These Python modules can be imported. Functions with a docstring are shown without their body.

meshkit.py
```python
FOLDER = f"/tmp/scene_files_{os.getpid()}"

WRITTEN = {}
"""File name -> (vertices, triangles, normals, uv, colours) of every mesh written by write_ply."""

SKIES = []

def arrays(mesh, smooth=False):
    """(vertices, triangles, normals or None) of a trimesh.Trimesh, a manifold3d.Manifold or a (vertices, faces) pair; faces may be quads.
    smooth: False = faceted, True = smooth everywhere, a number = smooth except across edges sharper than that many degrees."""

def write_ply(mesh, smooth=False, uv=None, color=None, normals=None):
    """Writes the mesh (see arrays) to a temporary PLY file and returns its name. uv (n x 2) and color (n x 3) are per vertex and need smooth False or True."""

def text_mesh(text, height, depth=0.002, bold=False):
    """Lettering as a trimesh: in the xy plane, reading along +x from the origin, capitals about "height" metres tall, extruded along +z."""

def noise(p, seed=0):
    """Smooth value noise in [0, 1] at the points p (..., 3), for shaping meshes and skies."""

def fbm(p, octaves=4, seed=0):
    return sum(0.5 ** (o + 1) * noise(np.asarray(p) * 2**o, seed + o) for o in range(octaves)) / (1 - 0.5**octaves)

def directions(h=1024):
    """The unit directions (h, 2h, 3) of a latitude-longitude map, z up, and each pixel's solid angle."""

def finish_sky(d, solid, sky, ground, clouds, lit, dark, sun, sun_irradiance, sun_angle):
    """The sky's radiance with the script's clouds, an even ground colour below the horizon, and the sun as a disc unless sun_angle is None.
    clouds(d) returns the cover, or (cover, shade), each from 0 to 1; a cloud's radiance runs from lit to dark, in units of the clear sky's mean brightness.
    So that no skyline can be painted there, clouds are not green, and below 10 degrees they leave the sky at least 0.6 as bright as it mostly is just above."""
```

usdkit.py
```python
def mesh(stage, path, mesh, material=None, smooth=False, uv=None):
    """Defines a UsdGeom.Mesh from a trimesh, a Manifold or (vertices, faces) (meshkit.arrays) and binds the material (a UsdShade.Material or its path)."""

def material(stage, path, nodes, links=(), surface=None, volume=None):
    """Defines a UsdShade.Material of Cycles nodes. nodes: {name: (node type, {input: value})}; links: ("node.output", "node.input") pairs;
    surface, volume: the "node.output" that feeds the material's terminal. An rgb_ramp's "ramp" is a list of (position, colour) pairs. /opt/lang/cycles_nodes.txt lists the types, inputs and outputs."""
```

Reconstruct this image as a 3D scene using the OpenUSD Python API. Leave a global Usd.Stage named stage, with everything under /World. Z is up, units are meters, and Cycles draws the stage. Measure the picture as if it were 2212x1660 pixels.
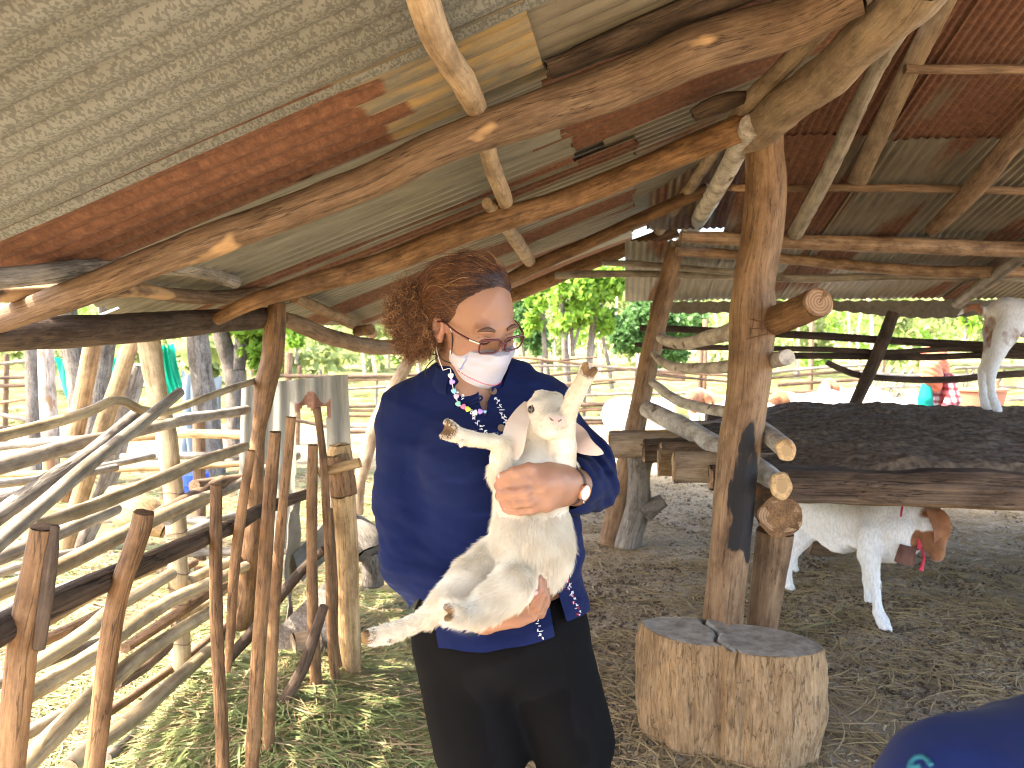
import math, random, numpy as np, trimesh, manifold3d, usdkit, meshkit
from pxr import Usd, UsdGeom, UsdLux, UsdShade, Sdf, Gf, Vt
from scipy.spatial import cKDTree
stage = Usd.Stage.CreateInMemory()
UsdGeom.SetStageUpAxis(stage, UsdGeom.Tokens.z); UsdGeom.SetStageMetersPerUnit(stage, 1.0)
UsdGeom.Xform.Define(stage, '/World'); stage.SetDefaultPrim(stage.GetPrimAtPath('/World'))
UsdGeom.Scope.Define(stage, '/World/Looks')
# ------------------------------------------------------------------ camera, sky, sun
F = 1662.0; TH = math.atan((830 - 720) / F); CAM = np.array([0, 0, 1.42])       # pixels of a 2212 x 1660 frame
cam = UsdGeom.Camera.Define(stage, '/World/camera')
cam.CreateHorizontalApertureAttr(36.0); cam.CreateVerticalApertureAttr(27.0); cam.CreateFocalLengthAttr(36.0 * F / 2212)
cam.CreateClippingRangeAttr(Gf.Vec2f(0.05, 500)); cam.CreateExposureAttr(3.15)
cam.CreateFStopAttr(6.3); cam.CreateFocusDistanceAttr(1.75)
cx = UsdGeom.Xformable(cam); cx.AddTranslateOp().Set(Gf.Vec3d(*CAM)); cx.AddRotateXOp().Set(90 - math.degrees(TH))
SUN = np.array([-0.60, -0.12, 0.79]); SUN /= np.linalg.norm(SUN)
dome = UsdLux.DomeLight.Define(stage, '/World/sky')
skym = usdkit.material(stage, '/World/Looks/sky_air', {
    's': ('sky_texture', {'sky_type': 'single_scattering', 'sun_disc': False, 'sun_elevation': math.asin(SUN[2]), 'sun_rotation': math.atan2(SUN[0], SUN[1]), 'aerosol_density': 4.0}),
    'b': ('background_shader', {'strength': 0.15})}, [('s.color', 'b.color')], surface='b.background')
UsdShade.MaterialBindingAPI.Apply(dome.GetPrim()).Bind(skym)
dome.GetPrim().SetCustomDataByKey('kind', 'structure'); dome.GetPrim().SetCustomDataByKey('label', 'clear bright daytime sky above the yard')
sun = UsdLux.DistantLight.Define(stage, '/World/sun')
sun.CreateIntensityAttr(0.62); sun.CreateAngleAttr(0.5); sun.CreateColorAttr(Gf.Vec3f(1.0, 0.93, 0.82)); sun.CreateNormalizeAttr(True)
_m = np.eye(4); zz = SUN; xx = np.cross([0, 0, 1], zz); xx /= np.linalg.norm(xx); yy = np.cross(zz, xx)
_m[0, :3], _m[1, :3], _m[2, :3] = xx, yy, zz
UsdGeom.Xformable(sun).AddTransformOp().Set(Gf.Matrix4d(_m.tolist()))

# ------------------------------------------------------------------ helpers
rng = np.random.default_rng(7)
NAMES = {}
def numbered(path):
    if path not in NAMES:
        NAMES[path] = 0; return path
    NAMES[path] += 1
    return f'{path}_{NAMES[path]:03d}'
def tag(p, label=None, cat=None, group=None, kind=None):
    p = p.GetPrim() if hasattr(p, 'GetPrim') else p
    for k, v in (('label', label), ('category', cat), ('group', group), ('kind', kind)):
        if v: p.SetCustomDataByKey(k, v)
    return p
def thing(name, label, cat, group=None, loc=(0, 0, 0), rotz=0):
    path = numbered('/World/' + name); x = UsdGeom.Xform.Define(stage, path)
    x.AddTranslateOp().Set(Gf.Vec3d(*map(float, loc)))
    if rotz: x.AddRotateZOp().Set(float(rotz))
    tag(x, label, cat, group); return path
MATS = {}
def put(name, vf, mat, parent='/World', attrs=None, smooth=True, label=None, cat=None, group=None, kind=None):
    path = numbered(parent + '/' + name)
    v, f = np.asarray(vf[0], float), np.asarray(vf[1], int)
    if f.shape[1] == 4: f = np.vstack([f[:, [0, 1, 2]], f[:, [0, 2, 3]]])
    m = usdkit.mesh(stage, path, (v, f), MATS[mat], smooth=smooth)
    a = dict(attrs or {})
    if len(vf) > 2 and vf[2] is not None: a['rest'] = vf[2]
    if 'rest' not in a: a['rest'] = v
    api = UsdGeom.PrimvarsAPI(m)
    n = len(m.GetPointsAttr().Get())
    for k, d in a.items():
        d = np.asarray(d, np.float32)
        if len(d) != n:
            if len(d) != len(v): continue
            d = d[cKDTree(v).query(np.array(m.GetPointsAttr().Get()))[1]]
        if d.ndim == 2: api.CreatePrimvar(k, Sdf.ValueTypeNames.Float3Array, 'vertex').Set(Vt.Vec3fArray.FromNumpy(d))
        else: api.CreatePrimvar(k, Sdf.ValueTypeNames.FloatArray, 'vertex').Set(Vt.FloatArray.FromNumpy(d))
    tag(m, label, cat, group, kind)
    return path
def ray(px, py):
    X = (px - 1106) / F; Y = -(py - 830) / F
    return np.array([X, math.cos(TH) + Y * math.sin(TH), -math.sin(TH) + Y * math.cos(TH)])
def at(px, py, d):                                   # the point of the place that lies d metres in front
    r = ray(px, py); return CAM + r * (d / r[1])
def hit(px, py, n, c):
    r = ray(px, py); return CAM + r * ((c - n @ CAM) / (n @ r))
AZ = math.radians(8.5); A = np.array([math.sin(AZ), math.cos(AZ), 0]); B = np.array([math.cos(AZ), -math.sin(AZ), 0]); UP = np.array([0, 0, 1.0])
SL = .36; nL = UP - SL * B; cL = 2.32 - SL * .452                # underside plane of the near roof
SR = .25; nR = UP + SR * A; cR = 1.685 + SR * 6.36              # underside plane of the rear roof
def onL(off): return lambda x, y: hit(x, y, nL, cL + off)
def onR(off): return lambda x, y: hit(x, y, nR, cR + off)
def onZ(z): return lambda x, y: hit(x, y, UP, z)
def onX(x0, k=0.0): n = np.array([1.0, -k, 0]); return lambda x, y: hit(x, y, n, x0)   # a wall x = x0 + k*y
def onT(t): return lambda x, y: hit(x, y, A, t)
def onD(d): return lambda x, y: at(x, y, d)
def catmull(P, n):
    P = np.asarray(P, float); 
    if len(P) == 2: return P[0] + np.linspace(0, 1, n)[:, None] * (P[1] - P[0])
    L = np.r_[0, np.cumsum(np.linalg.norm(np.diff(P[:, :3], axis=0), axis=1))]; Q = np.vstack([2 * P[0] - P[1], P, 2 * P[-1] - P[-2]])
    out = []
    for s in np.linspace(0, L[-1], n):
        i = min(max(np.searchsorted(L, s, 'right') - 1, 0), len(P) - 2); t = (s - L[i]) / max(L[i + 1] - L[i], 1e-9)
        p0, p1, p2, p3 = Q[i:i + 4]
        out.append(.5 * (2 * p1 + (p2 - p0) * t + (2 * p0 - 5 * p1 + 4 * p2 - p3) * t * t + (3 * p1 - p0 - 3 * p2 + p3) * t ** 3))
    return np.array(out)
def frames(C):
    T = np.gradient(C, axis=0); T /= np.linalg.norm(T, axis=1, keepdims=True) + 1e-12
    u = np.cross(T[0], [0.3, 0.2, 1.0]); u /= np.linalg.norm(u); U = []
    for t in T:
        u = u - t * (u @ t); u /= np.linalg.norm(u); U.append(u)
    U = np.array(U); return T, U, np.cross(T, U)
def tube(P, R, sides=14, knob=.10, seed=0, step=.03, bamboo=False, caps=True, flat=1.0, lump=1.0):
    """A round pole through the points: returns vertices, faces and unrolled grain coordinates."""
    P = np.asarray(P, float); R = np.asarray(R, float) * np.ones(len(P))
    L = np.linalg.norm(np.diff(P, axis=0), axis=1).sum(); n = int(np.clip(L / step, 6, 90))
    C4 = catmull(np.c_[P, R], n); C, r = C4[:, :3], np.abs(C4[:, 3])
    ln = np.r_[0, np.cumsum(np.linalg.norm(np.diff(C, axis=0), axis=1))]
    if bamboo:
        ph = rng.random() * .3; k = np.abs(((ln + ph) / bamboo + .5) % 1 - .5) * bamboo
        r = r * (1 + .10 * np.exp(-(k / .012) ** 2) - .03 * np.cos(2 * np.pi * (ln + ph) / bamboo))
    T, U, V = frames(C); th = np.linspace(0, 2 * np.pi, sides, endpoint=False)
    ring = np.cos(th)[None, :, None] * U[:, None] + flat * np.sin(th)[None, :, None] * V[:, None]
    base = np.stack([np.broadcast_to(np.cos(th), (n, sides)) * r[:, None], np.broadcast_to(np.sin(th), (n, sides)) * r[:, None], np.broadcast_to(ln[:, None], (n, sides))], -1)
    q = base / np.array([.035, .035, .16 * lump]) * (.04 / max(r.mean(), .006)) ** .5 + seed * 17.3
    wob = 1 + knob * (meshkit.fbm(q, 3, seed) - .5) * 2
    v = C[:, None] + ring * (r[:, None] * wob)[..., None]
    off = np.array([seed * 3.71, seed * 1.93, seed * .77])
    rest = base * np.array([1, 1, 1]) + off
    i, j = np.meshgrid(np.arange(n - 1), np.arange(sides), indexing='ij'); j2 = (j + 1) % sides
    f = np.stack([i * sides + j, i * sides + j2, (i + 1) * sides + j2, (i + 1) * sides + j], -1).reshape(-1, 4)
    f = np.vstack([f[:, [0, 1, 2]], f[:, [0, 2, 3]]])
    v, rest = v.reshape(-1, 3), rest.reshape(-1, 3)
    if caps:
        for e, o in ((0, -1), (n - 1, 1)):
            k = len(v); rim = v[e * sides:(e + 1) * sides]; tilt = T[e] * r[e] * .15 * o
            v = np.vstack([v, rim + tilt * rng.random((sides, 1)), rim.mean(0) + tilt])
            rest = np.vstack([rest, rest[e * sides:(e + 1) * sides], off + [0, 0, ln[e]]])
            a = np.arange(sides); b = (a + 1) % sides
            cf = np.c_[k + b, k + a, np.full(sides, k + sides)] if o < 0 else np.c_[k + a, k + b, np.full(sides, k + sides)]
            f = np.vstack([f, cf])
    return v, f, rest
SEED = [0]
def pole(name, place, pts, mat, parent='/World', knob=.10, sides=14, bamboo=False, ext=None, flat=1.0, **kw):
    """pts: (px, py, width px) seen in the picture, laid on the surface PLACE; the radius is the real one at that distance."""
    P, R = [], []
    for q in pts:
        p = (q[3] if len(q) > 3 and callable(q[3]) else place)(q[0], q[1]); P.append(p)
        R.append(q[2] / 2 * ((p - CAM)[1] * math.cos(TH) - (p - CAM)[2] * math.sin(TH)) / F)
    SEED[0] += 1
    return put(name, tube(P, R, sides, knob, SEED[0], bamboo=bamboo, flat=flat), mat, parent, **kw)
def join(parts):
    V, Fs, Rr, k = [], [], [], 0
    for p in parts:
        v, f = np.asarray(p[0], float), np.asarray(p[1], int)
        if f.shape[1] == 4: f = np.vstack([f[:, [0, 1, 2]], f[:, [0, 2, 3]]])
        V.append(v); Fs.append(f + k); Rr.append(p[2] if len(p) > 2 and p[2] is not None else v); k += len(v)
    return np.vstack(V), np.vstack(Fs), np.vstack(Rr)
def tm(m): return np.array(m.vertices), np.array(m.faces)
def smoothstep(x, a, b): t = np.clip((x - a) / (b - a), 0, 1); return t * t * (3 - 2 * t)
def surface_net(val, lo, h):
    s = val < 0; nx, ny, nz = val.shape
    c = [s[i:nx - 1 + i, j:ny - 1 + j, k:nz - 1 + k] for i in (0, 1) for j in (0, 1) for k in (0, 1)]
    cnt = sum(x.astype(np.int8) for x in c); act = np.argwhere((cnt > 0) & (cnt < 8))
    idx = np.full((nx - 1, ny - 1, nz - 1), -1, np.int64); idx[tuple(act.T)] = np.arange(len(act))
    acc = np.zeros((len(act), 3)); n = np.zeros(len(act)); cor = np.array([(i, j, k) for i in (0, 1) for j in (0, 1) for k in (0, 1)])
    vals = np.stack([val[tuple((act + q).T)] for q in cor], 1)
    for a in range(8):
        for b in range(a + 1, 8):
            if np.abs(cor[a] - cor[b]).sum() != 1: continue
            va, vb = vals[:, a], vals[:, b]; m = (va < 0) != (vb < 0); t = va[m] / (va[m] - vb[m])
            acc[m] += cor[a] + t[:, None] * (cor[b] - cor[a]); n[m] += 1
    v = lo + h * (act + acc / n[:, None]); faces = []
    for ax in range(3):
        o = [0, 0, 0]; o[ax] = 1; e = [slice(None)] * 3; e2 = [slice(None)] * 3; e[ax] = slice(0, -1); e2[ax] = slice(1, None)
        ch = s[tuple(e)] != s[tuple(e2)]; q = np.argwhere(ch); b1, b2 = [i for i in range(3) if i != ax]
        q = q[(q[:, b1] > 0) & (q[:, b2] > 0) & (q[:, b1] < val.shape[b1] - 1) & (q[:, b2] < val.shape[b2] - 1)]
        ins = s[tuple(q.T)]; d1 = np.zeros(3, int); d1[b1] = 1; d2 = np.zeros(3, int); d2[b2] = 1
        g = lambda p: idx[tuple(p.T)]
        f = np.stack([g(q), g(q - d1), g(q - d1 - d2), g(q - d2)], 1)
        flip = ins if ax != 1 else ~ins
        f[~flip] = f[~flip][:, ::-1]; faces.append(f)
    f = np.vstack(faces)[:, ::-1]; return v, np.vstack([f[:, [0, 1, 2]], f[:, [0, 2, 3]]])
def relaxed(v, f, n):
    e = np.vstack([f[:, [0, 1]], f[:, [1, 2]], f[:, [2, 0]]]); e = np.unique(np.sort(e, 1), axis=0); deg = np.bincount(e.ravel(), minlength=len(v))[:, None]
    for k in range(2 * n):
        for lam in (.5, -.52):
            a = np.stack([np.bincount(e[:, 0], v[e[:, 1], c], len(v)) + np.bincount(e[:, 1], v[e[:, 0], c], len(v)) for c in range(3)], 1) / deg; v = v + lam * (a - v)
    return v
def blob(fn, lo, hi, h, relax=2):
    """Meshes the zero set of a distance function, looking closely only near the surface."""
    lo, hi = np.asarray(lo, float), np.asarray(hi, float); n = (np.ceil((hi - lo) / h / 4).astype(int) * 4 + 1)
    ax = [lo[i] + h * np.arange(n[i]) for i in range(3)]
    G = np.stack(np.meshgrid(ax[0][::4], ax[1][::4], ax[2][::4], indexing='ij'), -1)
    cv = fn(G.reshape(-1, 3)).reshape(G.shape[:3])
    near = np.abs(cv) < 4 * h * 1.9
    val = np.repeat(np.repeat(np.repeat(cv, 4, 0), 4, 1), 4, 2)[2:n[0] + 2, 2:n[1] + 2, 2:n[2] + 2]
    mask = np.repeat(np.repeat(np.repeat(near, 4, 0), 4, 1), 4, 2)[2:n[0] + 2, 2:n[1] + 2, 2:n[2] + 2]
    def fit(a):
        for i in range(3):
            if a.shape[i] < n[i]:
                pad = [(0, 0)] * 3; pad[i] = (0, n[i] - a.shape[i]); a = np.pad(a, pad, mode='edge')
        return a.copy()
    val, mask = fit(val), fit(mask); q = np.argwhere(mask)
    val[tuple(q.T)] = np.concatenate([fn(lo + h * q[i:i + 400000]) for i in range(0, len(q), 400000)])
    val[[0, -1]] = np.abs(val[[0, -1]]) + 1e-4; val[:, [0, -1]] = np.abs(val[:, [0, -1]]) + 1e-4; val[:, :, [0, -1]] = np.abs(val[:, :, [0, -1]]) + 1e-4
    v, f = surface_net(val, lo, h)
    if relax:
        v = relaxed(v, f, relax)
    return v, f
def clip(v, f, val):
    """keeps the side of a triangle mesh where val < 0, cutting the triangles cleanly"""
    v, f, val = np.asarray(v), np.asarray(f), np.asarray(val); out, nv, nval = [f[(val[f] < 0).all(1)]], [v], len(v); mix_ = f[(val[f] < 0).any(1) & (val[f] >= 0).any(1)]; cache, ext = {}, []
    def cut(a, b):
        k = (a, b) if a < b else (b, a)
        if k not in cache:
            t = val[k[0]] / (val[k[0]] - val[k[1]]); cache[k] = nval + len(ext); ext.append(v[k[0]] + t * (v[k[1]] - v[k[0]]))
        return cache[k]
    tri = []
    for t in mix_:
        for r in range(3):
            a, b, c = t[r], t[(r + 1) % 3], t[(r + 2) % 3]
            if val[a] < 0 and val[b] >= 0 and val[c] >= 0: tri.append([a, cut(a, b), cut(a, c)]); break
            if val[a] >= 0 and val[b] < 0 and val[c] < 0: p, q = cut(a, b), cut(a, c); tri += [[p, b, c], [p, c, q]]; break
    V = np.vstack([v, np.array(ext).reshape(-1, 3)]); Fc = np.vstack([out[0], np.array(tri, int).reshape(-1, 3)]); us = np.unique(Fc); re = np.zeros(len(V), int); re[us] = np.arange(len(us)); return V[us], re[Fc]
def smin(a, b, k):
    hh = np.clip(.5 + .5 * (b - a) / k, 0, 1); return b + (a - b) * hh - k * hh * (1 - hh)
def cone(p, a, b, ra, rb):                        # rounded cone (capsule with two radii)
    a, b = np.asarray(a, float), np.asarray(b, float); ab = b - a; t = np.clip((p - a) @ ab / max(ab @ ab, 1e-12), 0, 1)
    return np.linalg.norm(p - a - t[:, None] * ab, axis=1) - (ra + (rb - ra) * t)
def chain(p, pts, rad, k=.0):
    d = None
    for i in range(len(pts) - 1):
        e = cone(p, pts[i], pts[i + 1], rad[i], rad[i + 1]); d = e if d is None else (smin(d, e, k) if k else np.minimum(d, e))
    return d
def ell(p, c, r, R=None):
    q = p - np.asarray(c, float)
    if R is not None: q = q @ R
    r = np.asarray(r, float); k0 = np.linalg.norm(q / r, axis=1); k1 = np.linalg.norm(q / r ** 2, axis=1)
    return k0 * (k0 - 1) / np.maximum(k1, 1e-9)
def rot(x=0, y=0, z=0):
    cx_, sx, cy, sy, cz, sz = *[g(math.radians(a)) for a in (x,) for g in (math.cos, math.sin)], *[g(math.radians(y)) for g in (math.cos, math.sin)], *[g(math.radians(z)) for g in (math.cos, math.sin)]
    return np.array([[cz, -sz, 0], [sz, cz, 0], [0, 0, 1]]) @ np.array([[cy, 0, sy], [0, 1, 0], [-sy, 0, cy]]) @ np.array([[1, 0, 0], [0, cx_, -sx], [0, sx, cx_]])

# ------------------------------------------------------------------ materials
def mat(name, nodes, links, surface='p.BSDF'):
    MATS[name] = usdkit.material(stage, '/World/Looks/' + name, nodes, links, surface=surface); return MATS[name]
def wood(name, cols, rough=.8, grain=26, stretch=.07, crack=.6, bump=.5, patch=3.0, var=.25, blot=None, char=False, cr=((.8, .8, .045), .012), pc=.92):
    """Grain that runs along the pole, cracks, patches and a tone of its own for each pole."""
    d, m_, l = cols
    nodes = {
        'a': ('attribute', {'attribute': 'rest'}), 'oi': ('object_info', {}),
        'm1': ('mapping', {'scale': (1, 1, stretch)}), 'm2': ('mapping', {'scale': (1, 1, .5)}), 'm3': ('mapping', {'scale': cr[0]}),
        'n1': ('noise_texture', {'scale': grain * 4.5, 'detail': 8.0, 'roughness': .7}), 'n2': ('noise_texture', {'scale': patch * 2.6, 'detail': 7.0, 'roughness': .68}),
        'n3': ('noise_texture', {'scale': 42.0, 'detail': 4.0, 'roughness': .55, 'distortion': .25}), 'n4': ('noise_texture', {'scale': 260.0, 'detail': 4.0}),
        'r1': ('rgb_ramp', {'ramp': [(.30, d), (.5, m_), (.70, l)]}), 'r2': ('rgb_ramp', {'ramp': [(.30, (.30, .27, .25)), (.42, (.62, .58, .54)), (.54, (1, 1, 1)), (.70, (1.4, 1.35, 1.22))]}),
        'r3': ('rgb_ramp', {'ramp': [(.5 - cr[1], (1, 1, 1)), (.5 - cr[1] * .35, (.1, .1, .1)), (.5 + cr[1] * .35, (.1, .1, .1)), (.5 + cr[1], (1, 1, 1))]}),
        'x': ('mix', {'mix_type': 'multiply', 'fac': pc}), 'y': ('mix', {'mix_type': 'multiply', 'fac': crack}),
        'vr': ('math', {'math_type': 'multiply_add', 'value2': 2 * var, 'value3': 1 - var}), 'h': ('hsv', {}),
        's': ('math', {'math_type': 'multiply_add', 'value2': .6}), 's2': ('math', {'math_type': 'multiply_add', 'value2': -.35}), 'inv': ('invert', {}), 'bw': ('rgb_to_bw', {}),
        'b': ('bump', {'strength': bump, 'distance': .006}), 'p': ('principled_bsdf', {'roughness': rough, 'specular_ior_level': .25})}
    links = [('a.vector', 'm1.vector'), ('a.vector', 'm2.vector'), ('a.vector', 'm3.vector'), ('m1.vector', 'n1.vector'), ('m2.vector', 'n2.vector'), ('m3.vector', 'n3.vector'), ('m2.vector', 'n4.vector'),
             ('n1.fac', 'r1.fac'), ('n2.fac', 'r2.fac'), ('n3.fac', 'r3.fac'), ('r1.color', 'x.color1'), ('r2.color', 'x.color2'), ('x.color', 'y.color1'), ('r3.color', 'y.color2'),
             ('oi.random', 'vr.value1'), ('vr.value', 'h.value'), ('y.color', 'h.color'), ('h.color', 'p.base_color'),
             ('r3.color', 'bw.color'), ('bw.val', 's.value1'), ('n1.fac', 's.value3'), ('n4.fac', 's2.value1'), ('s.value', 's2.value3'), ('s2.value', 'b.height'), ('b.normal', 'p.normal')]
    if blot:
        nodes['n5'] = ('noise_texture', {'scale': blot[1], 'detail': 4.0}); nodes['r5'] = ('rgb_ramp', {'ramp': [(blot[2], (0, 0, 0)), (blot[2] + .04, (1, 1, 1))]}); nodes['z'] = ('mix', {'color2': blot[0]})
        links = [q for q in links if q != ('h.color', 'p.base_color')] + [('m2.vector', 'n5.vector'), ('n5.fac', 'r5.fac'), ('r5.color', 'z.fac'), ('h.color', 'z.color1'), ('z.color', 'p.base_color')]
    if char:
        last = [q for q in links if q[1] == 'p.base_color'][0]; links.remove(last)
        nodes.update({'ch': ('attribute', {'attribute': 'char'}), 'cn': ('math', {'math_type': 'multiply_add', 'value2': .8}), 'cr': ('map_range', {'from_min': .78, 'from_max': .92, 'clamp': True}), 'cm': ('mix', {'color2': (.018, .015, .014)})})
        links += [('n1.fac', 'cn.value1'), ('ch.fac', 'cn.value3'), ('cn.value', 'cr.value'), ('cr.result', 'cm.fac'), (last[0], 'cm.color1'), ('cm.color', 'p.base_color')]
    mat(name, nodes, links)
wood('bark_beam', ((.10, .058, .033), (.19, .118, .068), (.27, .18, .11)), pc=.6, patch=5, blot=((.44, .27, .13), 5.0, .67))
wood('tan_beam', ((.24, .165, .10), (.34, .245, .155), (.43, .325, .215)), pc=.7, patch=5, crack=.35, bump=.25, rough=.75)
wood('brown_pole', ((.11, .058, .026), (.19, .102, .045), (.27, .15, .068)), patch=5, rough=.65)
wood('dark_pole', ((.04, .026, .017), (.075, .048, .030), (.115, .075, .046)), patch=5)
wood('post_wood', ((.16, .09, .044), (.27, .16, .083), (.35, .22, .12)), patch=3, crack=.6, rough=.6, stretch=.04)
wood('charred_post', ((.16, .09, .044), (.27, .16, .083), (.35, .22, .12)), patch=3, crack=.6, rough=.6, stretch=.04, char=True)
wood('grey_pole', ((.12, .1, .08), (.22, .19, .155), (.32, .285, .24)), patch=4)
wood('bamboo', ((.22, .16, .085), (.33, .25, .14), (.42, .34, .21)), grain=18, stretch=.03, crack=.3, bump=.12, rough=.5, patch=4)
wood('bamboo_grey', ((.15, .125, .09), (.24, .205, .155), (.33, .29, .23)), grain=18, stretch=.03, crack=.35, bump=.12, rough=.55, patch=4)
wood('bamboo_brown', ((.14, .08, .045), (.24, .15, .085), (.34, .23, .14)), grain=18, stretch=.03, crack=.4, bump=.12, rough=.55, patch=6)
wood('orange_pole', ((.24, .14, .06), (.36, .23, .105), (.46, .32, .17)), grain=20, stretch=.04, crack=.5, patch=4)
wood('pale_mottled', ((.40, .31, .23), (.5, .41, .32), (.58, .5, .41)), patch=6, blot=((.26, .15, .08), 9.0, .56))
wood('grey_bark', ((.09, .075, .06), (.19, .16, .13), (.29, .25, .21)), grain=30, stretch=.25, crack=.75, bump=.8, patch=4)
wood('stump_bark', ((.15, .086, .04), (.29, .18, .088), (.40, .265, .145)), grain=22, stretch=.16, crack=.5, bump=.9, patch=3, pc=.5, cr=((.75, .75, .10), .010))
wood('stump_top', ((.17, .145, .115), (.24, .21, .17), (.31, .275, .23)), grain=3, stretch=1, crack=.15, bump=.1, rough=.35, patch=6, var=.02)
wood('birch', ((.30, .27, .235), (.43, .39, .34), (.54, .50, .45)), grain=12, stretch=1.6, crack=.15, bump=.25, patch=5, blot=((.12, .085, .06), 14.0, .64))
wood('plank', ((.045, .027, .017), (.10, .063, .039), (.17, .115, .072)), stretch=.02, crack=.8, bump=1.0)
wood('cut_wood', ((.30, .17, .075), (.42, .27, .13), (.5, .34, .18)), grain=14, stretch=1, crack=.25, bump=.15, patch=8)
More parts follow.
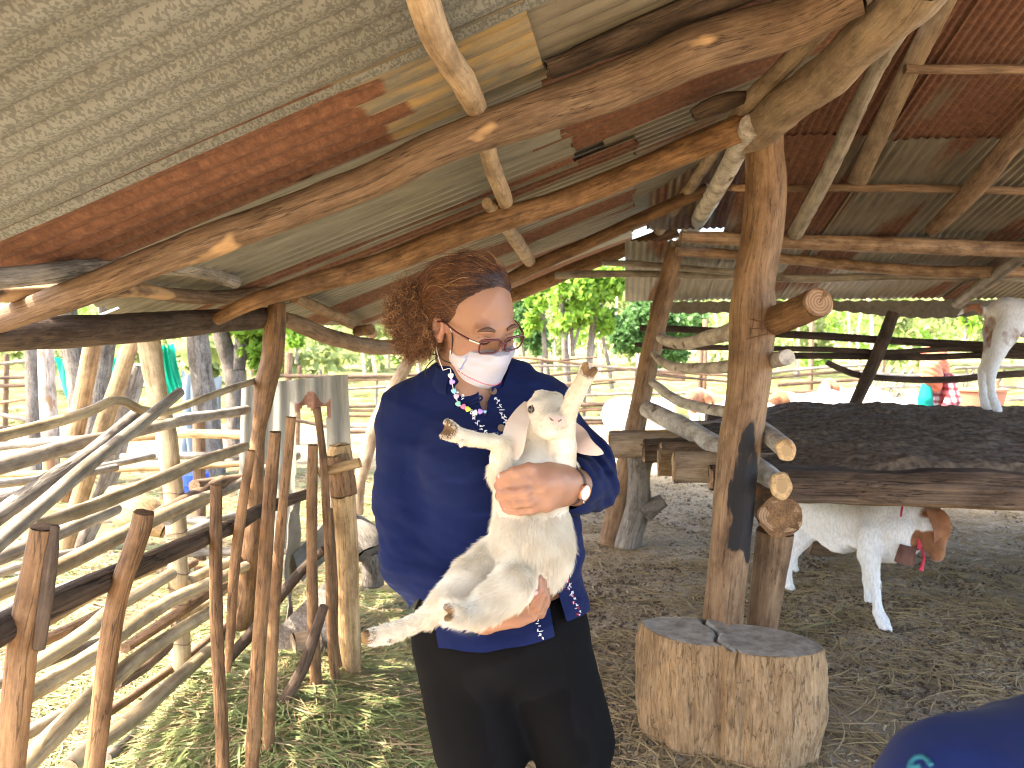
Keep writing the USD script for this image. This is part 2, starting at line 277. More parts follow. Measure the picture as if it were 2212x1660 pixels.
def metal(name, base, spangle=None):
    """Roof sheets: zinc, with rust and tan stain where the sheet carries them."""
    nodes = {'a': ('attribute', {'attribute': 'rest'}), 'ru': ('attribute', {'attribute': 'rust'}), 'ta': ('attribute', {'attribute': 'tan'}), 'oi': ('object_info', {}),
        'ms': ('mapping', {'scale': (1, .12, 1)}), 'n1': ('noise_texture', {'scale': 34.0, 'detail': 9.0, 'roughness': .7}), 'n2': ('noise_texture', {'scale': 42.0, 'detail': 9.0, 'roughness': .75}), 'n3': ('noise_texture', {'scale': 160.0, 'detail': 4.0}),
        'n4': ('noise_texture', {'scale': 9.0, 'detail': 8.0, 'roughness': .68}),
        'vor': ('voronoi_texture', {'scale': spangle or 60.0, 'randomness': 1.0}), 'sep': ('separate_color', {}),
        'sp': ('rgb_ramp', {'ramp': [(0, (.110, .110, .098)), (.35, (.132, .132, .118)), (.5, (.182, .182, .163)), (1, (.225, .225, .203))], 'interpolate': False}),
        'gr': ('rgb_ramp', {'ramp': [(.3, tuple(.62 * x for x in base)), (.5, base), (.72, tuple(1.3 * x for x in base))]}),
        'rr': ('rgb_ramp', {'ramp': [(.25, (.06, .026, .015)), (.48, (.125, .055, .031)), (.62, (.18, .085, .048)), (.75, (.25, .135, .075))]}),
        'tr': ('rgb_ramp', {'ramp': [(.3, (.14, .105, .06)), (.5, (.25, .17, .075)), (.65, (.32, .21, .085)), (.75, (.16, .13, .09))]}),
        'f1': ('math', {'math_type': 'multiply_add', 'value2': .9}), 'f2': ('math', {'math_type': 'multiply_add', 'value2': .9}),
        's1': ('map_range', {'from_min': .86, 'from_max': 1.0, 'clamp': True}), 's2': ('map_range', {'from_min': .86, 'from_max': 1.06, 'clamp': True}),
        'mx1': ('mix', {}), 'mx2': ('mix', {}), 'dm': ('mix', {'mix_type': 'multiply', 'fac': .55}), 'dr': ('rgb_ramp', {'ramp': [(.35, (.6, .55, .48)), (.6, (1, 1, 1))]}),
        'b': ('bump', {'strength': .25, 'distance': .003}), 'p': ('principled_bsdf', {'specular_ior_level': .3}), 'mr': ('map_range', {'from_min': 0.0, 'from_max': 1.0, 'to_min': .55, 'to_max': .85})}
    links = [('a.vector', 'ms.vector'), ('ms.vector', 'n1.vector'), ('a.vector', 'n2.vector'), ('a.vector', 'n3.vector'), ('ms.vector', 'n4.vector'), ('a.vector', 'vor.vector'), ('vor.color', 'sep.color'),
        ('n1.fac', 'gr.fac'), ('n2.fac', 'rr.fac'), ('n1.fac', 'tr.fac'), ('sep.r', 'sp.fac'),
        ('n4.fac', 'f1.value1'), ('ru.fac', 'f1.value3'), ('f1.value', 's1.value'), ('n1.fac', 'f2.value1'), ('ta.fac', 'f2.value3'), ('f2.value', 's2.value'),
        ('s2.result', 'mx1.fac'), (('sp.color' if spangle else 'gr.color'), 'dm.color1'), ('n4.fac', 'dr.fac'), ('dr.color', 'dm.color2'), ('dm.color', 'mx1.color1'), ('tr.color', 'mx1.color2'),
        ('s1.result', 'mx2.fac'), ('mx1.color', 'mx2.color1'), ('rr.color', 'mx2.color2'), ('mx2.color', 'p.base_color'), ('s1.result', 'mr.value'), ('mr.result', 'p.roughness'), ('n3.fac', 'b.height'), ('b.normal', 'p.normal')]
    mat(name, nodes, links)
metal('zinc', (.42, .41, .37), 235.0); metal('old_zinc', (.185, .175, .14)); metal('dirty_zinc', (.165, .14, .10))
def plain(name, col, rough=.6, n=None, spec=.3, bump=0, **kw):
    nodes = {'p': ('principled_bsdf', {'roughness': rough, 'specular_ior_level': spec, **kw}), 'oi': ('object_info', {})}; links = []
    if n:
        sc, c2 = n; nodes.update({'g': ('attribute', {'attribute': 'rest'}), 'n': ('noise_texture', {'scale': sc, 'detail': 5.0}), 'r': ('rgb_ramp', {'ramp': [(.35, col), (.65, c2)]})})
        links = [('g.vector', 'n.vector'), ('n.fac', 'r.fac'), ('r.color', 'p.base_color')]
        if bump: nodes['b'] = ('bump', {'strength': bump, 'distance': .004}); links += [('n.fac', 'b.height'), ('b.normal', 'p.normal')]
    else: nodes['p'][1]['base_color'] = col
    mat(name, nodes, links)
def leafy(name, c1, c2, c3, trans=.45):
    mat(name, {'g': ('geometry', {}), 'r': ('rgb_ramp', {'ramp': [(0, c1), (.5, c2), (1, c3)]}), 'd': ('principled_bsdf', {'roughness': .55, 'specular_ior_level': .3}), 't': ('translucent_bsdf', {}), 'm': ('mix_closure', {'fac': trans})},
        [('g.random_per_island', 'r.fac'), ('r.color', 'd.base_color'), ('r.color', 't.color'), ('d.BSDF', 'm.closure1'), ('t.BSDF', 'm.closure2')], 'm.closure')
leafy('leaf_bright', (.20, .34, .04), (.30, .43, .07), (.40, .50, .12)); leafy('leaf_mid', (.09, .18, .05), (.15, .26, .07), (.22, .33, .10)); leafy('leaf_dry', (.26, .30, .11), (.36, .40, .16), (.44, .44, .22))
leafy('hay_green', (.22, .25, .09), (.34, .36, .15), (.5, .48, .26), .3); leafy('straw', (.30, .22, .11), (.45, .36, .19), (.6, .52, .33), .2); leafy('field_grass', (.20, .20, .06), (.30, .28, .10), (.42, .37, .17), .3)
plain('wire', (.12, .06, .04), .6); plain('ink', (.04, .03, .025), .8)
# ------------------------------------------------------------------ ground
def ground_z(x, y):
    p = np.stack([x, y, 0 * x], -1)
    near = np.exp(-((np.hypot(x, y - 3)) / 9) ** 2)
    return (.05 * (meshkit.fbm(p * 1.3, 3, 3) - .5) + .022 * (meshkit.fbm(p * 7.0, 3, 5) - .5)) * near + .10 * (meshkit.fbm(p * .25, 2, 8) - .5) * (1 - near) * smoothstep(y, 7, 14)
gx = np.unique(np.r_[np.linspace(-250, -12, 24), np.linspace(-12, -3, 70), np.linspace(-3, 4.5, 240), np.linspace(4.5, 14, 70), np.linspace(14, 250, 24)])
gy = np.unique(np.r_[np.linspace(-120, -3, 16), np.linspace(-3, 1.0, 40), np.linspace(1.0, 7, 200), np.linspace(7, 16, 70), np.linspace(16, 300, 30)])
GX, GY = np.meshgrid(gx, gy, indexing='ij'); GV = np.stack([GX, GY, ground_z(GX, GY)], -1).reshape(-1, 3)
i, j = np.meshgrid(np.arange(len(gx) - 1), np.arange(len(gy) - 1), indexing='ij'); k = i * len(gy) + j
GF = np.stack([k, k + len(gy), k + len(gy) + 1, k + 1], -1).reshape(-1, 4)
mat('earth', {'g': ('geometry', {}), 'sx': ('separate_xyz', {}), 'n1': ('noise_texture', {'scale': .8, 'detail': 6.0, 'roughness': .6}), 'n2': ('noise_texture', {'scale': 22.0, 'detail': 9.0, 'roughness': .75}), 'n3': ('noise_texture', {'scale': 150.0, 'detail': 6.0, 'roughness': .75}),
    'dirt': ('rgb_ramp', {'ramp': [(.28, (.15, .112, .074)), (.46, (.33, .255, .17)), (.6, (.43, .34, .235)), (.74, (.52, .425, .305))]}),
    'strw': ('rgb_ramp', {'ramp': [(.3, (.13, .092, .05)), (.5, (.29, .222, .128)), (.7, (.44, .36, .225))]}),
    'grs': ('rgb_ramp', {'ramp': [(.3, (.15, .16, .05)), (.5, (.26, .25, .10)), (.7, (.38, .34, .17))]}),
    'fy': ('map_range', {'from_min': 4.2, 'from_max': 7.5, 'clamp': True}), 'fg': ('map_range', {'from_min': 10.5, 'from_max': 13.0, 'clamp': True}),
    'fx': ('map_range', {'from_min': -.75, 'from_max': -1.6, 'clamp': True}), 'mx': ('math', {'math_type': 'maximum'}),
    'fb': ('map_range', {'from_min': .3, 'from_max': -1.2, 'clamp': True}), 'fr': ('map_range', {'from_min': 5.2, 'from_max': 6.5, 'clamp': True}), 'mx2': ('math', {'math_type': 'maximum'}), 'mx3': ('math', {'math_type': 'maximum'}), 'ad': ('math', {'math_type': 'multiply_add', 'value2': .9, 'value3': -.45}), 'sm': ('math', {'math_type': 'add', 'use_clamp': True}), 'm1': ('mix', {}), 'm2': ('mix', {}),  # pale ground behind and right of view is added for bounce light
    'fine': ('rgb_ramp', {'ramp': [(.36, (.28, .27, .26)), (.5, (.9, .9, .9)), (.60, (1.6, 1.57, 1.48))]}), 'mu': ('mix', {'mix_type': 'multiply', 'fac': .8}),
    'b': ('bump', {'strength': .9, 'distance': .025}), 'hh': ('math', {'math_type': 'multiply_add', 'value2': .4}), 'p': ('principled_bsdf', {'roughness': .95, 'specular_ior_level': .15})},
    [('g.position', 'sx.vector'), ('g.position', 'n1.vector'), ('g.position', 'n2.vector'), ('g.position', 'n3.vector'), ('n2.fac', 'dirt.fac'), ('n2.fac', 'strw.fac'), ('n2.fac', 'grs.fac'),
     ('sx.y', 'fy.value'), ('sx.x', 'fx.value'), ('sx.y', 'fg.value'), ('fy.result', 'mx.value1'), ('fx.result', 'mx.value2'), ('n1.fac', 'ad.value1'), ('ad.value', 'sm.value1'), ('sx.y', 'fb.value'), ('sx.x', 'fr.value'), ('mx.value', 'mx2.value1'), ('fb.result', 'mx2.value2'), ('mx2.value', 'mx3.value1'), ('fr.result', 'mx3.value2'), ('mx3.value', 'sm.value2'), ('sm.value', 'm1.fac'),
     ('dirt.color', 'm1.color1'), ('strw.color', 'm1.color2'), ('m1.color', 'm2.color1'), ('grs.color', 'm2.color2'), ('fg.result', 'm2.fac'), ('m2.color', 'mu.color1'), ('n3.fac', 'fine.fac'), ('fine.color', 'mu.color2'), ('mu.color', 'p.base_color'),
     ('n3.fac', 'hh.value1'), ('n2.fac', 'hh.value3'), ('hh.value', 'b.height'), ('b.normal', 'p.normal')])
put('ground', (GV, GF), 'earth', label='trampled brown earth floor of the goat yard strewn with straw', kind='structure')

# ------------------------------------------------------------------ near roof: sheets, purlins, rafters
ROOF = thing('shed_roof', 'low sloping roof of overlapping corrugated zinc and rusty sheets on crooked rafters, above the woman', 'roof')
nLh, nRh = nL / np.linalg.norm(nL), nR / np.linalg.norm(nR)
def corrugated(side, parent, u0, u1, w0, w1, off, pitch, amp, m, rust=0., tan=0., lift=None, e0=None, e1=None, seed=0, sub=10, jag=.0):
    """u runs across the corrugations, w along them. side L: u = t, w = s; side R: u = s, w = t."""
    nu, nw = max(int((u1 - u0) / pitch * sub), 8) + 1, max(int((w1 - w0) / .07), 3) + 1
    U, W = np.meshgrid(np.linspace(0, 1, nu), np.linspace(0, 1, nw), indexing='ij')
    w = w0 + (w1 - w0) * W; lo = u0 + (e0(w) if e0 else 0); hi = u1 + (e1(w) if e1 else 0); u = lo + (hi - lo) * U
    w = w + jag * (meshkit.noise(np.stack([u * 9, 0 * u, 0 * u + seed], -1), seed) - .5) * (W - .5) * 2
    q = np.stack([u * 1.6, w * 1.6, 0 * u + seed * 3.1], -1)
    dz = amp * (2.4 * (.5 - .5 * np.cos(2 * np.pi * (u - u0) / pitch)) ** (2.6 if side == 'L' else 1.3) - .9) + .012 * (meshkit.fbm(q, 3, seed) - .5) + (lift(w, U) if lift else 0)
    if side == 'L': P = A * u[..., None] + B * w[..., None] + UP * (cL + SL * w + off)[..., None] + nLh * dz[..., None]
    else: P = A * w[..., None] + B * u[..., None] + UP * (cR - SR * w + off)[..., None] + nRh * dz[..., None]
    ru = (rust(w, u) if callable(rust) else rust + 0 * w); ta = (tan(w, u) if callable(tan) else tan + 0 * w)
    i, j = np.meshgrid(np.arange(nu - 1), np.arange(nw - 1), indexing='ij'); k = i * nw + j
    f = np.stack([k, k + 1, k + nw + 1, k + nw], -1).reshape(-1, 4)
    rest = np.stack([u, w, 0 * u], -1) + np.array([seed * 2.3, seed * 1.7, seed * .9])
    return put('roof_sheet', (P.reshape(-1, 3), f, rest.reshape(-1, 3)), m, parent, {'rust': ru.ravel(), 'tan': ta.ravel()})
g = lambda w, c, s: np.exp(-((w - c) / s) ** 2)
L = lambda *a, **k: corrugated('L', ROOF, *a, **k)
spots = lambda w, u: .42 * g(w, -.35, .09) * g(u, 1.12, .06) + .36 * g(w, -.62, .12) * g(u, 1.36, .02) + .4 * g(w, -.30, .05) * g(u, 1.47, .02)
L(.50, 1.03, -1.62, .56, -.014, .080, .0085, 'zinc', spots, seed=1)
L(-.10, .54, -1.62, .55, .022, .080, .0085, 'zinc', 0., seed=30)  # unseen near sheet, added to keep the sun off the corner shoulder
L(.97, 1.60, -1.62, -.16, .000, .080, .0085, 'zinc', spots, seed=2)
L(1.56, 2.075, -1.60, -.215, .010, .078, .0085, 'old_zinc', lambda w, u: np.where(w < -.585 + .05 * np.sin(u * 31), .85, .12 + .34 * g(w, -.3, .08) * g(u, 1.9, .08) + .22 * g(w, -.27, .05) * g(u, 1.7, .05)), lambda w, u: .52 + 0 * w, seed=3,
  e1=lambda w: 0 * w)
L(2.02, 2.70, -1.85, -.235, .024, .076, .008, 'old_zinc', .04, .0, lift=lambda w, U: -.020 * np.exp(-U * 12) * (g(w, -.88, .07) + .6 * g(w, -1.03, .05)), seed=4, jag=.02)
L(1.05, 1.62, -.26, .50, .020, .076, .008, 'dirty_zinc', .12, .1, seed=5)
L(1.58, 2.06, -.30, .56, .026, .076, .008, 'dirty_zinc', .1, .2, seed=6)
L(2.0, 2.80, -.34, .62, .034, .076, .008, 'old_zinc', lambda w, u: .72 - .3 * g(u, 2.55, .12), .0, seed=7)
stripe = lambda c, wd, a, b: (lambda w, u: b + a * g(u, c, wd) + .12 * np.sin(w * 5 + u * 9))
far = [(2.62, 3.22, stripe(3.12, .09, .6, .08), 0), (3.17, 3.78, stripe(3.3, .12, .7, .16), .1), (3.73, 4.33, stripe(4.2, .1, .35, .05), 0), (4.28, 4.9, stripe(4.6, .3, .4, .3), .1), (4.85, 5.47, stripe(5.0, .1, .3, .1), .3),
       (5.42, 6.03, stripe(5.7, .3, .3, .3), .2), (5.98, 6.6, stripe(6.2, .2, .3, .1), 0), (6.55, 7.32, stripe(6.9, .3, .4, .3), .2)]
for q, (a, b, ru, ta) in enumerate(far):
    L(a, b, -2.02 - .02 * (q % 3), (-.21 if q == 0 else .03), .034 + .006 * q, .076, .008, 'old_zinc' if q % 3 != 1 else 'dirty_zinc', ru, ta, seed=10 + q, jag=.03)
    if q != 7: L(a - .25, b - .18, (-.32 if q == 0 else -.10), .82, .050 + .006 * q, .076, .008, 'dirty_zinc', stripe((a + b) / 2, .2, .3, .08 + .3 * (q == 0)), .1, seed=20 + q, sub=8)
L(2.3, 3.4, -.62, .8, .085, .076, .006, 'dirty_zinc', .3, .1, seed=31)
put('lap_board', tube([A * 1.96 + B * s_ + UP * (cL + SL * s_ - .01) for s_ in (-.2, .1, .5)], [.035, .05, .055], 8, .2, 91, flat=.5), 'dark_pole', ROOF)
def rp(name, off, pts, m, **kw): return pole(name, onL(off), pts, m, ROOF, **kw)
rp('purlin', -.05, [(893, -60, 72), (905, -30, 72), (930, 50, 70), (960, 115, 64), (990, 160, 60), (1018, 210, 54), (1036, 252, 46), (1046, 275, 44), (1052, 320, 38), (1070, 380, 37), (1088, 425, 35), (1096, 455, 32)], 'tan_beam', knob=.09)
rp('purlin', -.05, [(1085, 478, 20), (1100, 498, 30), (1125, 535, 30), (1140, 558, 27), (1150, 575, 24)], 'tan_beam')
rp('purlin', -.05, [(1052, 440, 24), (1066, 452, 36), (1082, 470, 34), (1092, 482, 20)], 'tan_beam')
rp('purlin', -.05, [(1830, -5, 44), (1760, 75, 44), (1690, 150, 42), (1610, 228, 36), (1560, 300, 26), (1535, 340, 25), (1480, 420, 24), (1420, 505, 22)], 'tan_beam', knob=.2)
rp('rafter', -.11, [(-10, 695, 56), (60, 672, 58), (150, 640, 62), (240, 605, 65), (320, 570, 66), (450, 522, 70), (580, 475, 72), (700, 430, 74), (800, 390, 74), (920, 332, 76), (1040, 285, 80), (1160, 244, 92), (1280, 205, 100), (1400, 158, 104), (1500, 112, 110), (1700, 50, 108), (1850, -20, 104)], 'bark_beam', knob=.13, sides=18)
rp('rafter', -.11, [(470, 690, 26), (540, 655, 34), (620, 628, 40), (760, 590, 48), (860, 558, 50), (930, 530, 52), (1050, 485, 52), (1200, 440, 52), (1300, 402, 52), (1400, 360, 54), (1500, 318, 58), (1610, 272, 60)], 'brown_pole', knob=.09, sides=18)
rp('rafter', -.09, [(1085, 612, 26), (1150, 578, 30), (1250, 535, 28), (1350, 489, 28), (1451, 443, 28), (1530, 408, 26)], 'brown_pole', knob=.1)
rp('rafter', -.09, [(1090, 646, 30), (1140, 626, 31), (1240, 583, 31), (1345, 542, 31), (1462, 498, 30)], 'brown_pole', knob=.08)
rp('rafter', -.03, [(634, 642, 24), (700, 672, 25), (760, 700, 24), (806, 722, 20)], 'brown_pole')
eave = lambda x, y: hit(x, y, B, -1.70)
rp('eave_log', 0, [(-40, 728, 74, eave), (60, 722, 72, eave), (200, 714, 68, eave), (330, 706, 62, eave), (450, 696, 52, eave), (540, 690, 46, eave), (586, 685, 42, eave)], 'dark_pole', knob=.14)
rp('eave_log', 0, [(608, 688, 32, eave), (650, 703, 36, eave), (700, 724, 36, eave), (760, 741, 35, eave), (815, 750, 34, eave), (880, 751, 30, eave)], 'bark_beam', knob=.12)
e2 = lambda x, y: hit(x, y, B, -1.50); e3 = lambda x, y: hit(x, y, B, -1.60)
rp('eave_log', 0, [(-40, 604, 46, e2), (60, 596, 46, e2), (170, 582, 44, e2), (280, 572, 40, e2), (400, 578, 38, e2), (460, 592, 36, e2), (508, 610, 28, e2)], 'grey_pole', knob=.15)
rp('eave_log', 0, [(-40, 640, 34, e3), (80, 632, 34, e3), (200, 628, 34, e3), (300, 628, 30, e3), (400, 640, 30, e3), (500, 642, 30, e3), (560, 630, 28, e3), (618, 618, 26, e3)], 'bark_beam', knob=.15)
rp('lap_board', -.04, [(1500, 250, 40), (1530, 236, 52), (1570, 222, 50), (1606, 212, 34)], 'dark_pole', flat=.5, knob=.25)
rp('end_stub', 0, [(772, 716, 24, onD(4.6)), (800, 712, 24, onD(4.5))], 'brown_pole')

# ridge pole on the corner post
RIDGE = thing('ridge_pole', 'thick crooked pale ridge pole with flaking bark crossing the top of the big post', 'roof beam')
pole('pole', onZ(2.2), [(2010, -60, 122), (1960, 5, 116), (1880, 78, 104), (1790, 160, 92), (1700, 228, 88), (1650, 270, 84), (1612, 296, 70)], 'tan_beam', RIDGE, knob=.22, sides=20)
pole('pole', onZ(2.18), [(1622, 272, 50), (1598, 315, 46), (1570, 370, 42), (1530, 440, 38), (1490, 500, 34), (1450, 545, 28)], 'birch', RIDGE, knob=.08)

# ------------------------------------------------------------------ rear roof
REAR = thing('rear_roof', 'rust-red corrugated roof with bamboo battens falling away over the goat platform', 'roof')
R = lambda *a, **k: corrugated('R', REAR, *a, **k)
R(.12, .66, 3.9, 5.4, .20, .045, .0045, 'dirty_zinc', .5, .1, seed=39, sub=6)
k = 0
for c, s0 in enumerate(np.arange(-.02, 4.6, .60)):
    s1 = s0 + .63; rows = [(5.05, 6.36), (3.92, 5.12), (2.60, 3.99), (1.30, 2.68)]
    for r_, (ta, tb) in enumerate(rows):
        if (c == 0 and r_ > 0) or (r_ == 3 and s0 > 2.3) or (r_ == 2 and s0 > 2.9): continue
        k += 1; jt = rng.uniform(-.22, .18) if r_ else 0; red = [(.2, .15), (.62, .2), (.76, .1), (.72, .1)][r_]
        ru = red[0] + (rng.random() - .5) * .3
        if (c, r_) in ((2, 1), (3, 1)): ru = .12
        if (c, r_) in ((4, 1), (5, 0)): ru = .7
        if (c, r_) in ((1, 0), (3, 0)): ru = .15
        kind = 'dirty_zinc' if rng.random() < .6 else 'old_zinc'
        R(s0, s1, ta + jt * (r_ > 0), tb + jt * (r_ < 3) * 0 + (.03 * rng.random()), -.004 + .006 * (c % 2) + .014 * (3 - r_) * 0 + .012 * r_, .045 if r_ < 2 else .034, .0045, kind, stripe(s0 + rng.random() * .6, .14, .35, ru), .0 if ru > .3 else .25, seed=40 + k, sub=6, jag=.03)
FS = lambda w, U: 0 * w
for c, s0 in enumerate(np.arange(.42, 2.2, .8)):               # unseen front slope, added to shade the ground on the right
    nu = 60; U, W = np.meshgrid(np.linspace(s0, s0 + .84, nu), np.linspace(-.25, 1.42, 14), indexing='ij')
    P = A * W[..., None] + B * U[..., None] + UP * (cR - SR * 1.4 - .30 * (1.4 - W) + .004 * np.sin(U * 140) + .01 * (c % 2))[..., None]
    i, j = np.meshgrid(np.arange(nu - 1), np.arange(13), indexing='ij'); kk = i * 14 + j
    put('roof_sheet', (P.reshape(-1, 3), np.stack([kk, kk + 1, kk + 15, kk + 14], -1).reshape(-1, 4)), 'dirty_zinc', REAR, {'rust': np.full(nu * 14, .4), 'tan': np.zeros(nu * 14)})
def rr(name, off, pts, m, **kw): return pole(name, onR(off), pts, m, REAR, **kw)
rr('rafter', -.10, [(2000, -30, 38), (1950, 55, 38), (1900, 135, 37), (1855, 228, 36), (1812, 325, 35), (1770, 410, 34), (1718, 505, 32)], 'bamboo_grey', bamboo=.34)
rr('board', -.03, [(2052, -20, 46), (1975, 130, 44), (1910, 265, 42), (1850, 395, 40)], 'tan_beam', flat=.25, knob=.05)
rr('rafter', -.09, [(2260, 225, 46), (2180, 315, 46), (2120, 390, 44), (2065, 448, 40), (2015, 495, 30)], 'bark_beam', knob=.14)
rr('rafter', -.12, [(2280, 515, 30), (2215, 550, 30), (2150, 595, 28), (2068, 656, 24)], 'bamboo_grey')
rr('batten', -.05, [(1955, 150, 20), (2060, 150, 21), (2160, 150, 21), (2260, 152, 22)], 'bark_beam')
rr('batten', -.05, [(1555, 404, 15), (1650, 408, 17), (1800, 407, 17), (1950, 407, 18), (2100, 410, 18), (2260, 414, 18)], 'bark_beam')
rr('batten', -.12, [(1470, 512, 24), (1600, 517, 28), (1750, 524, 32), (1950, 530, 34), (2150, 538, 34), (2280, 541, 34)], 'bamboo_brown', bamboo=.42)
rr('batten', -.10, [(1462, 543, 20), (1560, 549, 22), (1700, 560, 22), (1850, 575, 24), (2000, 586, 26), (2150, 588, 26), (2280, 586, 26)], 'bamboo_brown', bamboo=.45)
rr('batten', -.06, [(1200, 596, 15), (1260, 593, 16), (1350, 592, 16), (1450, 594, 16), (1600, 597, 18), (1750, 602, 18), (1900, 598, 18), (2100, 600, 18), (2260, 602, 18)], 'bamboo_grey', bamboo=.4)
rr('batten', -.06, [(1300, 568, 12), (1360, 570, 14), (1450, 577, 14), (1540, 585, 14), (1640, 590, 14)], 'bamboo_grey', bamboo=.4)
# the drooping strip under the eave
nu = 160; sU = np.linspace(.18, 4.2, nu); W = np.linspace(0, 1, 8)
drop = .075 + .055 * (.5 - .5 * np.cos((sU - 1.2) / 1.9 * 2 * np.pi)) * (sU > 1.2) + .02 * np.sin(sU * 3)
P = np.array([A * (6.36 + .03 * w) + B * s_ + UP * (cR - SR * 6.36 - .012 - d_ * w + .006 * math.sin(s_ * 60)) for s_, d_ in zip(sU, drop) for w in W])
i, j = np.meshgrid(np.arange(nu - 1), np.arange(7), indexing='ij'); kk = i * 8 + j
put('eave_strip', (P, np.stack([kk, kk + 1, kk + 9, kk + 8], -1).reshape(-1, 4)), 'dirty_zinc', REAR, {'rust': np.zeros(nu * 8), 'tan': np.full(nu * 8, .1)})

# ------------------------------------------------------------------ posts
def post(name, label, place, pts, m, cat='post', **kw):
    return pole(name, place, pts, m, label=label, cat=cat, **kw)
MAIN = thing('corner_post', 'big brown squared-off tree-trunk post behind the split stump, charred black on one side', 'post')
def proj(P):
    q = np.asarray(P) - CAM; f_ = q[..., 1] * math.cos(TH) - q[..., 2] * math.sin(TH); u_ = q[..., 1] * math.sin(TH) + q[..., 2] * math.cos(TH)
    return np.stack([1106 + F * q[..., 0] / f_, 830 - F * u_ / f_], -1)
_p = [(1660, 262, 66), (1652, 330, 78), (1655, 420, 86), (1645, 520, 84), (1630, 600, 88), (1625, 680, 96), (1622, 750, 92), (1614, 850, 92), (1600, 950, 90), (1588, 1050, 90), (1580, 1150, 88), (1570, 1250, 86), (1560, 1350, 84), (1552, 1460, 86)]
_P = np.array([at(x, y, 3.15) for x, y, w in _p]); _R = np.array([w / 2 * 3.15 / F for x, y, w in _p])
_t = tube(_P, _R, 36, .10, 77, step=.015); _c = np.array([(1612, 921), (1624, 925), (1632, 990), (1638, 1060), (1634, 1180), (1614, 1204), (1602, 1180), (1590, 1192), (1580, 1180), (1584, 1050), (1604, 990)], float)
from shapely import Polygon, Point, prepare, contains_xy
_uv = proj(_t[0]); _pg = Polygon(_c); _nz = meshkit.fbm(_t[0] * np.array([30, 30, 12]), 4, 5) - .5; _ch = np.array([np.clip(.62 + 1.0 * _nz[_i] - _pg.distance(Point(*q)) / 40 + .1 * (_pg.contains(Point(*q))), 0, .72) for _i, q in enumerate(_uv)]) * (_t[0][:, 1] < 3.16)
put('trunk', _t, 'charred_post', MAIN, {'char': _ch})
def disc(c, n, r, squash=1.0, rim=.012, name='cut_end', parent=None, m='cut_wood', wob=.08, seed=0):
    n = np.asarray(n, float) / np.linalg.norm(n); u = np.cross(n, UP); u /= np.linalg.norm(u); w = np.cross(u, n); th = np.linspace(0, 2 * np.pi, 28, endpoint=False); V = [c + n * rim]; Rr = [np.zeros(3)]
    for q in (.5, .92, 1.0):
        rr_ = r * q * (1 + wob * np.sin(2 * th + seed) + wob * .5 * np.sin(5 * th + 2 * seed))
        for a, b in zip(th, rr_): V.append(c + n * (rim if q < .95 else 0) + u * b * math.cos(a) + w * b * math.sin(a) * squash); Rr.append(np.array([b * math.cos(a), b * math.sin(a), seed]))
    F_ = [[0, 1 + k, 1 + (k + 1) % 28] for k in range(28)]
    for q in range(2):
        for k in range(28): a, b = 1 + q * 28 + k, 1 + q * 28 + (k + 1) % 28; F_ += [[a, a + 28, b + 28], [a, b + 28, b]]
    return put(name, (np.array(V), np.array(F_), np.array(Rr)), m, parent, smooth=False)
mat('log_end', {'a': ('attribute', {'attribute': 'rest'}), 'w': ('wave_texture', {'wave_type': 'rings', 'rings_direction': 'z', 'scale': 28.0, 'distortion': 2.5, 'detail': 3.0, 'detail_scale': 1.5}), 'r': ('rgb_ramp', {'ramp': [(0, (.24, .14, .07)), (.5, (.33, .205, .11)), (1, (.4, .26, .15))]}), 'n': ('noise_texture', {'scale': 30.0, 'detail': 5.0}), 'r2': ('rgb_ramp', {'ramp': [(.35, (.75, .7, .65)), (.6, (1.05, 1, 1))]}), 'm': ('mix', {'mix_type': 'multiply', 'fac': .8}), 'p': ('principled_bsdf', {'roughness': .85})},
    [('a.vector', 'w.vector'), ('a.vector', 'n.vector'), ('w.fac', 'r.fac'), ('n.fac', 'r2.fac'), ('r.color', 'm.color1'), ('r2.color', 'm.color2'), ('m.color', 'p.base_color')])
_sb = [at(1672, 694, 3.1), at(1720, 676, 2.95), at(1768, 654, 2.78)]; _ax = _sb[2] - _sb[0]; _ax /= np.linalg.norm(_ax)
_s = put('stub_beam', tube(_sb, [.058, .056, .055], 18, .12, 31), 'brown_pole', MAIN); disc(_sb[2] - _ax * .004, _ax, .053, parent=_s, m='log_end', seed=1.0, rim=.012)
th = np.linspace(0, 2 * np.pi, 30); _w = at(1640, 700, 3.15)
for k_ in range(3): put('wire', tube(np.stack([_w[0] + .105 * np.cos(th), _w[1] + .105 * np.sin(th), _w[2] - .02 * k_ + .03 * np.cos(th) * (k_ - 1)], 1), .0018, 5, 0, 1, step=.012), 'wire', MAIN)
post('leaning_post', 'slim brown round post leaning right beside the platform, holding the crooked rails', onD(5.1), [(1310, 1200, 44), (1325, 1130, 46), (1350, 1020, 46), (1375, 910, 44), (1398, 800, 44), (1420, 700, 42), (1440, 620, 40), (1460, 530, 36)], 'post_wood', knob=.08)
FORK = thing('stub_post', 'short thick gnarled grey post with a sawn knot, under the left end of the platform', 'post')
pole('trunk', onD(5.05), [(1348, 1200, 56), (1362, 1150, 56), (1378, 1090, 56), (1380, 1030, 50), (1385, 985, 62), (1400, 955, 80)], 'grey_pole', FORK, knob=.15, sides=18)
pole('knot', onD(5.0), [(1392, 1110, 44), (1412, 1094, 36), (1432, 1082, 30)], 'grey_pole', FORK)
post('gnarled_post', 'knobbly brown worm-eaten post rising from the fence to the end of the eave log', onD(3.62), [(600, 655, 36), (594, 702, 44), (588, 770, 46), (575, 827, 46), (567, 885, 36), (558, 938, 30), (552, 1006, 38), (548, 1075, 42), (543, 1159, 48), (533, 1273, 52), (524, 1333, 52), (512, 1410, 52)], 'brown_pole', knob=.2, sides=18)
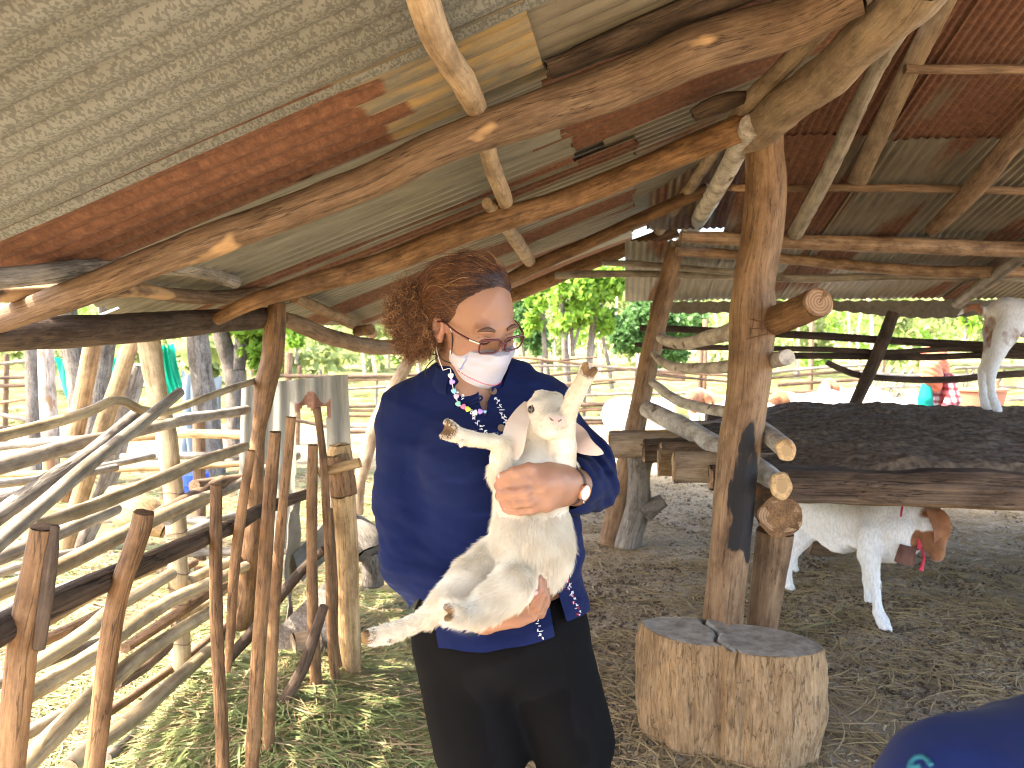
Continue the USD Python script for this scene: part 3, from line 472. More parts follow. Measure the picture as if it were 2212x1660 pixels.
TP = thing('gate_post', 'stout half-peeled post with a slanting top and a peg, beside the woman', 'post')
pole('trunk', onD(2.9), [(733, 962, 44), (735, 990, 54), (742, 1083, 54), (748, 1197, 52), (752, 1330, 49), (757, 1430, 46), (756, 1545, 42)], 'orange_pole', TP, knob=.07, sides=18)
pole('bark_collar', onD(2.88), [(728, 985, 55), (738, 1030, 58), (743, 1068, 57)], 'brown_pole', TP, knob=.12, sides=18)
pole('peg', onD(2.80), [(690, 1021, 20), (730, 1012, 22), (778, 1000, 22)], 'orange_pole', TP)
post('leaning_branch', 'crooked grey-brown branch leaning against the shed end, beside the woman\'s elbow', onD(5.6), [(772, 1110, 26), (777, 1044, 28), (803, 945, 30), (822, 895, 32), (845, 850, 30), (870, 803, 26), (890, 765, 24)], 'tan_beam', knob=.25)
post('sunlit_post', 'peeled orange post leaning right, nearer the mottled post, in full sun behind the fence', onD(4.9), [(140, 1080, 34), (160, 953, 36), (178, 860, 36), (202, 735, 36)], 'orange_pole', knob=.06)
post('sunlit_post', 'long peeled orange post leaning far right, between the peeled post and the bamboo', onD(4.85), [(122, 1240, 38), (150, 1150, 36), (183, 1044, 36), (225, 915, 36), (255, 830, 35), (285, 735, 34)], 'orange_pole', knob=.06)
post('grey_leaning_log', 'weathered grey log leaning steeply behind the bamboo upright', onD(5.0), [(168, 1200, 38), (210, 1100, 38), (244, 1006, 38), (275, 880, 38), (300, 790, 36)], 'grey_pole')
post('mottled_post', 'pale mottled straight post at far left of the yard with patches of bark', onD(4.6), [(112, 1020, 34), (108, 930, 36), (102, 840, 34), (98, 745, 32)], 'pale_mottled', knob=.05)
BU = thing('bamboo_upright', 'thick yellow bamboo upright bound with wire, numeral 65 painted on it, holding the rail fence', 'post')
pole('cane', onD(3.0), [(316, 700, 46), (322, 740, 46), (331, 797, 45), (343, 865, 41), (358, 930, 42), (367, 999, 42), (375, 1063, 41), (381, 1140, 42), (385, 1235, 41), (387, 1330, 42), (391, 1420, 42), (393, 1500, 42)], 'bamboo', BU, knob=.03, sides=20, bamboo=.36)
for (px, py, w) in ((358, 905, 46), (376, 1062, 45), (378, 1098, 45), (381, 1150, 46), (384, 1160, 46), (386, 1232, 46), (387, 1270, 45), (388, 1302, 46), (389, 1306, 46), (390, 1385, 46)):
    c = at(px, py, 3.0); r = w / 2 * 3.0 / F; th = np.linspace(0, 2 * np.pi, 20); tl = rng.uniform(-.3, .3)
    put('wire', tube(np.stack([c[0] + r * np.cos(th), c[1] + r * np.sin(th), c[2] + r * tl * np.cos(th) + .003 * np.sin(3 * th)], 1), .0016, 5, 0, 1, step=.01), 'wire', BU)
def bent_text(txt, h, c, r, axis_tilt=0.0, rotz=0.0, depth=.0012):
    m = meshkit.text_mesh(txt, h, depth); v = np.array(m.vertices); v[:, 0] -= v[:, 0].mean(); v[:, 1] -= h / 2
    v[:, :2] = v[:, :2] @ np.array([[math.cos(rotz), math.sin(rotz)], [-math.sin(rotz), math.cos(rotz)]])
    a = v[:, 0] / r; R_ = r + .0004 + v[:, 2]
    return np.stack([c[0] + R_ * np.sin(a), c[1] - R_ * np.cos(a), c[2] + v[:, 1]], 1), np.array(m.faces)
put('numeral', bent_text('65', .030, at(388, 1342, 3.0), 21 * 3.0 / F * 1.03, rotz=.25), 'ink', BU)

# ------------------------------------------------------------------ picket fence in front
PF = thing('picket_fence', 'rough picket fence of peeled sticks tied to a dark rail, in the left foreground', 'fence')
def pick(d, pts, m, knob=.09, **kw): return pole('picket', onD(d), pts, m, PF, knob=knob, sides=16, **kw)
pick(1.2, [(97, 1140, 58), (88, 1200, 62), (72, 1270, 62), (48, 1400, 62), (22, 1660, 58), (10, 1800, 58)], 'brown_pole', .12, label='thickest picket with a broken forked top')
pole('picket', onD(1.19), [(118, 1135, 14), (112, 1190, 28), (100, 1290, 30), (84, 1400, 26)], 'dark_pole', PF)
pick(1.48, [(311, 1108, 42), (305, 1140, 44), (285, 1197, 44), (246, 1330, 43), (206, 1640, 42), (190, 1800, 42)], 'brown_pole')
pick(1.95, [(467, 1047, 25), (466, 1257, 28), (470, 1409, 27), (478, 1561, 28), (484, 1760, 28)], 'brown_pole')
pick(2.1, [(543, 974, 18), (537, 1010, 19), (525, 1082, 21), (506, 1235, 23), (497, 1380, 18), (492, 1450, 14)], 'brown_pole')
pick(2.2, [(595, 934, 26), (582, 1082, 29), (570, 1250, 31), (556, 1450, 30), (544, 1656, 30), (540, 1760, 30)], 'brown_pole')
pick(2.36, [(629, 902, 21), (622, 990, 20), (613, 1071, 20), (600, 1216, 23), (591, 1352, 24), (584, 1504, 26), (577, 1656, 25), (574, 1720, 25)], 'brown_pole')
pick(2.72, [(676, 962, 22), (674, 1083, 23), (674, 1235, 24), (679, 1409, 25), (688, 1540, 25), (693, 1610, 25)], 'brown_pole')
pick(2.78, [(685, 882, 16), (695, 960, 16), (699, 1000, 17), (704, 1083, 18), (712, 1235, 19), (714, 1330, 19), (722, 1447, 20), (746, 1595, 20)], 'brown_pole')
pick(2.82, [(712, 1100, 14), (722, 1250, 15), (724, 1380, 14), (734, 1440, 12)], 'brown_pole')
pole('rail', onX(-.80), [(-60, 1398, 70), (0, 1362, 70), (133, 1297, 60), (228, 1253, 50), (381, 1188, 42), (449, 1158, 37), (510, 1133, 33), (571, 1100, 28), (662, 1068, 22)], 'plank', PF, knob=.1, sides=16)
pole('rail', onD(2.95), [(430, 1512, 24), (480, 1440, 24), (541, 1371, 24), (600, 1295, 24), (662, 1222, 22), (700, 1188, 18)], 'dark_pole', PF, knob=.15)
pole('rail', onD(2.6), [(480, 1690, 26), (530, 1620, 26), (605, 1523, 26), (650, 1452, 26), (680, 1370, 24), (700, 1310, 20)], 'dark_pole', PF, knob=.15)

# ------------------------------------------------------------------ rail fence behind it
RF = thing('rail_fence', 'sunlit fence of stacked bamboo and branch rails running back along the shed', 'fence')
def rail(x0, pts, m, bam=.36, knob=.05, k=0.0): return pole('rail', onX(x0, k), pts, m, RF, knob=knob, bamboo=bam)
rail(-1.22, [(-30, 949, 27), (95, 919, 26), (190, 890, 23), (240, 868, 21), (268, 868, 20), (300, 884, 19), (331, 889, 18), (365, 888, 17), (419, 869, 16), (495, 841, 15), (556, 822, 14)], 'bamboo', False, .1)
rail(-1.30, [(-30, 1016, 40), (95, 980, 36), (183, 955, 30), (260, 940, 26), (331, 924, 24), (419, 905, 22), (532, 886, 20)], 'bamboo_grey')
rail(-1.24, [(-40, 1140, 42), (95, 1045, 38), (190, 985, 35), (250, 935, 32), (300, 892, 28)], 'grey_pole', False, .1)
rail(-1.10, [(-30, 1196, 38), (76, 1105, 35), (190, 1006, 31), (282, 934, 28), (388, 848, 22)], 'bamboo_grey', False, .04)
rail(-1.22, [(70, 1138, 27), (190, 1098, 31), (343, 1037, 29), (430, 999, 25), (530, 965, 20)], 'bamboo')
rail(-1.24, [(-30, 1216, 36), (60, 1180, 34), (160, 1138, 30), (250, 1100, 26)], 'bamboo_grey')
rail(-1.24, [(-30, 1292, 37), (114, 1231, 35), (274, 1151, 34), (354, 1113, 29), (419, 1083, 25), (458, 1069, 22)], 'bamboo')
rail(-1.28, [(60, 1248, 26), (200, 1190, 28), (330, 1120, 30), (440, 1060, 28), (480, 1040, 26)], 'bark_beam', False, .12)
rail(-1.24, [(40, 1458, 38), (80, 1434, 36), (190, 1363, 34), (236, 1320, 30), (305, 1280, 28), (370, 1240, 25)], 'bamboo')
rail(-1.30, [(400, 1262, 27), (440, 1240, 26), (500, 1213, 22), (540, 1190, 20)], 'bamboo')
rail(-1.24, [(-40, 1560, 46), (22, 1523, 44), (190, 1424, 39), (274, 1360, 35), (362, 1302, 31), (460, 1257, 25), (530, 1224, 22)], 'bamboo')
rail(-1.20, [(30, 1680, 48), (100, 1605, 46), (198, 1508, 41), (286, 1432, 35), (362, 1378, 31), (470, 1312, 25)], 'bamboo')
rail(-1.24, [(150, 1660, 40), (190, 1622, 40), (289, 1550, 37), (362, 1485, 31), (460, 1398, 26)], 'bamboo')
rail(-1.30, [(270, 1400, 24), (362, 1340, 24), (440, 1290, 22), (500, 1258, 20)], 'bark_beam', False, .1)
rail(-1.30, [(250, 1478, 28), (310, 1440, 28), (362, 1395, 25), (366, 1380, 20)], 'bark_beam', False, .1)
rail(-1.28, [(360, 1122, 30), (440, 1078, 28), (500, 1052, 24), (580, 1012, 22), (640, 985, 20)], 'bamboo_grey')
rail(-1.30, [(420, 1050, 26), (470, 1042, 24), (540, 1032, 22)], 'bark_beam', False)

for q, (x0, y0, x1, y1, w0, w1, m_, xx_) in enumerate([(-30, 1090, 250, 1010, 22, 16, 'grey_pole', -1.5), (-30, 1050, 330, 985, 20, 14, 'bamboo_grey', -1.6), (-30, 1340, 300, 1205, 24, 20, 'grey_pole', -1.45), (-30, 1400, 330, 1230, 26, 18, 'bamboo', -1.5), (120, 1330, 480, 1150, 22, 16, 'bamboo_grey', -1.5), (60, 1400, 420, 1215, 26, 18, 'bark_beam', -1.38), (-30, 1490, 240, 1380, 26, 20, 'grey_pole', -1.42),
    (200, 1560, 520, 1330, 24, 16, 'bark_beam', -1.36), (230, 1640, 500, 1440, 24, 18, 'bamboo_grey', -1.3), (390, 1330, 560, 1235, 20, 16, 'bamboo', -1.42), (380, 1165, 600, 1075, 20, 14, 'bamboo_grey', -1.5), (400, 1010, 620, 930, 16, 12, 'grey_pole', -1.5), (-30, 1250, 180, 1190, 20, 16, 'bamboo_grey', -1.6), (-30, 1620, 130, 1545, 34, 28, 'bamboo_grey', -1.3)]):
    rail(xx_, [(x0, y0, w0), (x0 + (x1 - x0) * .35, y0 + (y1 - y0) * .35 + (6 if q % 2 else -5), w0 * .65 + w1 * .35), (x0 + (x1 - x0) * .7, y0 + (y1 - y0) * .7 + (4 if q % 3 else -6), w0 * .3 + w1 * .7), (x1, y1, w1)], m_, .4 if 'bam' in m_ else False, .06 if 'bam' in m_ else .14)
CF = thing('cross_fence', 'low fence of level peeled rails behind the rail fence, in full sun', 'fence')
for q, pts in enumerate([[(282, 946, 18), (381, 938, 20), (450, 938, 20), (532, 940, 20)], [(362, 907, 20), (438, 899, 20), (532, 890, 19)], [(262, 988, 16), (400, 985, 16), (528, 982, 15)], [(250, 1014, 14), (400, 1008, 14), (528, 1002, 14)],
    [(-20, 968, 18), (90, 955, 18), (200, 948, 16)], [(-20, 990, 16), (90, 985, 16), (250, 975, 16)], [(-20, 1025, 14), (80, 1024, 14), (180, 1018, 14)], [(218, 1122, 18), (330, 1120, 20), (450, 1126, 20)], [(400, 1195, 18), (500, 1192, 18), (620, 1190, 18)], [(400, 1220, 14), (560, 1214, 14)],
    [(-20, 1205, 16), (60, 1203, 16), (130, 1200, 14)], [(-20, 1235, 12), (120, 1248, 12)]]):
    pole('rail', onD(4.3 + .05 * (q % 3)), pts, 'orange_pole' if q % 3 == 0 else 'bamboo_grey', CF, knob=.08)
put('chunk', tube([at(250, 1075, 4.4), at(300, 1110, 4.3), at(360, 1140, 4.3)], [.09, .12, .07], 10, .3, 5), 'orange_pole', CF)
put('post', tube([at(430, 900, 4.45), at(432, 1240, 4.45)], .035, 10, .1, 6), 'bark_beam', CF)

# ------------------------------------------------------------------ split stump seat
ST = thing('stump', 'wide split tree stump with smooth grey top, in front of the big post', 'stump')
_o = [(1381, 1343), (1392, 1337), (1420, 1333), (1455, 1331), (1500, 1333), (1545, 1339), (1568, 1347), (1573, 1353), (1580, 1350), (1610, 1349), (1660, 1355), (1705, 1365), (1750, 1379), (1782, 1396), (1786, 1404), (1768, 1414), (1720, 1421), (1665, 1421), (1610, 1415), (1578, 1410), (1568, 1404), (1560, 1396), (1530, 1396), (1490, 1392), (1440, 1380), (1400, 1362)]
_q = np.array([hit(x, y, UP, .39)[:2] for x, y in _o]); cen = np.array([_q[:, 0].mean(), .5 * (_q[:, 1].min() + _q[:, 1].max())])
_a = np.arctan2(*(_q - cen).T[::-1]); _r = np.linalg.norm(_q - cen, axis=1); _s = np.argsort(_a); _a, _r = _a[_s], _r[_s]
NT = 220; ang = np.linspace(-np.pi, np.pi, NT, endpoint=False); rad = np.interp(ang, _a, _r, period=2 * np.pi)
def stump_ring(z):
    h = z / .39; prof = .97 + .05 * smoothstep(h, 0, .45) + .02 * np.sin(h * 4) - .02 * smoothstep(h, .7, 1)
    p = np.stack([np.cos(ang) * 3.2, np.sin(ang) * 3.2, np.full(NT, z * 2.2)], -1)
    big = .035 * (meshkit.fbm(p * .7, 2, 5) - .5); rough = .030 * (meshkit.fbm(np.stack([ang * 9 + 2 * np.sin(ang * 3), 0 * ang, 0 * ang + z * 6], -1), 4, 9) - .5)
    lump = .03 * np.exp(-((ang - .1) / .25) ** 2) * np.exp(-((h - .55) / .25) ** 2)
    crackv = -.03 * np.exp(-((ang + 1.62 + .06 * np.sin(h * 9)) / .035) ** 2) * smoothstep(h, .72, .95)
    return rad * prof + big * (1 - .6 * h) + rough * np.minimum(1, (1 - h) * 8) + lump + crackv
zs = np.r_[-.05, np.linspace(0, .375, 46), .386, .39]; Rg = np.array([stump_ring(z) for z in zs]); Rg[-1] -= .006
V = np.stack([cen[0] + Rg * np.cos(ang), cen[1] + Rg * np.sin(ang), np.broadcast_to(zs[:, None], Rg.shape)], -1)
i, j = np.meshgrid(np.arange(len(zs) - 1), np.arange(NT), indexing='ij'); j2 = (j + 1) % NT
put('bark', (V.reshape(-1, 3), np.stack([i * NT + j, i * NT + j2, (i + 1) * NT + j2, (i + 1) * NT + j], -1).reshape(-1, 4)), 'stump_bark', ST)
V2 = [[cen[0], cen[1], .39]]; qs = np.r_[np.linspace(.06, .95, 24), 1.0]
for q in qs:
    xy = cen + (q * Rg[-1])[:, None] * np.stack([np.cos(ang), np.sin(ang)], 1)
    xc = cen[0] - .045 + .012 * np.sin((xy[:, 1] - cen[1]) * 40); V2 += np.c_[xy, .391 - .022 * np.exp(-((xy[:, 0] - xc) / .008) ** 2) + .003 * meshkit.fbm(np.c_[xy * 14, 0 * xy[:, :1]], 2, 3) - .002 * (q == 1)].tolist()
i, j = np.meshgrid(np.arange(len(qs) - 1), np.arange(NT), indexing='ij'); j2 = (j + 1) % NT; k = 1 + i * NT
fan = np.array([[0, 1 + a, 1 + (a + 1) % NT] for a in range(NT)]); qd = np.stack([k + j, k + NT + j, k + NT + j2, k + j2], -1).reshape(-1, 4)
put('top', (np.array(V2), np.vstack([fan, qd[:, [0, 1, 2]], qd[:, [0, 2, 3]]])), 'stump_top', ST)

# ------------------------------------------------------------------ goat platform
GP = thing('goat_platform', 'low goat platform of logs and boards topped with dark trodden dung, on the right', 'platform')
def st(s, t, z): return A * t + B * s + UP * z
def s_left(t): return .56 - .5 * (t - 3.4) if t < 4.85 else .30 + .3 * (t - 4.85)
for q, t in enumerate(np.arange(3.52, 6.0, .175)):
    t = t + rng.uniform(-.02, .02); r = rng.uniform(.058, .082); s0 = s_left(t) + rng.uniform(-.09, .06); z = .745 + rng.uniform(-.012, .012)
    lg = put('floor_log', tube([st(s0, t, z), st(s0 + .5, t + rng.uniform(-.02, .02), z + .005), st(2.2, t, z), st(4.3, t, z)], [r, r * 1.05, r * 1.1, r], 12, .16, 200 + q, step=.06), ['bark_beam', 'plank', 'tan_beam', 'orange_pole'][q % 4], GP)
    disc(st(s0 + .004, t, z), -B, r * .95, parent=lg, wob=.12, seed=q * 1.3, m='log_end')
def board(name, s0, s1, t0, t1, z0, z1, m, seed, parent=GP):
    n = 80; ss = np.linspace(s0, s1, n); w = lambda k, a: a * (meshkit.fbm(np.stack([ss * 2.2, 0 * ss + k, 0 * ss], -1), 3, seed) - .5)
    zt, zb, tf = z1 + w(1, .06), z0 + w(2, .05), t0 + w(3, .09); V, Rr = [], []
    for k in range(n):
        for (t, z) in ((tf[k] + .008, zb[k]), (tf[k], zb[k] + .012), (tf[k] - .004, .5 * (zb[k] + zt[k])), (tf[k], zt[k] - .012), (tf[k] + .012, zt[k]), (t1, zt[k]), (t1, zb[k])):
            V.append(st(ss[k], t, z)); Rr.append([t * 1.0 + seed, z + seed, ss[k]])
    f = [[k * 7 + a, k * 7 + (a + 1) % 7, (k + 1) * 7 + (a + 1) % 7, (k + 1) * 7 + a] for k in range(n - 1) for a in range(7)]
    f = [x for y in f for x in ([y[0], y[1], y[2]], [y[0], y[2], y[3]])]; f += [[0, a + 1, a] for a in range(1, 6)] + [[(n - 1) * 7, (n - 1) * 7 + a, (n - 1) * 7 + a + 1] for a in range(1, 6)]
    return put(name, (np.array(V), np.array(f)[:, ::-1], np.array(Rr)), m, parent, smooth=35)
board('front_board', .58, 4.2, 3.34, 3.42, .697, .795, 'plank', 3)
board('front_board', .60, 4.2, 3.36, 3.55, .800, .842, 'plank', 6)
plain('dung', (.055, .038, .025), .95, (34.0, (.15, .107, .07)), .2, bump=.7)
nS, nT_ = 330, 220; SS, TT = np.meshgrid(np.linspace(0, 1, nS), np.linspace(3.40, 6.0, nT_), indexing='ij'); sl = np.vectorize(s_left)(TT) + .06 + .05 * meshkit.noise(np.stack([TT * 9, 0 * TT, 0 * TT], -1), 4)
S_ = sl + (4.2 - sl) * SS ** 1.3; q = np.stack([S_, TT, 0 * S_], -1); edge = np.minimum(np.minimum(SS * 4, 1), np.minimum((TT - 3.40) * 14, np.minimum((6.0 - TT) * 12, 1)))
Zd = .80 + edge * (.028 + .05 * meshkit.fbm(q * 5, 4, 2) + .034 * meshkit.fbm(q * np.array([9, 42, 1]), 3, 6) + .012 * meshkit.fbm(q * np.array([24, 80, 1]), 3, 16)) - .03 * (1 - edge) + .03 * smoothstep(TT, 5.4, 5.9)
V = A * TT[..., None] + B * S_[..., None] + UP * Zd[..., None]; i, j = np.meshgrid(np.arange(nS - 1), np.arange(nT_ - 1), indexing='ij'); k = i * nT_ + j
put('dung_layer', (V.reshape(-1, 3), np.stack([k, k + nT_, k + nT_ + 1, k + 1], -1).reshape(-1, 4)), 'dung', GP, kind='stuff')
_c = at(1686, 1116, 3.08); jl = put('joist_log', tube([_c, _c + A * .8, _c + A * 2.4], [.088, .09, .085], 18, .12, 300), 'brown_pole', GP); disc(_c + A * .004, -A, .085, squash=.86, parent=jl, m='log_end', seed=.7)
pole('leg', onD(3.22), [(1674, 1150, 76), (1668, 1200, 74), (1657, 1270, 70), (1648, 1350, 66), (1640, 1440, 68)], 'charred_post', GP, knob=.12, sides=18)
for s_, t_ in ((3.2, 3.5), (1.6, 5.7), (3.4, 5.7)): put('leg', tube([st(s_, t_, -.05), st(s_, t_, .70)], .07, 12, .15, 310 + int(s_ * 3)), 'bark_beam', GP)
def gd(d0, d1, p0, p1): 
    return lambda x, y: at(x, y, d0 + (d1 - d0) * np.clip((x - p0) / (p1 - p0), 0, 1))
dd = gd(5.0, 2.98, 1400, 1690)
pole('side_rail', dd, [(1398, 884, 36), (1425, 897, 40), (1460, 915, 42), (1500, 935, 44), (1550, 965, 46), (1600, 990, 46), (1650, 1022, 48), (1684, 1045, 40)], 'birch', GP, knob=.08, sides=16)
pole('side_rail', dd, [(1408, 826, 16), (1425, 838, 20), (1445, 855, 22), (1480, 872, 23), (1530, 884, 24), (1580, 893, 28), (1640, 925, 38), (1695, 968, 44)], 'birch', GP, knob=.08, sides=16)
pole('side_rail', dd, [(1412, 764, 15), (1435, 785, 20), (1470, 795, 22), (1520, 796, 24), (1580, 792, 28), (1640, 785, 34), (1700, 772, 34)], 'birch', GP, knob=.14, sides=16)
pole('side_rail', dd, [(1428, 730, 22), (1445, 738, 25), (1480, 742, 28), (1540, 728, 34), (1600, 712, 40), (1660, 700, 44)], 'birch', GP, knob=.10, sides=16)
for (px, py, d, r) in ((1697, 972, 2.97, .040), (1687, 1050, 2.97, .046)): disc(at(px, py, d), at(px, py, d) - at(px - 50, py - 40, d + .3), r, parent=GP, seed=px * .1, squash=1.15)
onRear = onT(6.02)
def rear(pts, **kw): return pole('rear_rail', onRear, pts, 'dark_pole', GP, knob=.10, **kw)
rear([(1382, 709, 14), (1500, 713, 15), (1650, 720, 16), (1800, 728, 17), (1950, 738, 17), (2130, 746, 16), (2260, 750, 16)])
rear([(1372, 745, 11), (1450, 750, 12), (1600, 752, 12), (1800, 756, 12), (1920, 762, 13), (2060, 754, 13), (2260, 762, 14)])
rear([(1710, 769, 14), (1850, 770, 15), (2000, 772, 15), (2120, 768, 14), (2260, 770, 16)])
rear([(1786, 783, 12), (1815, 797, 14), (1860, 812, 14), (1950, 820, 14), (2060, 820, 15), (2140, 812, 15), (2260, 805, 16)])
pole('rear_post', onT(5.95), [(1930, 676, 26), (1910, 730, 27), (1885, 790, 27), (1862, 840, 26), (1842, 884, 25)], 'dark_pole', GP, knob=.08)

# small things on the ground
pole('log_offcut', onD(4.75), [(1748, 1180, 38), (1780, 1184, 40), (1812, 1180, 34)], 'bark_beam', knob=.15, label='short log lying in the straw under the platform behind the goat', cat='log')
LB = thing('half_log_bench', 'grey weathered half-log bench on a stump beside the gate post', 'bench')
put('slab', tube([at(760, 1135, 4.0), at(790, 1165, 3.9), at(808, 1195, 3.85)], [.12, .14, .12], 14, .12, 401, flat=.55), 'grey_pole', LB)
pole('foot', onD(3.85), [(806, 1262, 48), (806, 1225, 50), (803, 1195, 44)], 'grey_bark', LB)
DT = thing('scrap_pile', 'tumbled scrap of bent rusty tin and grey board lying behind the pickets', 'scrap heap')
board_v = lambda a, b, c, d: (np.array([a, b, c, d]), np.array([[0, 1, 2], [0, 2, 3]]))
def slab(P, th, m, name, parent, seed=0, bend=.03):
    P = [np.asarray(p, float) for p in P]; n = 14; uu, vv = np.meshgrid(np.linspace(0, 1, n), np.linspace(0, 1, n), indexing='ij'); uu, vv = uu[..., None], vv[..., None]
    Q = P[0] * (1 - uu) * (1 - vv) + P[1] * uu * (1 - vv) + P[2] * uu * vv + P[3] * (1 - uu) * vv; nn = np.cross(P[1] - P[0], P[3] - P[0]); nn /= np.linalg.norm(nn)
    Q = Q + nn * (bend * (meshkit.fbm(Q * 4, 2, seed) - .5) * 2)[..., None]; top, bot = Q.reshape(-1, 3), (Q - nn * th).reshape(-1, 3)
    i, j = np.meshgrid(np.arange(n - 1), np.arange(n - 1), indexing='ij'); k = i * n + j; f = np.stack([k, k + n, k + n + 1, k + 1], -1).reshape(-1, 4); f2 = f[:, ::-1] + n * n
    e = [k * n for k in range(n)], [k * n + n - 1 for k in range(n)], list(range(n)), [n * (n - 1) + k for k in range(n)]; sd = []
    for L_ in e:
        for a, b in zip(L_[:-1], L_[1:]): sd.append([a, b, b + n * n, a + n * n])
    V = np.vstack([top, bot]); return put(name, (V, np.vstack([f, f2, sd])), m, parent, {'rust': np.full(len(V), .35), 'tan': np.full(len(V), .1)}, smooth=False)
slab([at(640, 1195, 3.5), at(700, 1130, 3.9), at(712, 1200, 3.8), at(650, 1260, 3.4)], .004, 'old_zinc', 'tin', DT, 1, .06)
slab([at(618, 1110, 3.5), at(650, 1080, 3.7), at(655, 1210, 3.6), at(600, 1500, 3.0)], .003, 'dirty_zinc', 'tin', DT, 2, .05)
slab([at(590, 1370, 3.1), at(730, 1230, 3.5), at(745, 1480, 3.0), at(600, 1520, 2.9)], .03, 'grey_pole', 'board', DT, 3, .01)
put('offcut', tube([at(635, 1395, 3.05), at(690, 1385, 3.1)], [.05, .05], 12, .1, 402), 'tan_beam', DT)
# standing sheet of corrugated zinc
def standing():
    nu, nv = 90, 60; U, V_ = np.meshgrid(np.linspace(0, 1, nu), np.linspace(0, 1, nv), indexing='ij'); d = 3.95
    c = [at(523, 832, d + .12), at(752, 808, d - .02), at(770, 1180, d - .02), at(512, 1210, d + .12)]; U_, W_ = U[..., None], V_[..., None]
    P = c[0] * (1 - U_) * (1 - W_) + c[1] * U_ * (1 - W_) + c[2] * U_ * W_ + c[3] * (1 - U_) * W_
    P = P + np.array([.1, -1, 0]) * (.016 * np.sin(U * 2 * np.pi * 6.2) * (1 - .55 * U) + .02 * meshkit.fbm(P * 5, 2, 3))[..., None]
    px = proj(P); e = np.hypot((px[..., 0] - 678) / 46, (px[..., 1] - 935) / 75); hole = (np.abs(px[..., 0] - 672) < 32) & (px[..., 1] > 889 + 8 * np.sin(px[..., 0] * .15)) & (px[..., 1] < 1165)
    corner = (px[..., 0] > 759 - (px[..., 1] < 828) * (828 - px[..., 1]) * .5) & (px[..., 1] < 1000)
    bad = hole | (V_ > .97 - .0 * U); i, j = np.meshgrid(np.arange(nu - 1), np.arange(nv - 1), indexing='ij'); k = i * nv + j
    f = np.stack([k, k + 1, k + nv + 1, k + nv], -1).reshape(-1, 4); b = bad.ravel(); f = f[~(b[f].any(1))]
    ru = .75 * smoothstep(-np.maximum(np.abs(px[..., 0] - 676) / 46, (905 - px[..., 1]) / 55 + .25 * np.sin(px[..., 0] * .11)), -1.0, -.75) * (px[..., 1] < 905); ta = .35 * np.exp(-((px[..., 0] - 650) / 60) ** 2)
    us = np.unique(f); re = np.zeros(nu * nv, int); re[us] = np.arange(len(us)); f = re[f]
    put('zinc_sheet', (P.reshape(-1, 3)[us], f, np.stack([U * .9, V_ * .8, 0 * U], -1).reshape(-1, 3)[us]), 'old_zinc', '/World', {'rust': ru.ravel()[us], 'tan': ta.ravel()[us]}, label='upright corrugated zinc sheet with a rust-edged hole, standing in the fence gap', cat='metal sheet')
standing()

# ------------------------------------------------------------------ straw and hay
def blades(n, seed, length, width, bend, stems=1):
    """one loose tuft of bent flat stalks"""
    r = np.random.default_rng(seed); V, Fc = [], []
    for _ in range(n):
        l, w, a = r.uniform(*length), r.uniform(*width), r.uniform(0, 2 * np.pi); c = r.uniform(-1, 1, 2) * .05; b = r.uniform(-1, 1) * bend; lift = r.uniform(.0, .35); roll = r.uniform(-.8, .8)
        t = np.linspace(-.5, .5, 6); x = t * l; y = b * l * t * t; z = .004 + lift * l * (t + .5) * (.8 - t) * .6
        ca, sa = math.cos(a), math.sin(a); p = np.stack([c[0] + ca * x - sa * y, c[1] + sa * x + ca * y, z], 1); d = np.gradient(p, axis=0); d /= np.linalg.norm(d, axis=1, keepdims=True)
        sd = np.cross(d, UP) * math.cos(roll) + np.array([0, 0, math.sin(roll)]); wd = w / 2 * np.sqrt(np.maximum(1 - (2 * t) ** 4, .05))[:, None]; k = len(V) * 0 + sum(len(v) for v in V)
        V.append(np.stack([p - sd * wd, p + sd * wd], 1).reshape(-1, 3)); Fc += [[k + 2 * q, k + 2 * q + 1, k + 2 * q + 3, k + 2 * q + 2] for q in range(5)]
    return np.vstack(V), np.array(Fc)
def scatter(name, label, protos, mat_, P, yaw, sc, pick_):
    path = numbered('/World/' + name); pi = UsdGeom.PointInstancer.Define(stage, path); tg = []
    for q, pr in enumerate(protos): tg.append(Sdf.Path(put('tuft', pr, mat_ if isinstance(mat_, str) else mat_[q], path, smooth=False)))
    pi.CreatePrototypesRel().SetTargets(tg); pi.CreatePositionsAttr(Vt.Vec3fArray.FromNumpy(np.asarray(P, np.float32))); pi.CreateProtoIndicesAttr(Vt.IntArray.FromNumpy(np.asarray(pick_, np.int32)))
    h = yaw / 2; pi.CreateOrientationsAttr(Vt.QuathArray([Gf.Quath(float(c), 0, 0, float(s_)) for c, s_ in zip(np.cos(h), np.sin(h))])); pi.CreateScalesAttr(Vt.Vec3fArray.FromNumpy(np.repeat(np.asarray(sc, np.float32)[:, None], 3, 1)))
    tag(pi, label, kind='stuff')
r_ = np.random.default_rng(21)
n = 11000; d = 1.6 + 12 * r_.random(n) ** 1.5; x = r_.uniform(-.85, .85, n) * d * 1.0; keep = r_.random(n) < .35 + .65 * meshkit.fbm(np.stack([x * 1.5, d * 1.5, 0 * x], -1), 3, 9) ** 1.5 * 1.6
x, d = x[keep], d[keep]; P = np.stack([x, d, ground_z(x, d) + .003], 1)
scatter('straw_litter', 'loose dry straw and leaf stalks scattered over the trampled floor', [blades(7, 1, (.06, .20), (.0026, .0046), .6), blades(7, 2, (.04, .14), (.003, .006), 1.0), blades(6, 3, (.08, .26), (.002, .004), 1.0)], 'straw', P, r_.uniform(0, 6.28, len(x)), r_.uniform(.6, 1.3, len(x)), r_.integers(0, 3, len(x)))
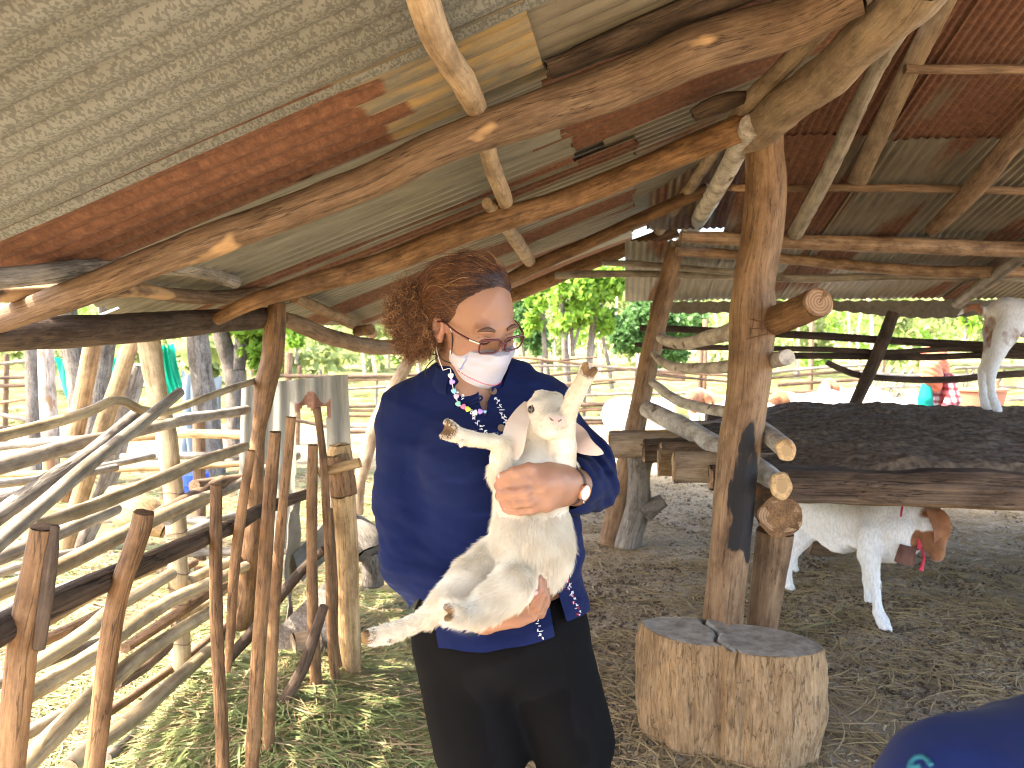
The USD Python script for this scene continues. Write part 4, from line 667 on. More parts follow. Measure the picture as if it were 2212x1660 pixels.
n = 4200; d = r_.uniform(1.7, 7, n); x = r_.uniform(-.25, .75, n) * d; P = np.stack([x, d, ground_z(x, d) + .004], 1)
scatter('chaff', 'short pale chips of chewed straw on the dark earth', [blades(5, 5, (.02, .06), (.003, .008), .3), blades(4, 6, (.015, .04), (.005, .010), .5)], 'straw', P, r_.uniform(0, 6.28, n), r_.uniform(.7, 1.2, n), r_.integers(0, 2, n))
def crumbs(n, seed, size, spread, flat=.6):
    r = np.random.default_rng(seed); V, Fc = [], []
    for q in range(n):
        c = np.append(r.normal(size=2) * spread, 0); b = r.normal(size=(5, 3)); b /= np.linalg.norm(b, axis=1, keepdims=True); h_ = trimesh.convex.convex_hull(np.vstack([b, -b[:2]])); k_ = sum(len(v) for v in V)
        V.append(np.array(h_.vertices) * r.uniform(*size) * [1, 1, flat] + c); Fc.append(np.array(h_.faces) + k_)
    return np.vstack(V), np.vstack(Fc)
plain('clod', (.06, .042, .027), .95, (30.0, (.13, .095, .062)), .1); plain('dropping', (.03, .022, .016), .7); plain('husk', (.5, .43, .31), .8, (40.0, (.36, .3, .2)), .15)
n = 9000; d = 1.6 + 6 * r_.random(n) ** 1.4; x = r_.uniform(-.35, .80, n) * d; keep = meshkit.fbm(np.stack([x * 2.2, d * 2.2, 0 * x + 7], -1), 3, 4) + .25 * r_.random(n) > .55; x, d = x[keep], d[keep]
scatter('soil_crumbs', 'crumbs of dark soil, dung pellets and pale husks trodden over the floor', [crumbs(9, 51, (.004, .012), .03), crumbs(12, 52, (.003, .006), .025, .8), crumbs(7, 53, (.002, .006), .03, .4)], ['clod', 'dropping', 'husk'], np.stack([x, d, ground_z(x, d) + .001], 1), r_.uniform(0, 6.28, len(x)), r_.uniform(.6, 1.5, len(x)), r_.choice(3, len(x), p=[.5, .2, .3]))
# heap of green hay
n = 5200; hx = r_.normal(-.78, .34, n); hy = r_.normal(2.75, .62, n); k = (hx < -.12 - .12 * np.maximum(0, hy - 2.4) + .05 * np.sin(hy * 9)) & (hy > 1.9) & (hy < 5); hx, hy = hx[k], hy[k]
hh = .15 * np.exp(-((hx + .85) / .35) ** 2 - ((hy - 2.75) / .5) ** 2); hz = ground_z(hx, hy) + hh * r_.random(len(hx)) ** .5
scatter('hay', 'green-yellow hay strewn in a heap along the foot of the picket fence', [blades(10, 11, (.12, .34), (.003, .007), .8), blades(9, 12, (.10, .28), (.004, .010), 1.1), blades(9, 13, (.15, .40), (.002, .005), .9)], ['hay_green', 'hay_green', 'straw'], np.stack([hx, hy, hz], 1), r_.uniform(0, 6.28, len(hx)), r_.uniform(.6, 1.1, len(hx)), np.where(r_.random(len(hx)) < .8, r_.integers(0, 2, len(hx)), 2))
n = 3000; hx = r_.uniform(-4.5, -1.0, n); hy = r_.uniform(1.6, 8, n); P = np.stack([hx, hy, ground_z(hx, hy) + .004], 1)
scatter('dry_hay', 'bleached hay trodden into the sunlit ground beyond the fence', [blades(8, 15, (.08, .25), (.003, .006), .7), blades(7, 16, (.1, .3), (.003, .007), .7)], ['straw', 'hay_green'], P, r_.uniform(0, 6.28, n), r_.uniform(.7, 1.3, n), r_.integers(0, 2, n))
GL = thing('green_stalk', 'long green leafy stalk lying on the earth under the goat', 'stalk')
for pts, w in (([(1705, 1366), (1760, 1352), (1830, 1342)], .010), ([(1700, 1344), (1770, 1340), (1815, 1318), (1822, 1296)], .005), ([(1720, 1369), (1780, 1373)], .004)):
    Q = np.array([hit(x, y, UP, .02) for x, y in pts]); C = catmull(np.c_[Q, np.full(len(Q), w)], 14); sd = np.cross(np.gradient(C[:, :3], axis=0), UP); sd /= np.linalg.norm(sd, axis=1, keepdims=True); wd = (w * np.sin(np.linspace(.15, 3.0, 14)))[:, None]
    put('leaf', (np.stack([C[:, :3] - sd * wd + UP * .003, C[:, :3] + sd * wd + UP * .006], 1).reshape(-1, 3), np.array([[2 * q, 2 * q + 1, 2 * q + 3, 2 * q + 2] for q in range(13)])), 'hay_green', GL)

# ------------------------------------------------------------------ trees and woods
def leaf_cloud(n, centers, size, seed, aspect=.6, droop=.3):
    """centers: (x, y, z, rx, ry, rz, weight); leaves lie in clumps near the shell of each lobe"""
    r = np.random.default_rng(seed); c = np.asarray(centers, float); w = c[:, 6] / c[:, 6].sum(); q = r.choice(len(c), n, p=w); nc = max(n // 26, 1); cl = r.normal(size=(nc, 3)); cl /= np.linalg.norm(cl, axis=1, keepdims=True); cl *= (r.random((nc, 1)) ** .4)
    lobe = r.choice(len(c), nc, p=w); a = r.integers(0, nc, n); off = cl[a] * c[lobe[a], 3:6]; p = c[lobe[a], :3] + off + r.normal(size=(n, 3)) * c[lobe[a], 3:6].mean(1, keepdims=True) * .11
    d = r.normal(size=(n, 3)); d[:, 2] -= droop; d /= np.linalg.norm(d, axis=1, keepdims=True); s_ = np.cross(d, r.normal(size=(n, 3))); s_ /= np.linalg.norm(s_, axis=1, keepdims=True); l = size * r.uniform(.6, 1.3, (n, 1)); wv = l * aspect / 2
    V = np.stack([p, p + d * l * .45 - s_ * wv, p + d * l, p + d * l * .45 + s_ * wv], 1).reshape(-1, 3); f = np.arange(4 * n).reshape(-1, 4); return V, f
def cone_pts(pts, d): return [np.append(at(x, y, d), w / 2 * d / F) for x, y, w in pts]
def trunk_mesh(lines, d, seed, knob=.16):
    return join([tube([p[:3] for p in cone_pts(l, d)], [p[3] for p in cone_pts(l, d)], 14, knob, seed + q, step=.07, lump=.6) for q, l in enumerate(lines)])
def tree(name, label, d, lines, crown, nleaf, size, leaf, seed, cat='tree', group=None, bark='grey_bark'):
    T = thing(name, label, cat, group); put('trunk', trunk_mesh(lines, d, seed), bark, T)
    if nleaf: put('crown', leaf_cloud(nleaf, [[*at(c[0], c[1], d + c[5] if len(c) > 5 else d), c[2] * d / F, (c[3] if len(c) > 6 else c[2]) * d / F, c[3] * d / F, c[4]] for c in crown], size, seed), leaf, T, smooth=False)
tree('yard_tree', 'slim dark tree trunk at the far left edge behind the mottled post', 6.6, [[(84, 1060, 42), (76, 960, 36), (74, 860, 34), (72, 740, 34), (70, 560, 30)]], [(40, 560, 120, 60, 1), (200, 540, 100, 50, 1)], 1600, .10, 'leaf_mid', 1)
tree('yard_tree', 'twin-stemmed dark tree behind the peeled leaning posts', 7.2, [[(182, 1000, 58), (175, 900, 46), (166, 800, 46), (150, 720, 44), (130, 560, 40)], [(195, 960, 44), (210, 880, 42), (222, 790, 40), (234, 700, 38), (240, 560, 34)]], [(150, 540, 140, 60, 1), (300, 560, 120, 60, 1)], 1800, .10, 'leaf_mid', 2)
tree('yard_tree', 'straight grey-barked tree trunk beside the forked tree, left of the zinc sheet', 7.6, [[(462, 1050, 56), (450, 920, 50), (440, 840, 48), (428, 740, 46), (415, 580, 44)]], [(420, 560, 130, 60, 1), (560, 600, 60, 30, .4)], 1800, .10, 'leaf_mid', 3)
tree('forked_tree', 'grey-barked tree forking into two limbs just below the eave log', 8.2, [[(515, 1040, 52), (510, 940, 44), (509, 850, 42), (508, 800, 46)], [(503, 815, 34), (492, 770, 34), (478, 720, 34), (455, 600, 30)], [(512, 815, 30), (518, 770, 30), (524, 725, 30), (530, 600, 28)]], [(560, 690, 60, 60, 1), (470, 640, 120, 50, 1), (552, 760, 22, 40, .5)], 2200, .10, 'leaf_bright', 4)
for q, (x0, w0, tilt, lab) in enumerate([(1168, 10, 10, 'pale'), (1218, 14, 8, 'grey'), (1246, 9, -16, 'slender dark'), (1287, 14, -14, 'stout dark')]):
    pass
tree('leafy_tree', 'slender pale tree leftmost in the clump behind the woman\'s head', 12.6, [[(1186, 850, 13), (1177, 752, 11), (1170, 660, 10), (1160, 540, 9)]], [(1165, 620, 40, 50, 1), (1150, 700, 22, 30, .5)], 1100, .11, 'leaf_bright', 5)
tree('leafy_tree', 'grey tree with the broadest trunk in the bright green clump', 12.2, [[(1228, 850, 18), (1221, 760, 15), (1214, 680, 14), (1210, 560, 12)], [(1238, 770, 9), (1234, 690, 8), (1244, 610, 8), (1250, 540, 7)], [(1236, 760, 7), (1255, 700, 6), (1275, 660, 5)]], [(1235, 610, 52, 52, 2), (1215, 690, 26, 34, .7), (1262, 665, 34, 36, 1)], 2600, .12, 'leaf_bright', 6)
tree('leafy_tree', 'dark leaning tree with a forked limb reaching right toward the tin roof', 12.4, [[(1268, 850, 17), (1276, 750, 15), (1284, 680, 15), (1292, 600, 13), (1292, 520, 12)], [(1290, 680, 9), (1312, 645, 7), (1352, 622, 5)], [(1283, 745, 9), (1272, 800, 8), (1262, 850, 8)]], [(1305, 610, 48, 44, 2), (1300, 700, 22, 28, .6), (1335, 600, 30, 30, .8)], 2300, .12, 'leaf_bright', 7)
tree('leafy_tree', 'thin bent grey sapling leaning left, rightmost in the bright green clump', 12.8, [[(1322, 840, 11), (1314, 785, 9), (1304, 740, 8), (1300, 690, 6)]], [(1310, 690, 26, 26, 1)], 500, .10, 'leaf_mid', 8)
def bush(label, d, crown, n, size, leaf, seed): tree('bush', label, d, [[(crown[0][0], crown[0][1] + crown[0][3] + 25, 8), (crown[0][0] + 3, crown[0][1] + 5, 6), (crown[0][0] - 2, crown[0][1] - 30, 4)]], crown, n, size, leaf, seed, cat='bush')
bush('fine-leaved green bush left of the tree clump, nearest the glasses', 15, [(1130, 690, 34, 60, 1), (1160, 730, 26, 40, .7), (1120, 620, 30, 40, .7)], 3600, .10, 'leaf_mid', 11)
bush('big feathery dark green bush behind the leaning post', 15.5, [(1400, 700, 56, 64, 2), (1350, 720, 34, 46, 1), (1440, 760, 40, 34, 1), (1480, 690, 50, 40, 1)], 8000, .11, 'leaf_mid', 12)
bush('low rounded green bush right of the gnarled post, in the bright field', 17, [(640, 725, 20, 36, 1), (620, 690, 30, 40, 1)], 1500, .12, 'leaf_bright', 13)
bush('hanging green branch with big leaves beside the goat\'s tail', 8.5, [(2085, 690, 20, 18, 1), (2128, 742, 9, 20, .5)], 140, .12, 'leaf_bright', 14)
# the far woods read as one mass
W_, k = [], 0
r_ = np.random.default_rng(33)
for q in range(64):
    a = -1.0 + 2.0 * q / 63 + r_.uniform(-.02, .02); dist = r_.uniform(24, 52); h = r_.uniform(2.0, 3.6) + dist * .05
    X, Y = dist * a * .92, dist; W_.append([X, Y, h * .55, dist * .045, dist * .04, h * .5, 1.0])
for q in range(40):
    a = r_.uniform(-1.1, 1.1); dist = r_.uniform(55, 80); W_.append([dist * a, dist, 3.2, 5, 3, 3.0, 1.2])
for q in range(16): W_.append([r_.uniform(-11, -4.5), r_.uniform(15, 26), .9, r_.uniform(.5, 1.1), .8, r_.uniform(.5, .9), .25])
put('far_woods', leaf_cloud(64000, W_, .34, 40, .55), 'leaf_dry', smooth=False, label='far sunlit yellow-green woods beyond the bright field', cat='woods', kind='stuff')
put('far_thicket', leaf_cloud(30000, [[w[0] + .8, w[1] + 2, w[2] * 1.05, w[3] * .9, w[4], w[5] * 1.1, w[6]] for w in W_[:64]], .30, 41, .55), 'leaf_bright', smooth=False, label='greener thicket mixed into the far woods', cat='woods', kind='stuff')
FT = []
for q in range(46):
    a = r_.uniform(-.8, .95); dist = r_.uniform(20, 34); X = dist * a * .8; FT.append(tube([[X, dist, 0], [X + r_.uniform(-.2, .2), dist, 1.5], [X + r_.uniform(-.5, .5), dist, 3.6]], [.06, .05, .03], 7, .1, 500 + q, step=.3))
put('far_trunks', join(FT), 'pale_mottled', label='thin pale trunks standing along the edge of the far woods', cat='woods', kind='stuff')
n = 9000; d = 12 + 26 * r_.random(n) ** 1.3; x = r_.uniform(-.8, .9, n) * d
scatter('field_grass', 'tall bleached grass of the open field behind the pens', [blades(9, 31, (.15, .4), (.006, .014), .4)], 'field_grass', np.stack([x, d, ground_z(x, d)], 1), r_.uniform(0, 6.28, n), r_.uniform(.8, 1.6, n), np.zeros(n))

# ------------------------------------------------------------------ far fences
BF = thing('far_fence', 'long pale stick fence crossing the yard behind the goats', 'fence')
def fr(pts, d=9.6, m='grey_pole', nm='rail'): return pole(nm, onD(d), pts, m, BF, knob=.12, sides=8)
for _q, pts in enumerate([[(560, 812, 9), (750, 814, 8), (860, 812, 8), (960, 806, 8)], [(740, 822, 6), (860, 820, 6), (960, 822, 6)], [(740, 841, 7), (800, 838, 7), (960, 828, 7)], [(740, 879, 7), (840, 878, 7), (960, 880, 7)], [(740, 887, 6), (960, 888, 6)], [(740, 899, 6), (960, 899, 6)], [(740, 922, 8), (960, 920, 8)], [(740, 934, 8), (960, 932, 8)], [(600, 900, 7), (720, 925, 8)],
            [(940, 776, 5), (1113, 773, 6), (1170, 777, 6), (1280, 789, 6), (1376, 800, 6), (1480, 812, 6)], [(940, 796, 5), (1113, 792, 6), (1260, 791, 6), (1376, 797, 6), (1500, 806, 6)], [(1100, 790, 5), (1180, 782, 5), (1290, 772, 4)], [(1150, 816, 6), (1250, 806, 6), (1400, 796, 5)], [(1180, 834, 6), (1240, 828, 7), (1374, 818, 6), (1480, 822, 6)], [(1150, 857, 7), (1244, 855, 7), (1363, 851, 7), (1500, 850, 6)], [(1170, 842, 4), (1330, 826, 4)],
            [(1230, 876, 10), (1310, 874, 10), (1400, 878, 9)], [(1225, 890, 9), (1300, 884, 8), (1420, 888, 9)], [(1225, 903, 8), (1330, 905, 9), (1440, 903, 8)], [(1225, 914, 10), (1320, 913, 10)],
            [(1400, 810, 6), (1480, 816, 6), (1582, 826, 6)], [(1395, 800, 6), (1480, 806, 6), (1582, 812, 6)], [(1660, 806, 7), (1760, 796, 7), (1880, 788, 7)], [(1660, 818, 6), (1780, 806, 6), (1880, 800, 5)], [(1680, 832, 8), (1800, 824, 8), (1880, 820, 8)], [(1660, 850, 6), (1760, 846, 6), (1870, 842, 6)],
            [(-30, 790, 8), (60, 780, 8)], [(-30, 818, 8), (60, 815, 8)], [(-30, 835, 9), (60, 832, 9)], [(-30, 875, 7), (62, 862, 7)], [(-30, 890, 9), (60, 908, 10)], [(-30, 925, 7), (62, 922, 7)]]):
    fr(pts, m=['plank', 'bark_beam', 'grey_pole', 'plank'][_q % 4])
for x, y0, y1, w in ((12, 765, 960, 12), (622, 762, 950, 17), (645, 790, 950, 10), (690, 800, 960, 8), (812, 815, 950, 7), (905, 790, 940, 8), (1168, 770, 930, 9), (1262, 820, 935, 8), (1370, 800, 935, 8), (1512, 742, 850, 11), (1522, 690, 850, 12), (1752, 690, 850, 11), (1905, 770, 876, 11), (1990, 760, 870, 10)):
    fr([(x + 2, y0, w), (x, (y0 + y1) / 2, w), (x - 2, y1 + 20, w)], 9.7, 'bark_beam' if w > 9 else 'grey_pole', 'post')
for xa, ya, xb, yb in ((1908, 792, 1868, 882), (1927, 795, 1880, 880), (1956, 798, 1898, 882), (1973, 796, 1915, 884), (1945, 850, 1925, 886), (2090, 795, 2066, 880), (2105, 793, 2080, 860), (2170, 800, 2150, 840)): fr([(xa, ya, 6), (xb, yb, 7)], 8.6, 'grey_pole', 'stick')
for pts in ([(1860, 805, 9), (1960, 812, 9), (2040, 808, 8)], [(1840, 876, 8), (1960, 866, 9), (2050, 860, 8)], [(1860, 838, 7), (2000, 834, 7)], [(2060, 796, 7), (2250, 790, 7)], [(2060, 812, 7), (2250, 804, 7)], [(2160, 836, 6), (2250, 840, 6)], [(2160, 866, 6), (2250, 862, 6)]): fr(pts, 8.6)
# green shade net, blue cloth, bucket
def cloth(name, c, d, m, label, cat, amp=.05, seed=0, n=40):
    U, V_ = np.meshgrid(np.linspace(0, 1, n), np.linspace(0, 1, n), indexing='ij'); U_, W_ = U[..., None], V_[..., None]; c = [at(x, y, d) for x, y in c]
    P = c[0] * (1 - U_) * (1 - W_) + c[1] * U_ * (1 - W_) + c[2] * U_ * W_ + c[3] * (1 - U_) * W_; q = np.stack([U * 6, V_ * 1.2, 0 * U + seed], -1)
    P[..., 1] += amp * 2 * (meshkit.fbm(q, 3, seed) - .5) + amp * .5 * np.sin(U * 26 + 2 * np.sin(V_ * 4)); P[..., 2] -= .05 * np.sin(U * np.pi * 3) ** 2 * (1 - V_)
    i, j = np.meshgrid(np.arange(n - 1), np.arange(n - 1), indexing='ij'); k = i * n + j
    return put(name, (P.reshape(-1, 3), np.stack([k, k + n, k + n + 1, k + 1], -1).reshape(-1, 4)), m, label=label, cat=cat)
mat('net', {'d': ('principled_bsdf', {'base_color': (.0, .22, .13), 'roughness': .7}), 't': ('translucent_bsdf', {'color': (.01, .32, .2)}), 'm': ('mix_closure', {'fac': .45})}, [('d.BSDF', 'm.closure1'), ('t.BSDF', 'm.closure2')], 'm.closure')
plain('blue_cloth', (.24, .30, .36), .85, (4.0, (.32, .38, .43))); plain('blue_plastic', (.02, .06, .35), .4); plain('terracotta', (.36, .15, .08), .7, (6.0, (.28, .12, .07)))
cloth('shade_net', [(112, 772), (264, 768), (300, 930), (150, 930)], 8.8, 'net', 'bright green shade net hung behind the tree trunks at left', 'net', .10, 1)
cloth('shade_net', [(345, 742), (372, 742), (400, 860), (352, 850)], 8.9, 'net', 'narrow strip of green shade net right of the bamboo upright', 'net', .06, 2)
cloth('hung_cloth', [(388, 800), (478, 812), (470, 980), (396, 985)], 8.7, 'blue_cloth', 'faded blue cloth hanging between the straight and the forked tree', 'cloth', .08, 3)
plain('denim_line', (.1, .16, .28), .8)
BK = thing('barrel', 'dark blue plastic barrel standing behind the rail fence, under the trees', 'barrel', loc=at(422, 1090, 6.8) * [1, 1, 0])
_pr = np.array([[.001, .0], [.12, .0], [.13, .02], [.125, .12], [.132, .14], [.132, .17], [.125, .19], [.125, .33], [.118, .35], [.001, .345]]) * [1, .5]; put('body', tm(trimesh.creation.revolve(_pr, sections=28)), 'blue_plastic', BK, smooth=40)
put('rim', tm(trimesh.creation.torus(.124, .008)), 'blue_plastic', BK); 

# ------------------------------------------------------------------ the woman and the kid she holds
def mpx(px, d): return px * d / F
class Sdf_:
    """a union of shape groups, each looked at only near its own box"""
    def __init__(s): s.g = []
    def add(s, fn, lo, hi, k=.012): s.g.append((fn, np.minimum(lo, hi) - .03, np.maximum(lo, hi) + .03, k)); return s
    def chain(s, pts, rad, k=.012, kk=.0):
        pts = np.asarray(pts, float); m = max(rad); return s.add(lambda p: chain(p, pts, rad, kk), pts.min(0) - m, pts.max(0) + m, k)
    def ell(s, c, r, Rm=None, k=.02): c = np.asarray(c, float); m = max(r); return s.add(lambda p: ell(p, c, r, Rm), c - m, c + m, k)
    def __call__(s, p):
        d = np.full(len(p), 9.0)
        for fn, lo, hi, k in s.g:
            bd = np.linalg.norm(np.maximum(np.maximum(lo - p, p - hi), 0), axis=1); near = bd < .001
            far = np.minimum(d, bd + .03); dn = d[near]; e = fn(p[near]); d = far; d[near] = smin(dn, e, k) if k else np.minimum(dn, e)
        return d
    def box(s): return np.min([q[1] for q in s.g], 0) - .01, np.max([q[2] for q in s.g], 0) + .01
def orient(vf):
    m = trimesh.Trimesh(vf[0], vf[1], process=False)
    return (vf[0], vf[1][:, ::-1]) if m.volume < 0 else vf
def sculpt(fn, h, disp=None, relax=2, box=None):
    lo, hi = box or fn.box(); f2 = fn if disp is None else (lambda p: fn(p) + disp(p)); return orient(blob(f2, lo, hi, h, relax))
# skin, cloth, hair, fur
mat('skin', {'a': ('attribute', {'attribute': 'rest'}), 'bl': ('attribute', {'attribute': 'blush'}), 'n': ('noise_texture', {'scale': 60.0, 'detail': 4.0}), 'n2': ('noise_texture', {'scale': 9.0, 'detail': 3.0}), 'r': ('rgb_ramp', {'ramp': [(.3, (.235, .112, .060)), (.7, (.30, .148, .084))]}), 'bm': ('mix', {'color2': (.40, .15, .11)}),
    'b': ('bump', {'strength': .12, 'distance': .001}), 'p': ('principled_bsdf', {'roughness': .48, 'specular_ior_level': .4, 'subsurface_weight': .25, 'subsurface_scale': .006, 'subsurface_radius': (1, .35, .2)})},
    [('a.vector', 'n.vector'), ('a.vector', 'n2.vector'), ('n2.fac', 'r.fac'), ('r.color', 'bm.color1'), ('bl.fac', 'bm.fac'), ('bm.color', 'p.base_color'), ('n.fac', 'b.height'), ('b.normal', 'p.normal')])
def cloth_mat(name, c1, c2, weave=900.0, rough=.9, sheen=.03):
    mat(name, {'a': ('attribute', {'attribute': 'rest'}), 'n': ('noise_texture', {'scale': 7.0, 'detail': 5.0, 'roughness': .6}), 'm': ('mapping', {'scale': (1, 1, .25)}), 'n2': ('noise_texture', {'scale': weave, 'detail': 2.0}), 'r': ('rgb_ramp', {'ramp': [(.3, c1), (.7, c2)]}), 'r2': ('rgb_ramp', {'ramp': [(.3, (.75, .75, .75)), (.7, (1.15, 1.15, 1.15))]}), 'x': ('mix', {'mix_type': 'multiply', 'fac': .7}),
        'b': ('bump', {'strength': .25, 'distance': .001}), 'p': ('principled_bsdf', {'roughness': rough, 'specular_ior_level': .08, 'sheen_weight': sheen, 'sheen_roughness': .5})},
        [('a.vector', 'n.vector'), ('a.vector', 'm.vector'), ('m.vector', 'n2.vector'), ('n.fac', 'r.fac'), ('r.color', 'x.color1'), ('n2.fac', 'r2.fac'), ('r2.color', 'x.color2'), ('x.color', 'p.base_color'), ('n2.fac', 'b.height'), ('b.normal', 'p.normal')])
cloth_mat('navy', (.0055, .0095, .043), (.008, .0135, .057)); cloth_mat('black_cloth', (.0028, .0025, .0026), (.0042, .0037, .0038), sheen=.0); cloth_mat('mask_cloth', (.42, .39, .425), (.47, .44, .47), 1400.0, .8, .0)
def hair_mat(name, c1, c2, rough=.45):
    mat(name, {'o': ('hair_info', {}), 'g': ('geometry', {}), 'n': ('white_noise_texture', {'dimensions': '3D'}), 'a': ('attribute', {'attribute': 'rest'}), 'nz': ('noise_texture', {'scale': 24.0, 'detail': 3.0}), 'r': ('rgb_ramp', {'ramp': [(.3, c1), (.7, c2)]}), 'p': ('principled_bsdf', {'roughness': rough, 'specular_ior_level': .35})},
        [('g.position', 'nz.vector'), ('nz.fac', 'r.fac'), ('r.color', 'p.base_color')])
hair_mat('dark_hair', (.020, .008, .005), (.055, .020, .009)); hair_mat('auburn_hair', (.07, .023, .008), (.19, .075, .024)); hair_mat('blond_strand', (.30, .15, .05), (.45, .26, .11))
hair_mat('kid_fur', (.62, .52, .37), (.80, .73, .59), .75)
mat('kid_skin', {'a': ('attribute', {'attribute': 'rest'}), 'pk': ('attribute', {'attribute': 'pink'}), 'hf': ('attribute', {'attribute': 'horn'}), 'di': ('attribute', {'attribute': 'dirt'}), 'n': ('noise_texture', {'scale': 40.0, 'detail': 6.0, 'roughness': .7}), 'n2': ('noise_texture', {'scale': 12.0, 'detail': 4.0}), 'r': ('rgb_ramp', {'ramp': [(.3, (.56, .46, .32)), (.65, (.74, .66, .53))]}),
    'm1': ('mix', {'color2': (.56, .30, .255)}), 'm3': ('mix', {'color2': (.42, .28, .13)}), 'm2': ('mix', {}), 'hr': ('rgb_ramp', {'ramp': [(.35, (.07, .035, .016)), (.65, (.22, .125, .05))]}), 'b': ('bump', {'strength': .5, 'distance': .003}), 'p': ('principled_bsdf', {'roughness': .75, 'specular_ior_level': .2})},
    [('a.vector', 'n.vector'), ('a.vector', 'n2.vector'), ('n2.fac', 'r.fac'), ('r.color', 'm1.color1'), ('pk.fac', 'm1.fac'), ('m1.color', 'm3.color1'), ('di.fac', 'm3.fac'), ('m3.color', 'm2.color1'), ('n.fac', 'hr.fac'), ('hr.color', 'm2.color2'), ('hf.fac', 'm2.fac'), ('m2.color', 'p.base_color'), ('n.fac', 'b.height'), ('b.normal', 'p.normal')])
def curves(name, strands, widths, m, parent, label=None):
    path = numbered(parent + '/' + name); c = UsdGeom.BasisCurves.Define(stage, path); c.CreateTypeAttr('linear')
    P = np.vstack(strands); c.CreatePointsAttr(Vt.Vec3fArray.FromNumpy(P.astype(np.float32))); c.CreateCurveVertexCountsAttr(Vt.IntArray([len(s_) for s_ in strands]))
    c.CreateWidthsAttr(Vt.FloatArray.FromNumpy(np.concatenate([w * np.ones(len(s_)) if np.ndim(w) == 0 else w for s_, w in zip(strands, widths)]).astype(np.float32))); c.SetWidthsInterpolation('vertex')
    UsdShade.MaterialBindingAPI.Apply(c.GetPrim()).Bind(MATS[m]); tag(c, label); return path

WOMAN = thing('person', 'woman in navy tunic, red glasses and white mask cradling a white kid goat', 'person')
# head frame
yaw, pit, rol = math.radians(39), math.radians(29), math.radians(7)
hf = np.array([math.sin(yaw) * math.cos(pit), -math.cos(yaw) * math.cos(pit), -math.sin(pit)]); he = np.array([math.cos(yaw), math.sin(yaw), 0]); hu = np.cross(hf, he)
he, hu = he * math.cos(rol) + hu * math.sin(rol), hu * math.cos(rol) - he * math.sin(rol)
HS = .94; HC = at(1072, 729, 1.53) - .09 * HS * hf; HM = np.stack([he, hf, hu], 1)                       # columns: lateral, forward, up
def hl(x, y, z): return HC + HM @ np.array([x, y, z]) * HS
def tol(p): return (p - HC) @ HM / HS
def head_sdf(p):
    q = tol(p)
    d = ell(q, (0, -.012, .028), (.077, .098, .088)); d = smin(d, ell(q, (0, .032, -.035), (.067, .066, .098)), .03)
    d = smin(d, ell(q, (0, .060, -.103), (.036, .034, .026)), .03)
    for s_ in (-1, 1):
        d = smin(d, ell(q, (s_ * .038, .056, -.046), (.032, .034, .034)), .022)
        d = np.maximum(d, -ell(q, (s_ * .033, .112, .000), (.021, .020, .0125)) * .8) if False else smin(d, ell(q, (s_ * .028, .086, .020), (.026, .013, .010)), .016)
        d = smin(d, ell(q, (s_ * .032, .080, -.002), (.0165, .0155, .0125)), .008)
        e = ell(q, (s_ * .079, -.012, -.022), (.011, .021, .032), rot(12, 0, 0)); e = np.maximum(e, -ell(q, (s_ * .090, -.008, -.018), (.011, .012, .020))); e = smin(e, ell(q, (s_ * .080, .004, -.024), (.005, .005, .009)), .004); e = smin(e, ell(q, (s_ * .077, -.002, -.048), (.006, .009, .009)), .006)
        d = smin(d, e, .006)
    n_ = cone(q, (0, .092, .004), (0, .110, -.040), .009, .0125); n_ = smin(n_, ell(q, (.012, .102, -.044), (.008, .009, .008)), .008); n_ = smin(n_, ell(q, (-.012, .102, -.044), (.008, .009, .008)), .008)
    return smin(d, n_, .012) * HS
BODY = Sdf_(); BODY.add(head_sdf, HC - .16, HC + .16, .0)
neck0 = at(1010, 850, 1.62)
BODY.chain([hl(0, -.03, -.06), hl(0, -.02, -.115), neck0], [.056, .054, .066], .02)
BODY.ell(at(1050, 975, 1.64), (.165, .105, .14), k=.04); BODY.ell(at(1070, 1180, 1.62), (.17, .135, .2), k=.05); BODY.ell(at(1080, 1330, 1.62), (.15, .11, .12), k=.05)
BODY.chain([at(905, 892, 1.66), at(1170, 880, 1.66)], [.055, .05], .04)
BODY.chain([at(890, 905, 1.64), at(882, 1080, 1.62), at(897, 1215, 1.60), at(1010, 1318, 1.45), at(1048, 1336, 1.405)], [.055, .05, .048, .036, .027], .02, .01)
BODY.chain([at(1180, 895, 1.68), at(1268, 1003, 1.63), at(1276, 1045, 1.58), at(1245, 1052, 1.44), at(1222, 1048, 1.385)], [.05, .046, .044, .035, .029], .02, .01)
for x0, x1 in ((1010, 1040), (1165, 1240)):
    BODY.chain([at(x0 + 20, 1380, 1.62), at(x1, 1600, 1.62), at(x1, 1600, 1.62) * [1, 1, 0] + [0, .02, .44], at(x1, 1600, 1.62) * [1, 1, 0] + [0, .06, .08]], [.075, .07, .05, .036], .02)
    BODY.chain([at(x1, 1600, 1.62) * [1, 1, 0] + [0, .07, .04], at(x1, 1600, 1.62) * [1, 1, 0] + [.02, -.12, .028]], [.035, .028], .02)
